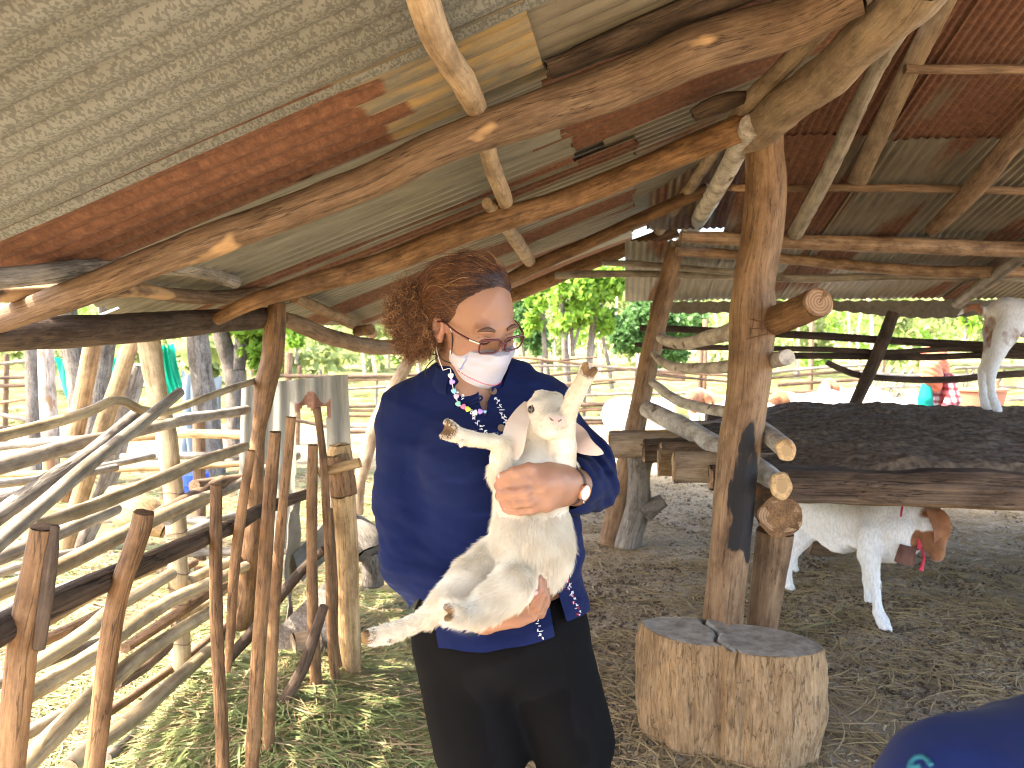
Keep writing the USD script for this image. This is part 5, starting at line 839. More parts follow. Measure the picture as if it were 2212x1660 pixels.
# her left hand, laid over the kid's chest
def hd(pts, k=.004, own=True):                           # pts: (px, py, d, radius px)
    P = np.array([at(a, b, c) for a, b, c, r in pts]); Rr = [mpx(r, c) for a, b, c, r in pts]; BODY.chain(P, Rr, k, .004)
hd([(1222, 1048, 1.385, 34), (1195, 1045, 1.355, 35), (1168, 1045, 1.335, 30)], .02)
hd([(1215, 1075, 1.38, 16), (1180, 1085, 1.345, 22), (1150, 1090, 1.335, 16)], .02); hd([(1215, 1022, 1.38, 14), (1185, 1018, 1.35, 18), (1150, 1022, 1.335, 15)], .02)
for kn in ([(1160, 1030, 1.332, 13), (1136, 1036, 1.322, 13.5), (1106, 1039, 1.328, 13), (1082, 1044, 1.352, 11.5), (1075, 1050, 1.385, 10)], [(1160, 1052, 1.33, 13), (1134, 1061, 1.318, 14), (1104, 1065, 1.322, 13), (1082, 1068, 1.35, 11.5), (1078, 1072, 1.385, 10)],
           [(1165, 1072, 1.333, 13), (1142, 1083, 1.322, 13), (1114, 1087, 1.326, 12.5), (1092, 1088, 1.352, 11), (1088, 1090, 1.385, 10)], [(1170, 1090, 1.342, 12), (1148, 1101, 1.334, 11), (1122, 1104, 1.338, 10.5), (1100, 1102, 1.346, 9.5), (1091, 1101, 1.356, 8)]): hd(kn, .005)
hd([(1180, 1020, 1.345, 15), (1142, 1013, 1.325, 14), (1112, 1020, 1.322, 12), (1088, 1029, 1.334, 10), (1077, 1033, 1.345, 7.5)], .006)
# her right hand, under the kid's rump
hd([(1048, 1336, 1.405, 27), (1080, 1328, 1.375, 28), (1115, 1322, 1.36, 26)], .02); hd([(1075, 1345, 1.38, 14), (1120, 1340, 1.36, 14), (1150, 1330, 1.355, 14)], .015)
for kn in ([(1118, 1312, 1.36, 16), (1150, 1302, 1.335, 11), (1164, 1275, 1.325, 10), (1164, 1250, 1.325, 8.5), (1161, 1231, 1.332, 6.5)], [(1130, 1320, 1.362, 14), (1160, 1312, 1.345, 11.5), (1173, 1282, 1.335, 10), (1173, 1255, 1.335, 8.5), (1171, 1236, 1.342, 6.5)],
           [(1135, 1328, 1.365, 13), (1166, 1318, 1.36, 11.5), (1179, 1290, 1.352, 10), (1178, 1264, 1.352, 8.5), (1175, 1246, 1.358, 6.5)], [(1135, 1334, 1.37, 12), (1168, 1326, 1.372, 10.5), (1180, 1302, 1.372, 9), (1180, 1284, 1.372, 7.5), (1178, 1270, 1.372, 6)]): hd(kn, .004)
hd([(1085, 1315, 1.36, 15), (1112, 1303, 1.338, 12.5), (1135, 1291, 1.32, 10.5), (1152, 1283, 1.312, 9.5)], .006)
bv, bf = sculpt(BODY, .0042, box=(BODY.box()[0], BODY.box()[1]), relax=1)
q = tol(bv); blush = np.clip(.55 * np.exp(-(((np.abs(q[:, 0]) - .042) / .02) ** 2 + ((q[:, 2] + .035) / .02) ** 2)) * (q[:, 1] > .03) + .35 * np.exp(-(np.linalg.norm(q - [-.085, -.01, -.025], axis=1) / .03) ** 2), 0, 1)
tipw = np.array([at(1075, 1036, 1.34), at(1092, 1101, 1.35), at(1150, 1283, 1.31), at(1163, 1235, 1.33)]); blush = np.maximum(blush, .55 * np.exp(-(np.min(np.linalg.norm(bv[:, None] - tipw[None], axis=2), axis=1) / .018) ** 2))
put('body', (bv, bf), 'skin', WOMAN, {'blush': blush})
plain('nail', (.62, .38, .32), .3, spec=.5)
for (a, b, c, r, nx) in ((1081, 1029, 1.332, 6.5, (-.5, -.8, .3)), (1094, 1099, 1.343, 5.5, (-.3, -.9, 0)), (1153, 1281, 1.306, 8, (.1, -.95, .3))):
    m = trimesh.creation.icosphere(2); v = np.array(m.vertices); n_ = np.array(nx); n_ /= np.linalg.norm(n_); t_ = np.cross(n_, UP); t_ /= np.linalg.norm(t_); Q = np.stack([t_, n_, np.cross(t_, n_)], 1)
    put('nail', (at(a, b, c) + (v * [mpx(r, c) * 1.2, .0025, mpx(r, c) * .8]) @ Q.T, np.array(m.faces)), 'nail', WOMAN)
# eyebrows and downcast lashes
plain('brow', (.10, .05, .03), .8); plain('lash', (.02, .012, .01), .6)
def on_face(x, z, lift=.0):
    y = np.linspace(.16, .0, 400); P = np.array([hl(x, a, z) for a in y]); d = head_sdf(P); k = np.argmax(d < lift); return hl(x, y[k], z)
for s_ in (-1, 1):
    pts = [on_face(s_ * x, z, .0008) for x, z in ((.016, .022), (.028, .0265), (.040, .0262), (.053, .020))]; put('eyebrow', tube(pts, [.0030, .0044, .0038, .0014], 8, .1, 1, step=.003, flat=1.0), 'brow', WOMAN)
    pts = [on_face(s_ * x, z, .0004) for x, z in ((.019, -.0065), (.027, -.0095), (.036, -.0098), (.047, -.0055))]; put('eyelashes', tube(pts, [.0010, .0017, .0018, .0012], 6, 0, 1, step=.003), 'lash', WOMAN)
    pts = [on_face(s_ * x, z, .0002) for x, z in ((.020, .004), (.032, .008), (.046, .004))]; put('eyelid_crease', tube(pts, .0008, 6, 0, 1, step=.003), 'brow', WOMAN)
# mask
def mask_sdf(p):
    q = tol(p); d = head_sdf(p) / HS - .004; d = smin(d, ell(q, (0, .080, -.050), (.040, .040, .045)), .03); d = smin(d, ell(q, (0, .068, -.095), (.038, .036, .032)), .03); d = smin(d, cone(q, (0, .108, -.024), (0, .096, -.090), .014, .018), .03)
    d = d + .0012 * np.sin(q[:, 2] * 190 + 14 * np.abs(q[:, 0])) * smoothstep(np.abs(q[:, 0]), .01, .05)
    top = -.021 - .16 * np.abs(q[:, 0]) - 1.2 * np.maximum(np.abs(q[:, 0]) - .055, 0)
    d = np.maximum(d, (q[:, 2] - top) * .9); d = np.maximum(d, -(q[:, 2] + .139 - .25 * np.maximum(np.abs(q[:, 0]) - .02, 0))); return np.maximum(d, (.030 + .30 * (q[:, 2] + .07) - q[:, 1]) * .8) * HS
mv, mf = orient(blob(mask_sdf, HC - .16, HC + .16, .0022, 2)); MK = put('face_mask', (mv, mf), 'mask_cloth', WOMAN)
def on_mask(x, z, o=.0006):
    y = np.linspace(.17, .0, 500); d = mask_sdf(np.array([hl(x, a, z) for a in y])); k = np.argmax(d < o) if (d < o).any() else np.argmin(d); return hl(x, y[k], z)
plain('red_print', (.62, .03, .10), .7); plain('blue_print', (.10, .22, .55), .7); plain('black_cord', (.012, .011, .012), .7); plain('white_cord', (.75, .72, .68), .7)
gl = []
for k in range(26):                                            # two lines of tiny print along the hem and the near edge of the mask
    x = -.060 + .0030 * k; z = -.0935 - .0115 * k / 26; a, b = on_mask(x, z + .0004 * ((k * 7) % 3)), on_mask(x + .0019, z - .0006 * ((k * 5) % 3))
    gl.append(tube([a, b], .0008, 5, 0, 1, step=.002))
th = np.linspace(0, 5.0, 9); gl.append(tube([on_mask(.0235 + .0035 * math.cos(t + .6), -.106 + .0035 * math.sin(t + .6)) for t in th], .0009, 5, 0, 1, step=.002)); put('print', join(gl), 'red_print', MK)
gl = []
for k in range(15):
    z = -.040 - .0030 * k; x = -.0655 + .0002 * k; gl.append(tube([on_mask(x, z), on_mask(x + .0026 - .001 * ((k * 3) % 2), z - .0010)], .00055, 5, 0, 1, step=.002))
put('print', join(gl), 'blue_print', MK)
earp, earb = hl(-.084, -.006, .004), hl(-.080, -.012, -.060)
def side(y, z):
    x = np.linspace(-.11, 0, 300); k = np.argmax(mask_sdf(np.array([hl(a, y, z) for a in x])) < .0015); return hl(x[k], y, z)
def cheek(y, z):
    x = np.linspace(-.11, 0, 300); k = np.argmax(head_sdf(np.array([hl(a, y, z) for a in x])) < .002); return hl(x[k], y, z)
c1, c2 = side(.046, -.056), side(.035, -.088)
put('ear_loop', tube([c1, cheek(.038, -.024), cheek(.022, -.006), earp], .0013, 6, 0, 1, step=.006), 'black_cord', MK); put('ear_loop', tube([c2, hl(-.079, .018, -.083), hl(-.083, -.004, -.06), earb], .0013, 6, 0, 1, step=.006), 'black_cord', MK)
put('ear_loop', tube([cheek(.020, -.002), cheek(.036, -.020), c1 + (HC - c1) * -.012], .0008, 6, 0, 1, step=.006), 'white_cord', MK); put('ear_loop', tube([earb, hl(-.083, .012, -.082), hl(-.079, .034, -.104)], .0009, 6, 0, 1, step=.006), 'white_cord', MK)
# glasses
GS = numbered(WOMAN + '/glasses'); UsdGeom.Xform.Define(stage, GS); tag(stage.GetPrimAtPath(GS), 'dark red plastic glasses')
plain('red_frame', (.060, .003, .006), .22, spec=.6, coat_weight=.5); plain('silver', (.6, .55, .5), .3, metallic=1.0)
mat('lens', {'t': ('transparent_bsdf', {'color': (.93, .94, .95)}), 'g': ('glossy_bsdf', {'roughness': .03}), 'f': ('fresnel', {'IOR': 1.35}), 'm': ('mix_closure', {})}, [('f.fac', 'm.fac'), ('t.BSDF', 'm.closure1'), ('g.BSDF', 'm.closure2')], 'm.closure')
for s_ in (-1, 1):
    th = np.linspace(0, 2 * np.pi, 41); ex = .42; X = .0240 * np.sign(np.cos(th)) * np.abs(np.cos(th)) ** ex; Z = .0165 * np.sign(np.sin(th)) * np.abs(np.sin(th)) ** ex; X = X * (1 + .08 * Z / .0165)
    rim = np.array([hl(s_ * .031 + x, .1165 - .16 * max(abs(s_ * .031 + x) - .02, 0) - .12 * abs(z + .0) * (z < 0), -.0055 + z) for x, z in zip(X, Z)])
    put('rim', tube(rim, [.0026 if z > .005 else .0019 for z in Z], 8, 0, 1, step=.003), 'red_frame', GS); c = rim[:-1].mean(0)
    put('lens', (np.vstack([c[None], rim[:-1]]), np.array([[0, 1 + k, 1 + (k + 1) % 40] for k in range(40)])), 'lens', GS, smooth=False)
    a = hl(s_ * .0605, .105, -.002); put('hinge', tube([hl(s_ * .056, .111, .004), hl(s_ * .0690, .090, .003)], .0024, 8, 0, 1), 'silver', GS); put('temple', tube([hl(s_ * .0685, .091, .003), hl(s_ * .0795, .055, .003), hl(s_ * .0835, .010, .002), hl(s_ * .083, -.015, -.01)], [.0026, .0022, .0018, .0016], 8, 0, 1, step=.006), 'red_frame', GS)
put('bridge', tube([hl(-.0085, .1175, -.001), hl(0, .1215, .0025), hl(.0085, .1175, -.001)], .0019, 8, 0, 1, step=.003), 'red_frame', GS)
# hair: cap, ponytail, loose strands
TIE = at(914, 634, 1.605)
def hairline(z): return np.interp(z, [-.08, -.05, -.03, 0, .03, .055, .075, .095, .12], [-.06, -.035, -.012, .012, .027, .034, .038, .046, .075])
def cap_sdf(p):
    q = tol(p); hy = hairline(q[:, 2]) - q[:, 1]; d = smin(ell(q, (0, -.014, .028), (.078, .100, .088)), ell(q, (0, .032, -.035), (.067, .066, .098)), .03) - .0012 - .014 * smoothstep(hy, 0, .06)
    d = smin(d, ell(q, (-.02, -.085, .02), (.065, .055, .07)), .04); d = smin(d, cone(p, hl(-.02, -.09, .01), TIE, .05, .018) / HS, .03)
    d = d + .006 * smoothstep(hy, 0, .04) * (meshkit.fbm(q * np.array([34, 14, 34]) + 5, 3, 2) - .5); d = np.maximum(d, (-hy - .004 * np.sin(q[:, 2] * 90)) * .7)
    d = np.maximum(d, -(q[:, 2] + .085)); return np.maximum(d, -ell(q, (-.095, -.004, -.024), (.022, .024, .036)))
cv, cf = orient(blob(cap_sdf, np.minimum(HC - .2, TIE - .06), np.maximum(HC + .2, TIE + .06), .0036, 2)); put('hair', (cv, cf), 'dark_hair', WOMAN)
PT = [(900, 638, 1.61, .026), (884, 648, 1.61, .032), (876, 678, 1.61, .034), (884, 704, 1.60, .031), (898, 728, 1.60, .028), (888, 742, 1.60, .018), (910, 748, 1.60, .018), (928, 725, 1.585, .022), (922, 690, 1.59, .022)]
PS = Sdf_()
for (a, b, c, r) in PT: PS.ell(at(a, b, c), (r * .8, r * .9, r * .8), k=.02)
pv, pf = sculpt(PS, .005, lambda p: .016 * (meshkit.fbm(p * 55, 3, 4) - .5)); put('ponytail', (pv, pf), 'dark_hair', WOMAN)
hr = np.random.default_rng(5)
def sample(v, f, n, r):
    a = v[f]; ar = np.linalg.norm(np.cross(a[:, 1] - a[:, 0], a[:, 2] - a[:, 0]), axis=1); k = r.choice(len(f), n, p=ar / ar.sum()); w = r.dirichlet([1, 1, 1], n); nn = np.cross(a[:, 1] - a[:, 0], a[:, 2] - a[:, 0]); nn /= np.linalg.norm(nn, axis=1, keepdims=True) + 1e-12
    return (a[k] * w[..., None]).sum(1), nn[k], k
P0, N0, _ = sample(cv, cf, 13000, hr); ql = tol(P0); keep = N0 @ (-ray(1010, 690) / np.linalg.norm(ray(1010, 690))) > -.45; P0, N0, ql = P0[keep], N0[keep], ql[keep]
S1, S2, S3 = [], [], []
cc = hl(0, -.02, .038)
for p, n_, qq in zip(P0, N0, ql):
    L_ = hr.uniform(.03, .085); m = 9; pts = [p + n_ * .001]; ph = hr.uniform(0, 6.28, 2); fr_ = hr.uniform(30, 70); am = hr.uniform(.0, .0035) if qq[2] > .07 else hr.uniform(.001, .006); out = hr.uniform(0, .006) if hr.random() < .9 else hr.uniform(.005, .02)
    for k in range(m):
        c0 = pts[-1]; dr = TIE - c0; dist = np.linalg.norm(dr); dr /= dist + 1e-9; rad_ = (c0 - cc); rad_ /= np.linalg.norm(rad_); dr = dr - rad_ * (dr @ rad_) * .85; dr /= np.linalg.norm(dr) + 1e-9; sd = np.cross(rad_, dr); t = (k + 1) / m
        pts.append(c0 + dr * L_ / m + rad_ * (out / m) + sd * am * math.sin(fr_ * L_ * t + ph[0]) + rad_ * am * .5 * math.cos(fr_ * L_ * t * 1.3 + ph[1]))
    front = qq[1] > .03 and qq[2] > .05
    (S1 if (front and hr.random() < .85) or hr.random() < .25 else (S3 if hr.random() < .06 else S2)).append(np.array(pts))
P0, N0, _ = sample(pv, pf, 5200, hr); tc = at(890, 700, 1.605)
for p, n_ in zip(P0, N0):
    m = 14; c0 = p - n_ * .006; ax_ = n_ * .5 + np.array([hr.normal() * .5, hr.normal() * .3, -.45 + hr.normal() * .5]); ax_ /= np.linalg.norm(ax_); u = np.cross(ax_, hr.normal(size=3)); u /= np.linalg.norm(u); w = np.cross(ax_, u); L_ = hr.uniform(.018, .045); rc = hr.uniform(.003, .008); tr = hr.uniform(1, 2.6); t = np.linspace(0, 1, m)[:, None]
    (S2 if hr.random() < .62 else S1 if hr.random() < .6 else S3).append(c0 + ax_ * L_ * t + rc * (u * (np.cos(6.28 * tr * t) - 1) + w * np.sin(6.28 * tr * t)) * (t ** .5))
lng = []
for pts in ([(992, 556), (1005, 575), (1018, 588), (1035, 600)], [(978, 640), (985, 665), (975, 690), (958, 705)], [(925, 625), (950, 622), (975, 630), (985, 650)], [(935, 640), (960, 627), (985, 632)]):
    for k in range(10): lng.append(catmull(np.array([at(x + hr.normal() * 1.5, y + hr.normal() * 1.5, 1.425 + .0 * x) for x, y in pts]), 14))
for S_, m_, w_ in ((S1, 'dark_hair', .0009), (S2, 'auburn_hair', .0009), (S3, 'blond_strand', .0008)): curves('hair_strands', S_, [w_ * np.linspace(1, .4, len(x)) for x in S_], m_, WOMAN)
th = np.linspace(0, 2 * np.pi, 24); ax_ = TIE - hl(-.02, -.09, .01); ax_ /= np.linalg.norm(ax_); u = np.cross(ax_, UP); u /= np.linalg.norm(u); w = np.cross(ax_, u)
for k in range(4): put('hair_tie', tube(TIE + ax_ * (.006 * k - .012) + .023 * (np.cos(th)[:, None] * u + np.sin(th)[:, None] * w), .0036 if k % 2 == 0 else .0018, 8, 0, 1, step=.006), 'black_cord' if k % 2 == 0 else 'silver', WOMAN)
# tunic
TN = Sdf_()
TN.ell(at(1050, 965, 1.645), (.185, .125, .165), k=.05); TN.ell(at(1070, 1180, 1.625), (.19, .152, .21), k=.06); TN.ell(at(1083, 1350, 1.625), (.198, .155, .16), k=.06)
TN.ell(at(1010, 1010, 1.55), (.09, .07, .085), k=.05); TN.chain([at(905, 890, 1.66), at(1172, 878, 1.66)], [.068, .062], .05); TN.chain([at(935, 850, 1.63), at(1010, 815, 1.63), at(1115, 835, 1.64)], [.05, .064, .05], .04)
TN.chain([at(890, 905, 1.64), at(882, 1080, 1.62), at(899, 1212, 1.60), at(1010, 1315, 1.46)], [.074, .070, .069, .050], .03, .03)
TN.chain([at(1180, 895, 1.68), at(1268, 1003, 1.63), at(1276, 1046, 1.58), at(1237, 1050, 1.455)], [.060, .052, .052, .052], .03, .03)
def folds(p):
    q = p * np.array([9, 9, 26.0]) + 2.0 * (meshkit.noise(p * 6, 3)[:, None] - .5); a = meshkit.fbm(q, 3, 11) - .5
    el = np.exp(-(np.linalg.norm(p - at(890, 1180, 1.56), axis=1) / .13) ** 2); arm = el * .0035 * (meshkit.fbm(p * np.array([14, 14, 60.0]) + p[:, :1] * np.array([0, 0, 22.0]), 2, 2) - .5) * 2
    el2 = np.exp(-(np.linalg.norm(p - at(1290, 1000, 1.56), axis=1) / .10) ** 2); return .019 * a + arm + el2 * .0045 * np.sin((p @ np.array([.9, .2, .5])) * 200)
tv, tf = sculpt(TN, .0048, folds)
px = proj(tv); front = tv[:, 1] < 1.60
fy = (1.60 - tv[:, 1]) * 2000
hem = np.interp(px[:, 0], [800, 872, 893, 906, 935, 943, 946, 1000, 1051, 1120, 1199, 1199.5, 1212, 1224, 1258, 1292, 1400], [1334, 1334, 1302, 1292, 1310, 1375, 1400, 1408, 1409, 1399, 1376, 1376, 1376, 1346, 1330, 1306, 1306]) + 1.5 * np.sin(px[:, 0] * .05)
vs = np.minimum(np.minimum(px[:, 1] - 1262, px[:, 0] - np.interp(px[:, 1], [1262, 1376], [1178, 1199])), np.interp(px[:, 1], [1262, 1346], [1200, 1225]) - px[:, 0])
ncut = np.minimum(905 - px[:, 1], np.interp(px[:, 1], [770, 800, 838, 846, 868, 905], [58, 52, 34, 16, 9, .5]) - np.abs(px[:, 0] - np.interp(px[:, 1], [800, 838, 868, 905], [1046, 1052, 1044, 1050])))
cuffL = (.052 - np.linalg.norm(tv - at(1222, 1050, 1.40), axis=1)) * 1000; _ca = at(1048, 1336, 1.405) - at(1004, 1308, 1.468); _ca /= np.linalg.norm(_ca); cuffR = np.minimum((tv - at(1004, 1308, 1.468)) @ _ca, .09 - np.linalg.norm(tv - at(1020, 1320, 1.44), axis=1)) * 1000
backhem = np.minimum(-fy, (.86 - tv[:, 2]) * 1000); neckhole = np.minimum(.064 - np.linalg.norm((tv - at(1012, 790, 1.62))[:, :2], axis=1), tv[:, 2] - 1.352) * 1000
bad = np.max([np.minimum(fy, px[:, 1] - hem), np.minimum(fy, vs), np.minimum(fy, ncut), cuffL, backhem, neckhole], 0)
tc_v, tc_f = clip(tv, tf, bad); TUN = put('tunic', (tc_v, tc_f, tc_v * 1.0), 'navy', WOMAN)
from scipy.spatial import cKDTree
TK = cKDTree(tv); tvn = np.zeros_like(tv); _fn = np.cross(tv[tf[:, 1]] - tv[tf[:, 0]], tv[tf[:, 2]] - tv[tf[:, 0]])
for k in range(3): np.add.at(tvn, tf[:, k], _fn)
tvn /= np.linalg.norm(tvn, axis=1, keepdims=True) + 1e-12
_pxr = proj(tv); _fr = np.where(tvn @ np.array([0, -1, 0]) > .05)[0]; PK = cKDTree(_pxr[_fr])
def on_tunic(x, y, o=.001):
    _, k = PK.query([x, y], k=6); k = _fr[k]; k = k[np.argmin(tv[k, 1])]; return tv[k] + tvn[k] * o, tvn[k]
plain('white_thread', (.78, .76, .74), .8); plain('red_thread', (.45, .03, .06), .8); plain('button_wood', (.16, .11, .075), .5)
def crosses(pts, m='white_thread', s_=2.2, nm='stitching'):
    g_ = []
    for x, y in pts:
        for dx, dy in ((1, 1), (1, -1)):
            a, n1 = on_tunic(x - dx * s_, y - dy * s_ * .8, .0012); b, _ = on_tunic(x + dx * s_, y + dy * s_ * .8, .0012); c, _ = on_tunic(x, y, .002); g_.append(tube([a, c, b], .0008, 5, 0, 1, step=.004))
    put(nm, join(g_), m, TUN)
ln = lambda a, b, n, j=2.5: [(a[0] + (b[0] - a[0]) * t + (j if k % 2 else -j), a[1] + (b[1] - a[1]) * t) for k, t in enumerate(np.linspace(0, 1, n))]
crosses(ln((1074, 858), (1098, 917), 12)); crosses(ln((988, 845), (1000, 858), 3)); crosses(ln((1008, 878), (1054, 936), 11)); crosses(ln((1222, 1243), (1255, 1328), 13)); crosses(ln((1157, 1315), (1173, 1380), 10)); crosses([(x - 2, y) for x, y in ln((1222, 1243), (1255, 1328), 7)], 'red_thread', 2.5, 'red_stitching')
for bx, by in ((1070, 842), (1084, 925)):
    p, n_ = on_tunic(bx, by, .002); m = trimesh.creation.cylinder(.0072, .003, sections=24); u = np.cross(n_, UP); u /= np.linalg.norm(u); w = np.cross(u, n_); v = np.array(m.vertices) @ np.stack([u, w, n_], 0); b_ = put('button', (p + v, np.array(m.faces)), 'button_wood', TUN, smooth=30)
    t = trimesh.creation.torus(.0058, .0012); put('button_rim', (p + n_ * .0016 + np.array(t.vertices) @ np.stack([u, w, n_], 0), np.array(t.faces)), 'button_wood', TUN)
# collar band and loop
th = np.linspace(.62, 2 * np.pi - .50, 40); cb = np.array([at(1012, 787, 1.622)]); ring = np.stack([cb[0, 0] + .071 * np.sin(th), cb[0, 1] - .064 * np.cos(th), cb[0, 2] - .014 * np.cos(th)], 1)
low = ring + np.stack([.016 * np.sin(th), -.016 * np.cos(th), -.042 - .006 * np.cos(th)], 1); nn_ = 40
cv2 = np.stack([ring, ring * .35 + low * .65 + np.stack([.006 * np.sin(th), -.006 * np.cos(th), 0 * th], 1), low], 1).reshape(-1, 3); i, j = np.meshgrid(np.arange(39), np.arange(2), indexing='ij'); k = i * 3 + j
put('collar', (cv2, np.stack([k, k + 3, k + 4, k + 1], -1).reshape(-1, 4)), 'navy', TUN)
lp = [on_tunic(1012, 866, .004)[0], on_tunic(1024, 862, .006)[0], at(1038, 856, on_tunic(1032, 860)[0][1] - .012), at(1042, 861, on_tunic(1032, 860)[0][1] - .012), at(1034, 867, on_tunic(1032, 860)[0][1] - .010), on_tunic(1016, 871, .004)[0]]; put('button_loop', tube(lp, .0022, 6, 0, 1, step=.004), 'navy', TUN)
cu = [(1233, 1003), (1246, 1018), (1256, 1040), (1260, 1062), (1261, 1085)]
g_ = []
for x, y in cu: a, _ = on_tunic(x, y - 4, .0015); b, _ = on_tunic(x + 1, y + 4, .0015); g_.append(tube([a, b], .0010, 5, 0, 1, step=.004))
put('stitching', join(g_), 'white_thread', TUN)
# trousers and shoes
TR = Sdf_(); TR.ell(at(1080, 1345, 1.625), (.188, .146, .15), k=.05)
for s_, x0, x1, r0, r1 in ((0, 1005, 1042, .112, .108), (1, 1170, 1238, .108, .092)):
    b0 = at(x1, 1600, 1.62) * [1, 1, 0]; TR.chain([at(x0, 1400, 1.63), at(x1, 1600, 1.62), b0 + [0, .02, .44], b0 + [0, .06, .06]], [r0, r1, .078, .06], .03)
trv, trf = sculpt(TR, .008, lambda p: .010 * (meshkit.fbm(p * np.array([14, 14, 6.0]), 3, 6) - .5)); put('trousers', (trv, trf), 'black_cloth', WOMAN)
plain('shoe', (.03, .025, .025), .6)
for x1 in (1042, 1238):
    b0 = at(x1, 1600, 1.62) * [1, 1, 0]; SH = Sdf_(); SH.chain([b0 + [0, .08, .045], b0 + [.01, -.06, .04], b0 + [.02, -.15, .034]], [.045, .045, .034], .02); sv, sf = sculpt(SH, .008); sv[:, 2] = np.maximum(sv[:, 2], .002); put('shoe', (sv, sf), 'shoe', WOMAN)
# watch
WT = numbered(WOMAN + '/watch'); UsdGeom.Xform.Define(stage, WT); tag(stage.GetPrimAtPath(WT), 'small rose-gold wristwatch on a dark brown strap')
plain('rose_gold', (.75, .42, .27), .22, metallic=1.0); plain('watch_white', (.8, .78, .76), .35); plain('strap', (.055, .028, .024), .5)
wc = at(1226, 1050, 1.395); wa = at(1245, 1052, 1.44) - at(1195, 1045, 1.355); wa /= np.linalg.norm(wa); u = np.cross(wa, UP); u /= np.linalg.norm(u); w = np.cross(u, wa); th = np.linspace(0, 2 * np.pi, 40)
ringc = wc + .0355 * (np.cos(th)[:, None] * u + np.sin(th)[:, None] * w * 1.02); sv = np.stack([ringc - wa * .0065, ringc + wa * .0065], 1).reshape(-1, 3); put('band', (np.vstack([sv]), np.array([[2 * k, 2 * k + 1, 2 * k + 3, 2 * k + 2] for k in range(39)])), 'strap', WT)
dn = at(1232, 1056, 1.37) - wc; dn -= wa * (dn @ wa); dn = dn / np.linalg.norm(dn); dn = dn * .85 + np.array([.25, -.5, .1]) * .5; dn /= np.linalg.norm(dn); dc = wc + dn * .0375; du = np.cross(dn, UP); du /= np.linalg.norm(du); dw = np.cross(du, dn); DM = np.stack([du, dw, dn], 0)
m = trimesh.creation.cylinder(.0148, .007, sections=40); put('case', (dc + np.array(m.vertices) @ DM, np.array(m.faces)), 'rose_gold', WT, smooth=30); m = trimesh.creation.torus(.0142, .0014, 40, 12); put('bezel', (dc + dn * .0038 + np.array(m.vertices) @ DM, np.array(m.faces)), 'rose_gold', WT)
m = trimesh.creation.cylinder(.0132, .001, sections=40); put('dial', (dc + dn * .0037 + np.array(m.vertices) @ DM, np.array(m.faces)), 'watch_white', WT, smooth=30)
put('hands', join([tube([dc + dn * .0048, dc + dn * .0048 + du * .002 + dw * .0095], .0004, 5, 0, 1), tube([dc + dn * .0048, dc + dn * .0048 - du * .006 - dw * .002], .0005, 5, 0, 1)] + [tube([dc + dn * .0046 + .0105 * (du * math.cos(a) + dw * math.sin(a)), dc + dn * .0046 + .0124 * (du * math.cos(a) + dw * math.sin(a))], .0003, 4, 0, 1) for a in np.linspace(0, 2 * np.pi, 12, endpoint=False)]), 'wire', WT)
put('crown', tube([dc - du * .014, dc - du * .0175], .0018, 8, 0, 1), 'rose_gold', WT)
# bead chain of the mask
BC = numbered(WOMAN + '/bead_chain'); UsdGeom.Xform.Define(stage, BC); tag(stage.GetPrimAtPath(BC), 'pastel heart-bead mask chain')
beads = [(974, 813, (.75, .72, .62)), (976, 826, (.50, .30, .68)), (980, 842, (.22, .55, .62)), (984, 856, (.75, .42, .50)), (991, 870, (.25, .58, .38)), (1001, 880, (.85, .16, .28)), (1015, 886, (.62, .72, .06)), (1029, 889, (.75, .72, .62)), (1042, 889, (.48, .27, .66)), (1050, 888, (.3, .6, .75))]
cp = []
for k, (x, y, col) in enumerate(beads):
    p = on_tunic(x, y, .006)[0] if y > 832 else at(x, y, 1.50); cp.append(p); nm = 'bead_%d' % k; plain(nm, col, .25, spec=.5)
    m = trimesh.creation.icosphere(2); v = np.array(m.vertices); sz = .0055 if k < 9 else .003
    v = v * [1, .7, 1]; v[:, 0] *= 1 + .25 * v[:, 2]; v[:, 2] += .22 * np.abs(v[:, 0]); a = hr.uniform(-.6, .6); v = v @ np.array([[math.cos(a), 0, math.sin(a)], [0, 1, 0], [-math.sin(a), 0, math.cos(a)]]); put('bead', (p + v * sz, np.array(m.faces)), nm, BC)
put('cord', tube([hl(-.079, .034, -.104), at(972, 797, 1.49)] + cp, .0008, 5, 0, 1, step=.006), 'white_cord', BC)
put('cord', tube([hl(-.075, -.03, -.10), at(945, 770, 1.56), at(930, 783, 1.58), at(918, 800, 1.59), at(921, 815, 1.585)], .0011, 5, 0, 1, step=.006), 'black_cord', BC)
# phone in the crook of the arm
plain('phone_case', (.02, .025, .028), .15, spec=.5); plain('phone_label', (.7, .7, .72), .5)
pc = at(1036, 1222, 1.45); ph_ = thing('mobile_phone', 'grey phone with rounded glassy corner tucked behind the kid\'s thigh', 'phone')
m = manifold3d.Manifold.batch_hull([manifold3d.Manifold.sphere(.004, 12).translate([a, 0, b]) for a in (-.03, .03) for b in (-.06, .06)]); mm = m.to_mesh(); RR = rot(-20, -28, 10); put('case', (pc + (np.array(mm.vert_properties[:, :3]) - [0, 0, .03]) @ RR.T, np.array(mm.tri_verts)), 'phone_case', ph_, smooth=40)

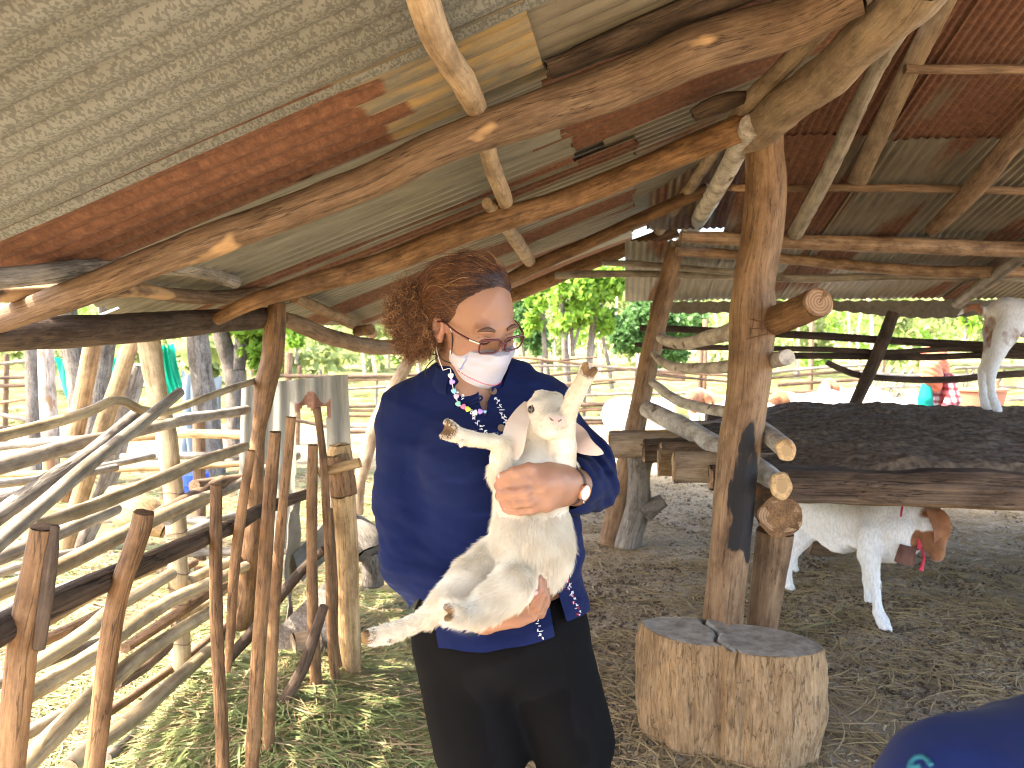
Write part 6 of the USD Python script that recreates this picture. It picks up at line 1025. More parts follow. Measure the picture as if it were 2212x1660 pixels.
# ------------------------------------------------------------------ the kid
KID = thing('goat_kid', 'white kid goat held belly-up in the woman\'s arms with one foreleg raised', 'goat')
KB = Sdf_()
def kc(pts, k=.010, kk=.006): KB.chain([at(a, b, c) for a, b, c, r in pts], [mpx(r, c) for a, b, c, r in pts], k, kk)
KB.ell(at(1147, 1185, 1.395), (mpx(90, 1.4), .075, mpx(92, 1.4)), k=.03); KB.ell(at(1150, 1070, 1.43), (mpx(80, 1.43), .068, mpx(100, 1.43)), k=.04); KB.ell(at(1152, 1010, 1.43), (mpx(70, 1.43), .062, mpx(50, 1.43)), k=.03)
kc([(1163, 985, 1.43, 46), (1166, 950, 1.43, 40), (1174, 915, 1.43, 34)], .02)
KB.ell(at(1130, 1235, 1.41), (mpx(75, 1.4), .07, mpx(42, 1.4)), k=.03)
# head: the muzzle points up and towards the viewer, a little to the right
kf_ = np.array([.15, -.90, .13]); kf_ /= np.linalg.norm(kf_); ke = np.cross(kf_, UP); ke /= np.linalg.norm(ke); ke = -ke if ke[0] < 0 else ke; ku = np.cross(ke, kf_); ku = ku if ku[2] > 0 else -ku
ke, ku = ke * math.cos(-.16) + ku * math.sin(-.16), ku * math.cos(-.16) - ke * math.sin(-.16)
KC = at(1179, 896, 1.42); KMx = np.stack([ke, kf_, ku], 1)
def kl(x, y, z): return KC + KMx @ np.array([x, y, z])
def kid_head(p):
    q = (p - KC) @ KMx; d = ell(q, (0, -.005, .006), (.037, .046, .034)); d = smin(d, cone(q, (0, .02, -.004), (.002, .070, -.020), .031, .0195), .02); d = smin(d, ell(q, (0, .045, -.030), (.020, .036, .016)), .012)
    d = smin(d, ell(q, (-.023, .008, -.024), (.016, .026, .022)), .015); d = smin(d, ell(q, (.023, .008, -.024), (.016, .026, .022)), .015)
    for s_ in (-1, 1):
        d = smin(d, ell(q, (s_ * .028, .022, .014), (.012, .014, .008)), .008); d = np.maximum(d, -(np.linalg.norm(q - [s_ * .033, .028, .004], axis=1) - .0075)); d = smin(d, ell(q, (s_ * .014, .000, .036), (.012, .016, .007)), .010)
        d = np.maximum(d, -ell(q, (s_ * .0085, .0895, -.013), (.0042, .006, .0024), rot(0, s_ * 25, 0)))
    d = smin(d, ell(q, (.002, .081, -.014), (.0155, .011, .0115)), .008)
    m = np.abs(q[:, 2] + .0275 + .10 * np.abs(q[:, 0]) - .25 * q[:, 0] ** 2 * 60 * .1) - .0009; d = np.where((q[:, 1] > .035), np.maximum(d, -np.maximum(m, -(d + .004))), d)
    return d
KB.add(kid_head, KC - .11, KC + .11, .012)
# ears: flattened drooping leaves
def flat_leaf(pts, wid, th_, nrm):                      # pts px, half-widths px, thickness m
    P = np.array([at(a, b, c) for a, b, c in pts]); C = catmull(np.c_[P, [mpx(w, p[1]) for w, p in zip(wid, P)]], 16); n_ = np.asarray(nrm, float) / np.linalg.norm(nrm)
    T = np.gradient(C[:, :3], axis=0); T /= np.linalg.norm(T, axis=1, keepdims=True); Sx = np.cross(T, n_); Sx /= np.linalg.norm(Sx, axis=1, keepdims=True); Nn = np.cross(Sx, T); th = np.linspace(0, 2 * np.pi, 18, endpoint=False); V = []
    for c, s_, n2 in zip(C, Sx, Nn):
        for a in th: V.append(c[:3] + s_ * c[3] * math.cos(a) + n2 * (th_ * math.sin(a) + .18 * c[3] * math.cos(a) ** 2))
    n = len(C); f = [[i * 18 + j, i * 18 + (j + 1) % 18, (i + 1) * 18 + (j + 1) % 18, (i + 1) * 18 + j] for i in range(n - 1) for j in range(18)]; f = [x for y in f for x in ([y[0], y[1], y[2]], [y[0], y[2], y[3]])]
    f += [[0, j + 1, j] for j in range(1, 17)] + [[(n - 1) * 18, (n - 1) * 18 + j, (n - 1) * 18 + j + 1] for j in range(1, 17)]; return orient((np.array(V), np.array(f)))
EL = flat_leaf([(1141, 872, 1.418), (1128, 898, 1.395), (1115, 930, 1.372), (1111, 962, 1.362), (1114, 985, 1.362), (1118, 993, 1.364)], [10, 20, 26, 25, 15, 3], .0028, (-.25, -1, 0))
ER = flat_leaf([(1226, 912, 1.425), (1240, 938, 1.42), (1256, 958, 1.40), (1276, 970, 1.385), (1295, 977, 1.38), (1303, 980, 1.38)], [12, 24, 24, 16, 8, 2], .0028, (.1, -1, .15))
# legs
kc([(1098, 1022, 1.42, 42), (1090, 990, 1.385, 30), (1083, 964, 1.36, 19), (1062, 954, 1.345, 15), (1040, 952, 1.335, 13.5), (1018, 948, 1.325, 15), (1003, 944, 1.32, 14.5), (985, 938, 1.312, 15), (972, 932, 1.308, 15)])
kc([(978, 926, 1.308, 13), (967, 914, 1.304, 9.5)], .003); kc([(978, 941, 1.305, 13), (960, 940, 1.300, 9.5)], .003); kc([(1000, 955, 1.30, 6), (994, 962, 1.295, 4.5)], .003)
kc([(1205, 1015, 1.42, 40), (1215, 965, 1.385, 29), (1221, 925, 1.36, 20), (1230, 885, 1.35, 16.5), (1240, 858, 1.345, 17), (1248, 845, 1.342, 16), (1256, 828, 1.338, 15), (1263, 815, 1.334, 15)])
kc([(1260, 812, 1.333, 12), (1264, 790, 1.33, 8.5)], .003); kc([(1271, 817, 1.332, 11.5), (1284, 800, 1.33, 8)], .003)
kc([(1080, 1205, 1.40, 50), (1020, 1250, 1.37, 45), (965, 1300, 1.335, 32), (925, 1332, 1.33, 22), (890, 1350, 1.32, 17), (858, 1363, 1.31, 18), (835, 1370, 1.305, 18.5), (812, 1375, 1.30, 17)], .008)
kc([(812, 1372, 1.30, 13), (792, 1372, 1.297, 11)], .004); kc([(812, 1380, 1.297, 13), (790, 1382, 1.293, 10)], .004); kc([(848, 1378, 1.30, 7), (843, 1387, 1.295, 5)], .003)
kc([(1135, 1232, 1.36, 50), (1110, 1268, 1.318, 46), (1060, 1304, 1.30, 36), (1030, 1326, 1.285, 27), (1005, 1330, 1.27, 21), (985, 1326, 1.25, 19)], .007)
kc([(983, 1316, 1.247, 13), (966, 1311, 1.237, 10)], .003); kc([(985, 1336, 1.243, 13), (968, 1337, 1.232, 10)], .003)
kid_lo, kid_hi = KB.box(); kv, kfc = sculpt(KB, .0034, box=(kid_lo, kid_hi), relax=2)
def near_px(v, L_, r): return np.max([np.exp(-((np.linalg.norm(v - at(a, b, c), axis=1)) / mpx(rr_, c)) ** 2) for a, b, c, rr_ in L_], 0)
hoof = np.max([smoothstep(-np.linalg.norm(kv - at(a, b, c), axis=1), -mpx(r, c), -mpx(r * .75, c)) for a, b, c, r in ((966, 928, 1.300, 27), (1273, 798, 1.33, 25), (792, 1377, 1.292, 28), (964, 1324, 1.228, 24), (843, 1386, 1.295, 10))], 0)
q = (kv - KC) @ KMx
pink = np.clip(.85 * np.exp(-(np.linalg.norm((q - [.002, .088, -.018]) / [1, 1, .9], axis=1) / .016) ** 2) + .45 * np.exp(-(np.linalg.norm(q - [-.033, .028, .004], axis=1) / .012) ** 2) + .35 * near_px(kv, [(1020, 1270, 1.31, 40), (1075, 1215, 1.33, 25)], 0), 0, 1)
dirt = np.clip(.30 * near_px(kv, [(1110, 1240, 1.28, 60), (1060, 1310, 1.26, 50), (1116, 1158, 1.32, 14), (860, 1365, 1.29, 60), (1010, 945, 1.30, 40), (1255, 830, 1.32, 50)], 0) + .75 * np.exp(-(np.linalg.norm(kv - at(1115, 1157, 1.325), axis=1) / .009) ** 2), 0, 1)
put('body', (kv, kfc), 'kid_skin', KID, {'pink': pink, 'horn': hoof, 'dirt': dirt})
for nm, E_ in (('ear', EL), ('ear', ER)):
    n = len(E_[0]); put(nm, E_, 'kid_skin', KID, {'pink': np.full(n, .28) if E_ is EL else np.full(n, .5), 'horn': np.zeros(n), 'dirt': np.full(n, .08)})
plain('goat_eye', (.02, .014, .01), .08, spec=.8)
for s_ in (-1, 1): m = trimesh.creation.icosphere(3, .0082); put('eye', (kl(s_ * .0315, .0255, .004) + np.array(m.vertices), np.array(m.faces)), 'goat_eye', KID)
plain('mouth_line', (.16, .07, .05), .7)
def on_kid(x, z):
    y = np.linspace(.12, .0, 400); d = kid_head(np.array([kl(x, a, z) for a in y])); k = np.argmax(d < .0004); return kl(x, y[k], z)
put('mouth', tube([on_kid(x, -.0275 - .10 * abs(x) + .10 * x * x * 60 * .25 + (.004 if abs(x) > .016 else 0)) for x in np.linspace(-.020, .020, 11)], [.0004] + [.0010] * 9 + [.0004], 6, 0, 1, step=.003), 'mouth_line', KID)
for s_ in (-1, 1): put('nostril', tube([on_kid(s_ * .0035, -.0150), on_kid(s_ * .0075, -.0135), on_kid(s_ * .0105, -.0105)], [.0007, .0014, .0008], 6, 0, 1, step=.002), 'mouth_line', KID)
for s_ in (-1, 1): put('eyelid', tube([kl(s_ * (.0335 + .0035 * math.cos(a) * .3), .0290 + .0085 * math.cos(a) + .002, .0045 + .0068 * math.sin(a)) for a in np.linspace(0, 2 * np.pi, 20)], .0011, 6, 0, 1, step=.002), 'mouth_line', KID)
kr = np.random.default_rng(9)
def fur(v, f, n, length, m, parent, down, lay=.55, width=.0006, keep=None, clump=.5, name='fur', seed=1):
    r = np.random.default_rng(seed); p, nn, k = sample(v, f, n, r); Lg = length(p) * r.uniform(.6, 1.25, n); ok = Lg > .0012
    if keep is not None: ok &= keep(p)
    p, nn, Lg = p[ok], nn[ok], Lg[ok]; d = down(p) - nn * (down(p) * nn).sum(1)[:, None]; d /= np.linalg.norm(d, axis=1, keepdims=True) + 1e-9; w = meshkit.noise(p * 55, 3)[:, None] * 2 - 1; sd = np.cross(nn, d)
    a = nn * (1 - lay) + d * lay + sd * w * clump + r.normal(size=p.shape) * .16; a /= np.linalg.norm(a, axis=1, keepdims=True); b = a + d * .5 - nn * .25 + r.normal(size=p.shape) * .15; b /= np.linalg.norm(b, axis=1, keepdims=True); L_ = Lg[:, None]
    pts = np.stack([p - nn * .0015, p + a * L_ * .4, p + a * L_ * .7 + b * L_ * .25, p + a * L_ * .85 + b * L_ * .55], 1)
    path = numbered(parent + '/' + name); c = UsdGeom.BasisCurves.Define(stage, path); c.CreateTypeAttr('linear'); c.CreatePointsAttr(Vt.Vec3fArray.FromNumpy(pts.reshape(-1, 3).astype(np.float32))); c.CreateCurveVertexCountsAttr(Vt.IntArray([4] * len(pts)))
    c.CreateWidthsAttr(Vt.FloatArray.FromNumpy(np.tile(np.float32([width, width * .9, width * .7, width * .25]), len(pts)))); c.SetWidthsInterpolation('vertex'); UsdShade.MaterialBindingAPI.Apply(c.GetPrim()).Bind(MATS[m])
    c.GetPrim().SetCustomDataByKey('kind', 'stuff'); return path
hand_tree = cKDTree(bv[(bv[:, 1] < 1.45) & (bv[:, 2] < 1.3)])
def klen(p):
    q = (p - KC) @ KMx; L_ = .010 + .005 * near_px(p, [(1150, 1210, 1.35, 130), (1090, 1270, 1.3, 90)], 0); hd_ = np.linalg.norm(q, axis=1) < .10; L_ = np.where(hd_, .0028, L_)
    px = proj(p); thin = ((px[:, 0] < 1075) & (px[:, 1] < 1000)) | ((px[:, 1] < 930) & (px[:, 0] > 1195)) ; L_ = np.where(thin, .0032, L_); L_ = np.where((px[:, 0] < 930) & (px[:, 1] > 1300), .0055, L_); L_ = np.where(near_px(p, [(1020, 1262, 1.30, 36)], 0) > .6, .003, L_)
    h_ = np.min([np.linalg.norm(p - at(a, b, c), axis=1) - mpx(r, c) for a, b, c, r in ((964, 928, 1.303, 15), (1273, 797, 1.33, 17), (790, 1377, 1.295, 19), (968, 1324, 1.234, 18))], 0); L_ = np.where(h_ < 0, 0, L_)
    dh, _ = hand_tree.query(p); return np.where(dh < .012, L_ * .15, L_)
kdown = lambda p: np.where(((p[:, 2] - at(0, 1210, 1.4)[2]) < 0)[:, None], np.array([-.8, -.1, -.5]), np.array([.05, 0, -1.0])) * np.ones((len(p), 1))
fur(kv, kfc, 75000, klen, 'kid_fur', KID, kdown, lay=.68, width=.0005, clump=.28, seed=3)

# ------------------------------------------------------------------ the other goats
mat('goat_coat', {'a': ('attribute', {'attribute': 'rest'}), 'br': ('attribute', {'attribute': 'brown'}), 'hf': ('attribute', {'attribute': 'horn'}), 'n': ('noise_texture', {'scale': 16.0, 'detail': 5.0}), 'm': ('mapping', {'scale': (1, 1, .25)}), 'n2': ('noise_texture', {'scale': 130.0, 'detail': 3.0}), 'r': ('rgb_ramp', {'ramp': [(.3, (.62, .59, .54)), (.6, (.80, .78, .75))]}), 'b0': ('rgb_ramp', {'ramp': [(.3, (.16, .062, .025)), (.7, (.30, .13, .055))]}),
    'ad': ('math', {'math_type': 'multiply_add', 'value2': .5}), 'mr': ('map_range', {'from_min': .62, 'from_max': .80, 'clamp': True}), 'x': ('mix', {}), 'y': ('mix', {'color2': (.16, .12, .08)}), 'bp': ('bump', {'strength': .35, 'distance': .004}), 'p': ('principled_bsdf', {'roughness': .75, 'specular_ior_level': .2, 'sheen_weight': .2})},
    [('a.vector', 'n.vector'), ('a.vector', 'm.vector'), ('m.vector', 'n2.vector'), ('n2.fac', 'r.fac'), ('n.fac', 'b0.fac'), ('n.fac', 'ad.value1'), ('br.fac', 'ad.value3'), ('ad.value', 'mr.value'), ('r.color', 'x.color1'), ('b0.color', 'x.color2'), ('mr.result', 'x.fac'), ('x.color', 'y.color1'), ('hf.fac', 'y.fac'), ('y.color', 'p.base_color'), ('n2.fac', 'bp.height'), ('bp.normal', 'p.normal')])
def goat(label, chains, ells, h, brown=(), hooves=(), extra=0, group=None, disp=None, ears=(), eyes=()):
    T = thing('goat', label, 'goat', group); S_ = Sdf_()
    for c in ells: S_.ell(at(*c[:3]), c[3], c[4] if len(c) > 4 else None, k=.05)
    for pts in chains: S_.chain([at(a, b, c) for a, b, c, r in pts], [mpx(r, c) for a, b, c, r in pts], .025, .012)
    v, f = sculpt(S_, h, disp); br = np.zeros(len(v)) + extra
    for (a, b, c, r, s_) in brown: br = np.maximum(br, s_ * smoothstep(-np.linalg.norm(v - at(a, b, c), axis=1), -mpx(r, c) * 1.25, -mpx(r, c) * .8))
    ho = np.zeros(len(v))
    for (a, b, c, r) in hooves: ho = np.maximum(ho, smoothstep(-np.linalg.norm(v - at(a, b, c), axis=1), -mpx(r, c), -mpx(r, c) * .7))
    put('body', (v, f), 'goat_coat', T, {'brown': br, 'horn': ho})
    for (pts, wid, nrm, bb) in ears:
        E_ = flat_leaf(pts, wid, .004, nrm); put('ear', E_, 'goat_coat', T, {'brown': np.full(len(E_[0]), bb), 'horn': np.zeros(len(E_[0]))})
    for (a, b, c, r) in eyes: m = trimesh.creation.icosphere(2, mpx(r, c)); put('eye', (at(a, b, c) + np.array(m.vertices), np.array(m.faces)), 'goat_eye', T)
    return T, v, f
rib = lambda p: .003 * np.sin((p @ np.array([.8, -.5, .25])) * 130) * np.exp(-(np.linalg.norm(p - at(1820, 1130, 4.0), axis=1) / .22) ** 2) + .006 * (meshkit.fbm(p * 14, 2, 3) - .5)
G1, g1v, g1f = goat('white goat with brown head, red collar and bell, grazing under the platform',
    [[(1738, 1110, 4.33, 50), (1800, 1120, 4.12, 54), (1870, 1128, 3.92, 60), (1915, 1135, 3.78, 64), (1945, 1150, 3.68, 52)], [(1930, 1110, 3.74, 48), (1968, 1108, 3.68, 38), (2000, 1112, 3.62, 31), (2012, 1140, 3.57, 31), (2018, 1170, 3.53, 24), (2023, 1192, 3.50, 17), (2024, 1201, 3.49, 14)], [(1990, 1150, 3.60, 22), (2008, 1180, 3.55, 17)],
     [(1890, 1160, 3.72, 40), (1878, 1200, 3.68, 24), (1884, 1240, 3.66, 15), (1889, 1262, 3.65, 13), (1893, 1290, 3.64, 10), (1898, 1325, 3.63, 10.5), (1906, 1342, 3.61, 13), (1914, 1360, 3.58, 13)], [(1895, 1170, 3.92, 34), (1878, 1215, 3.95, 18), (1876, 1255, 3.96, 12), (1876, 1290, 3.96, 8), (1878, 1316, 3.95, 10)],
     [(1736, 1128, 4.30, 42), (1728, 1160, 4.22, 26), (1706, 1206, 4.22, 12), (1701, 1220, 4.21, 11), (1702, 1256, 4.18, 9), (1706, 1274, 4.16, 11), (1711, 1286, 4.13, 10)], [(1745, 1128, 4.44, 40), (1730, 1160, 4.48, 22), (1716, 1184, 4.53, 11), (1714, 1200, 4.53, 9), (1713, 1222, 4.52, 8), (1717, 1232, 4.50, 9)], [(1722, 1142, 4.36, 14), (1732, 1165, 4.38, 7), (1738, 1178, 4.38, 4)]],
    [(1815, 1140, 4.08, (.13, .15, .135)), (1908, 1150, 3.80, (.115, .13, .15)), (1935, 1165, 3.70, (.09, .10, .11))], .0085, [(2010, 1120, 3.6, 36, .7), (2020, 1185, 3.52, 44, .7), (1992, 1165, 3.58, 30, .7), (1980, 1096, 3.66, 22, .6), (1738, 1175, 4.38, 14, .7), (1906, 1268, 3.63, 10, .5), (1904, 1325, 3.60, 9, .33)], [(1916, 1362, 3.57, 10), (1712, 1288, 4.13, 8), (1878, 1319, 3.95, 8), (1718, 1234, 4.5, 7)], 0, None, rib,
    [([(2000, 1094, 3.56), (2016, 1108, 3.52), (2028, 1126, 3.50), (2032, 1150, 3.49), (2026, 1172, 3.49), (2020, 1180, 3.5)], [8, 20, 26, 24, 14, 3], (.3, -1, .1), .75)], [(2004, 1146, 3.545, 3.5)])
plain('red_rope', (.50, .03, .06), .7, (30.0, (.62, .06, .10))); plain('wood_bell', (.085, .035, .022), .7, (20.0, (.14, .06, .04)), bump=.3)
nc = at(1972, 1122, 3.665); th = np.linspace(0, 2 * np.pi, 30); axn = at(2000, 1112, 3.62) - at(1930, 1112, 3.76); axn /= np.linalg.norm(axn); u = np.cross(axn, UP); u /= np.linalg.norm(u); w = np.cross(u, axn)
put('collar', tube(nc + (.108 * np.cos(th)[:, None] * u + .118 * np.sin(th)[:, None] * w) + np.array([.01, 0, -.012]), .0048, 8, .1, 1, step=.012), 'red_rope', G1)
put('collar', join([tube([at(1984, 1165, 3.56), at(1988, 1176, 3.55), at(1984, 1186, 3.55)], [.010, .012, .009], 8, .2, 2), tube([at(1986, 1180, 3.55), at(1996, 1200, 3.55), at(1994, 1215, 3.55), at(1989, 1232, 3.55)], [.005, .006, .006, .012], 8, .2, 3)]), 'red_rope', G1)
bm = trimesh.creation.revolve(np.array([[.001, -.005], [.040, -.004], [.046, -.040], [.051, -.085], [.049, -.09], [.044, -.088], [.040, -.02], [.001, -.015]]), sections=20); bvv = np.array(bm.vertices) * [1, .75, 1]; put('bell', (at(1962, 1178, 3.56) + bvv @ rot(0, 14, 20).T, np.array(bm.faces)), 'wood_bell', G1, smooth=40)
fur(g1v, g1f, 14000, lambda p: np.full(len(p), .010), 'kid_fur', G1, lambda p: np.tile([-.5, .3, -.8], (len(p), 1)), lay=.85, width=.0010, keep=lambda p: (proj(p)[:, 0] < 1955) & (p[:, 2] > .2), clump=.2, seed=4)
goat('white and tan goat standing on the platform, seen from behind, tail lifted',
    [[(2176, 684, 5.42, 38), (2240, 690, 5.3, 44), (2330, 700, 5.15, 46), (2390, 690, 5.05, 42)], [(2390, 670, 5.05, 30), (2430, 620, 5.0, 24), (2470, 600, 4.95, 18), (2500, 620, 4.9, 12)], [(2165, 690, 5.42, 30), (2152, 715, 5.40, 26), (2148, 745, 5.36, 20), (2134, 785, 5.38, 13), (2124, 803, 5.40, 11), (2123, 828, 5.38, 8.5), (2124, 855, 5.36, 8), (2129, 872, 5.34, 10), (2136, 886, 5.31, 10)],
     [(2185, 690, 5.32, 30), (2172, 725, 5.26, 24), (2156, 760, 5.24, 16), (2142, 800, 5.25, 11), (2140, 828, 5.24, 8), (2143, 855, 5.22, 8), (2149, 872, 5.20, 9), (2155, 886, 5.18, 9)], [(2385, 700, 5.1, 26), (2388, 790, 5.1, 12), (2388, 882, 5.1, 9)], [(2400, 700, 4.95, 26), (2402, 790, 4.95, 12), (2402, 890, 4.95, 9)],
     [(2135, 676, 5.46, 10), (2123, 672, 5.47, 8), (2112, 664, 5.48, 8), (2098, 664, 5.49, 7), (2082, 672, 5.50, 5), (2070, 682, 5.50, 2)]],
    [(2172, 680, 5.4, (.115, .15, .12))], .010, [(2152, 728, 5.40, 50, .50), (2136, 700, 5.45, 26, .46), (2100, 668, 5.5, 24, .56), (2185, 730, 5.2, 24, .42), (2128, 806, 5.4, 12, .45)], [(2137, 888, 5.31, 8), (2156, 888, 5.18, 8)], .1)
goat('white goat seen from behind, left of the leaning post in the sunny yard', [[(1338, 893, 9.2, 32), (1390, 890, 9.0, 33), (1430, 890, 8.9, 30)], [(1320, 900, 9.25, 22), (1318, 925, 9.25, 10), (1322, 945, 9.3, 6.5), (1317, 962, 9.3, 5), (1314, 980, 9.25, 6)], [(1345, 905, 9.1, 22), (1350, 930, 9.1, 9), (1350, 965, 9.1, 5), (1350, 985, 9.1, 6)], [(1425, 900, 8.9, 16), (1425, 985, 8.9, 5)]], [(1330, 893, 9.2, (.16, .16, .18))], .016, (), [(1314, 982, 9.25, 7)], 0)
goat('brown-patched white goat turned away beside the big post, behind the platform', [[(1545, 885, 9.4, 30), (1590, 880, 9.3, 30), (1630, 885, 9.2, 26)], [(1525, 870, 9.4, 22), (1510, 858, 9.3, 19), (1496, 856, 9.2, 14), (1486, 868, 9.1, 9), (1482, 874, 9.05, 7)], [(1530, 890, 9.2, 18), (1524, 930, 9.2, 7), (1524, 965, 9.2, 5)], [(1500, 880, 9.3, 14), (1500, 930, 9.3, 6), (1500, 960, 9.3, 5)], [(1625, 890, 9.2, 16), (1625, 960, 9.2, 5)]], [], .016, [(1495, 862, 9.2, 34, .75), (1530, 862, 9.4, 30, .75), (1556, 868, 9.3, 14, .7), (1500, 920, 9.3, 16, .7)], (), 0, None, None,
     [([(1514, 848, 9.25), (1524, 856, 9.2), (1530, 868, 9.2), (1526, 878, 9.2)], [3, 7, 7, 2], (.1, -1, 0), .8)], [(1490, 862, 9.0, 2)])
goat('white goat with a chestnut head, lying just behind the platform edge', [[(1735, 886, 7.6, 34), (1790, 880, 7.5, 38), (1840, 886, 7.4, 30)], [(1730, 880, 7.6, 26), (1706, 868, 7.6, 20), (1684, 862, 7.6, 18), (1668, 875, 7.55, 14), (1658, 890, 7.5, 10)]], [], .014, [(1676, 866, 7.6, 30, .75), (1840, 876, 7.4, 22, .75)], (), 0, None, None, [([(1684, 850, 7.5), (1694, 862, 7.45), (1700, 876, 7.45), (1696, 886, 7.45)], [3, 9, 9, 2], (.1, -1, 0), .75)])
goat('white goat with a tan head held up, behind the sloping rear stick', [[(1822, 868, 8.6, 26), (1870, 862, 8.5, 28), (1905, 868, 8.5, 24)], [(1812, 862, 8.6, 20), (1800, 842, 8.6, 16), (1790, 832, 8.6, 15), (1780, 842, 8.5, 11), (1774, 852, 8.45, 8)], [(1825, 880, 8.6, 14), (1825, 1000, 8.6, 6)], [(1900, 880, 8.5, 14), (1900, 1000, 8.5, 6)]], [], .016, [(1788, 838, 8.6, 26, .68)], (), 0, None, None, [([(1798, 826, 8.5), (1806, 834, 8.45), (1808, 846, 8.45), (1804, 852, 8.45)], [3, 7, 6, 2], (.1, -1, 0), .65)])
goat('small white goat beside the person in the orange headscarf', [[(1962, 880, 7.3, 24), (1930, 888, 7.4, 26), (1900, 892, 7.4, 24)], [(1965, 872, 7.25, 18), (1970, 858, 7.2, 15), (1976, 862, 7.1, 11), (1980, 872, 7.05, 8)], [(1960, 890, 7.3, 12), (1960, 1000, 7.3, 6)], [(1905, 890, 7.4, 12), (1905, 1000, 7.4, 6)]], [], .014)

# ------------------------------------------------------------------ other people and the tub
FP = thing('person', 'navy-clothed shoulder of someone close by, cut off at the lower right corner', 'person')
SB = Sdf_(); c0, c1, c2 = at(2080, 1755, .62), at(2340, 1640, .68), at(2520, 1560, .74)
SB.chain([c0, c1, c2], [.071, .062, .055], .03); SB.chain([c0, c0 + [-.01, .0, -.22], c0 + [.02, -.08, -.42]], [.062, .05, .04], .03); SB.ell(c1 + [.06, .04, -.22], (.15, .11, .25), k=.05); SB.ell(c1 + [.06, .05, -.55], (.14, .11, .16), k=.05)
SB.chain([c2 + [0, 0, .0], c2 + [0, -.01, .10]], [.05, .05], .02); SB.ell(c2 + [0, -.02, .20], (.075, .09, .115), k=.02)
for s_ in (-.02, .14): SB.chain([c1 + [s_, .05, -.6], [c1[0] + s_, c1[1] + .05, .40], [c1[0] + s_, c1[1] + .07, .05]], [.085, .06, .045], .03)
fv, ff = sculpt(SB, .010, lambda p: .022 * (meshkit.fbm(p * np.array([9, 20, 20]), 3, 9) - .5)); put('body', (fv, ff), 'navy', FP)
plain('teal_thread', (.012, .09, .11), .8)
_e = proj(fv); _k = lambda x, y: fv[np.argmin(np.hypot(_e[:, 0] - x, _e[:, 1] - y) + 400 * (fv[:, 1] - .5))]
put('embroidery', join([tube([_k(x, y) - [0, .002, 0] for x, y in q], .0022, 6, 0, 1, step=.004) for q in ([(1952, 1652), (1972, 1640), (1996, 1642), (2004, 1655)], [(1960, 1662), (1980, 1652), (1990, 1660)])]), 'teal_thread', FP)
# far person
SP = thing('person', 'stooping person in orange headscarf and red plaid shirt beyond the platform', 'person')
S_ = Sdf_()
def sc(pts, k=.02): S_.chain([at(a, b, c) for a, b, c, r in pts], [mpx(r, c) for a, b, c, r in pts], k, .01)
S_.ell(at(2014, 772, 6.75), (.085, .095, .115), k=.02); sc([(2018, 790, 6.78, 14), (2030, 830, 6.82, 20), (2040, 880, 6.84, 26), (2044, 915, 6.84, 28)]); sc([(2050, 826, 6.72, 13), (2056, 868, 6.66, 12), (2030, 900, 6.55, 9), (2008, 905, 6.5, 8)]); sc([(2020, 826, 6.92, 13), (2012, 868, 6.95, 11), (1998, 896, 6.8, 8)])
for dx, d_ in ((-12, 6.95), (10, 6.78)): sc([(2044 + dx, 915, d_, 18), (2046 + dx, 985, d_, 15), (2048 + dx, 1050, d_, 11)]); sc([(2050 + dx, 1062, d_, 10), (2034 + dx, 1064, d_ - .05, 9)])
put('body', sculpt(S_, .012), 'skin', SP, {})
plain('scarf', (.60, .17, .09), .8, (9.0, (.70, .24, .13))); plain('teal_cloth', (.0, .22, .18), .8); plain('dark_trousers', (.03, .03, .04), .85); plain('shoe_grey', (.16, .16, .18), .6)
mat('plaid', {'a': ('attribute', {'attribute': 'rest'}), 'w1': ('wave_texture', {'bands_direction': 'x', 'scale': 5.2}), 'w2': ('wave_texture', {'bands_direction': 'z', 'scale': 5.2, 'distortion': .3}), 'w3': ('wave_texture', {'bands_direction': 'x', 'scale': 15.0}), 'r1': ('rgb_ramp', {'ramp': [(.35, (.62, .56, .58)), (.75, (.38, .07, .08))]}), 'r2': ('rgb_ramp', {'ramp': [(.35, (.95, .92, .92)), (.8, (.50, .16, .17))]}), 'r3': ('rgb_ramp', {'ramp': [(.7, (1, 1, 1)), (.95, (.55, .5, .6))]}), 'm': ('mix', {'mix_type': 'multiply', 'fac': 1.0}), 'm2': ('mix', {'mix_type': 'multiply', 'fac': .8}), 'p': ('principled_bsdf', {'roughness': .85})},
    [('a.vector', 'w1.vector'), ('a.vector', 'w2.vector'), ('a.vector', 'w3.vector'), ('w1.fac', 'r1.fac'), ('w2.fac', 'r2.fac'), ('w3.fac', 'r3.fac'), ('r1.color', 'm.color1'), ('r2.color', 'm.color2'), ('m.color', 'm2.color1'), ('r3.color', 'm2.color2'), ('m2.color', 'p.base_color')])
S_ = Sdf_(); sc([(2022, 806, 6.80, 16), (2032, 836, 6.82, 25), (2038, 880, 6.84, 30), (2040, 925, 6.84, 32)]); sc([(2048, 822, 6.74, 16), (2058, 866, 6.66, 15), (2036, 898, 6.56, 12)]); sc([(2020, 826, 6.92, 15), (2012, 866, 6.95, 13)]); put('plaid_shirt', sculpt(S_, .012, lambda p: .012 * (meshkit.fbm(p * 16, 2, 3) - .5)), 'plaid', SP)
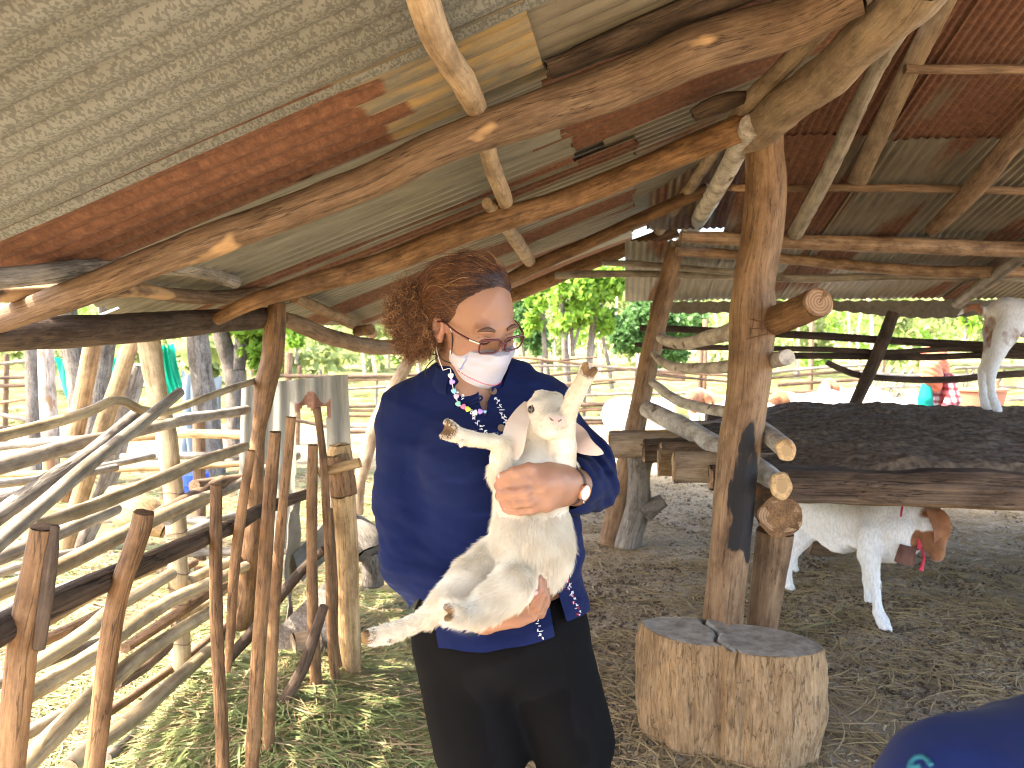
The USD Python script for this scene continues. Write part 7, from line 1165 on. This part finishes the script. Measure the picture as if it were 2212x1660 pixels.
S_ = Sdf_(); S_.ell(at(2016, 770, 6.75), (.105, .115, .135), k=.02); sc([(2010, 790, 6.70, 20), (2014, 815, 6.72, 21), (2018, 832, 6.74, 17)]); sc([(2030, 790, 6.80, 18), (2036, 815, 6.82, 16)]); put('headscarf', sculpt(S_, .010, lambda p: .003 * np.sin((p @ np.array([.5, .2, 1.0])) * 150)), 'scarf', SP)
S_ = Sdf_(); sc([(2002, 838, 6.74, 12), (1998, 862, 6.72, 15), (2002, 892, 6.74, 16)]); put('teal_top', sculpt(S_, .012), 'teal_cloth', SP)
S_ = Sdf_()
for dx, d_ in ((-12, 6.95), (10, 6.78)): sc([(2044 + dx, 910, d_, 22), (2046 + dx, 985, d_, 18), (2048 + dx, 1048, d_, 14)])
put('trousers', sculpt(S_, .014), 'dark_trousers', SP)
for dx, d_ in ((-12, 6.95), (10, 6.78)):
    S_ = Sdf_(); sc([(2052 + dx, 1062, d_, 11), (2034 + dx, 1066, d_ - .05, 10)]); put('shoe', sculpt(S_, .010), 'shoe_grey', SP)
TB = thing('feed_tub', 'reddish brown oval feed tub raised on sticks beyond the platform', 'tub')
tcx = at(2119, 880, 7.6); pr = np.array([[.001, 0], [.19, 0], [.205, .05], [.235, .19], [.255, .195], [.255, .215], [.235, .218], [.21, .20], [.19, .06], [.001, .05]]); m = trimesh.creation.revolve(pr, sections=36); put('tub', (np.array(m.vertices) * [1, .7, 1] + tcx - [0, 0, .03], np.array(m.faces)), 'terracotta', TB, smooth=40)
for k, (dx, dy) in enumerate(((-.17, -.1), (.17, -.1), (-.17, .1), (.17, .1))): b_ = tcx + [dx, dy, 0]; put('leg', tube([b_ * [1, 1, 0] - [0, 0, .05], b_ - [0, 0, .03]], .02, 8, .1, k), 'grey_pole', TB)
m = trimesh.creation.icosphere(3); v = np.array(m.vertices); v *= (1 + .5 * (meshkit.fbm(v * 3, 3, 2) - .5))[:, None]; put('feed', (v * [.20, .14, .05] + tcx + [0, 0, .15], np.array(m.faces)), 'terracotta', TB)
put('can', (np.array((m2 := trimesh.creation.cylinder(.035, .10, sections=20)).vertices) + tcx + [.12, -.02, .22], np.array(m2.faces)), 'terracotta', TB, smooth=40)
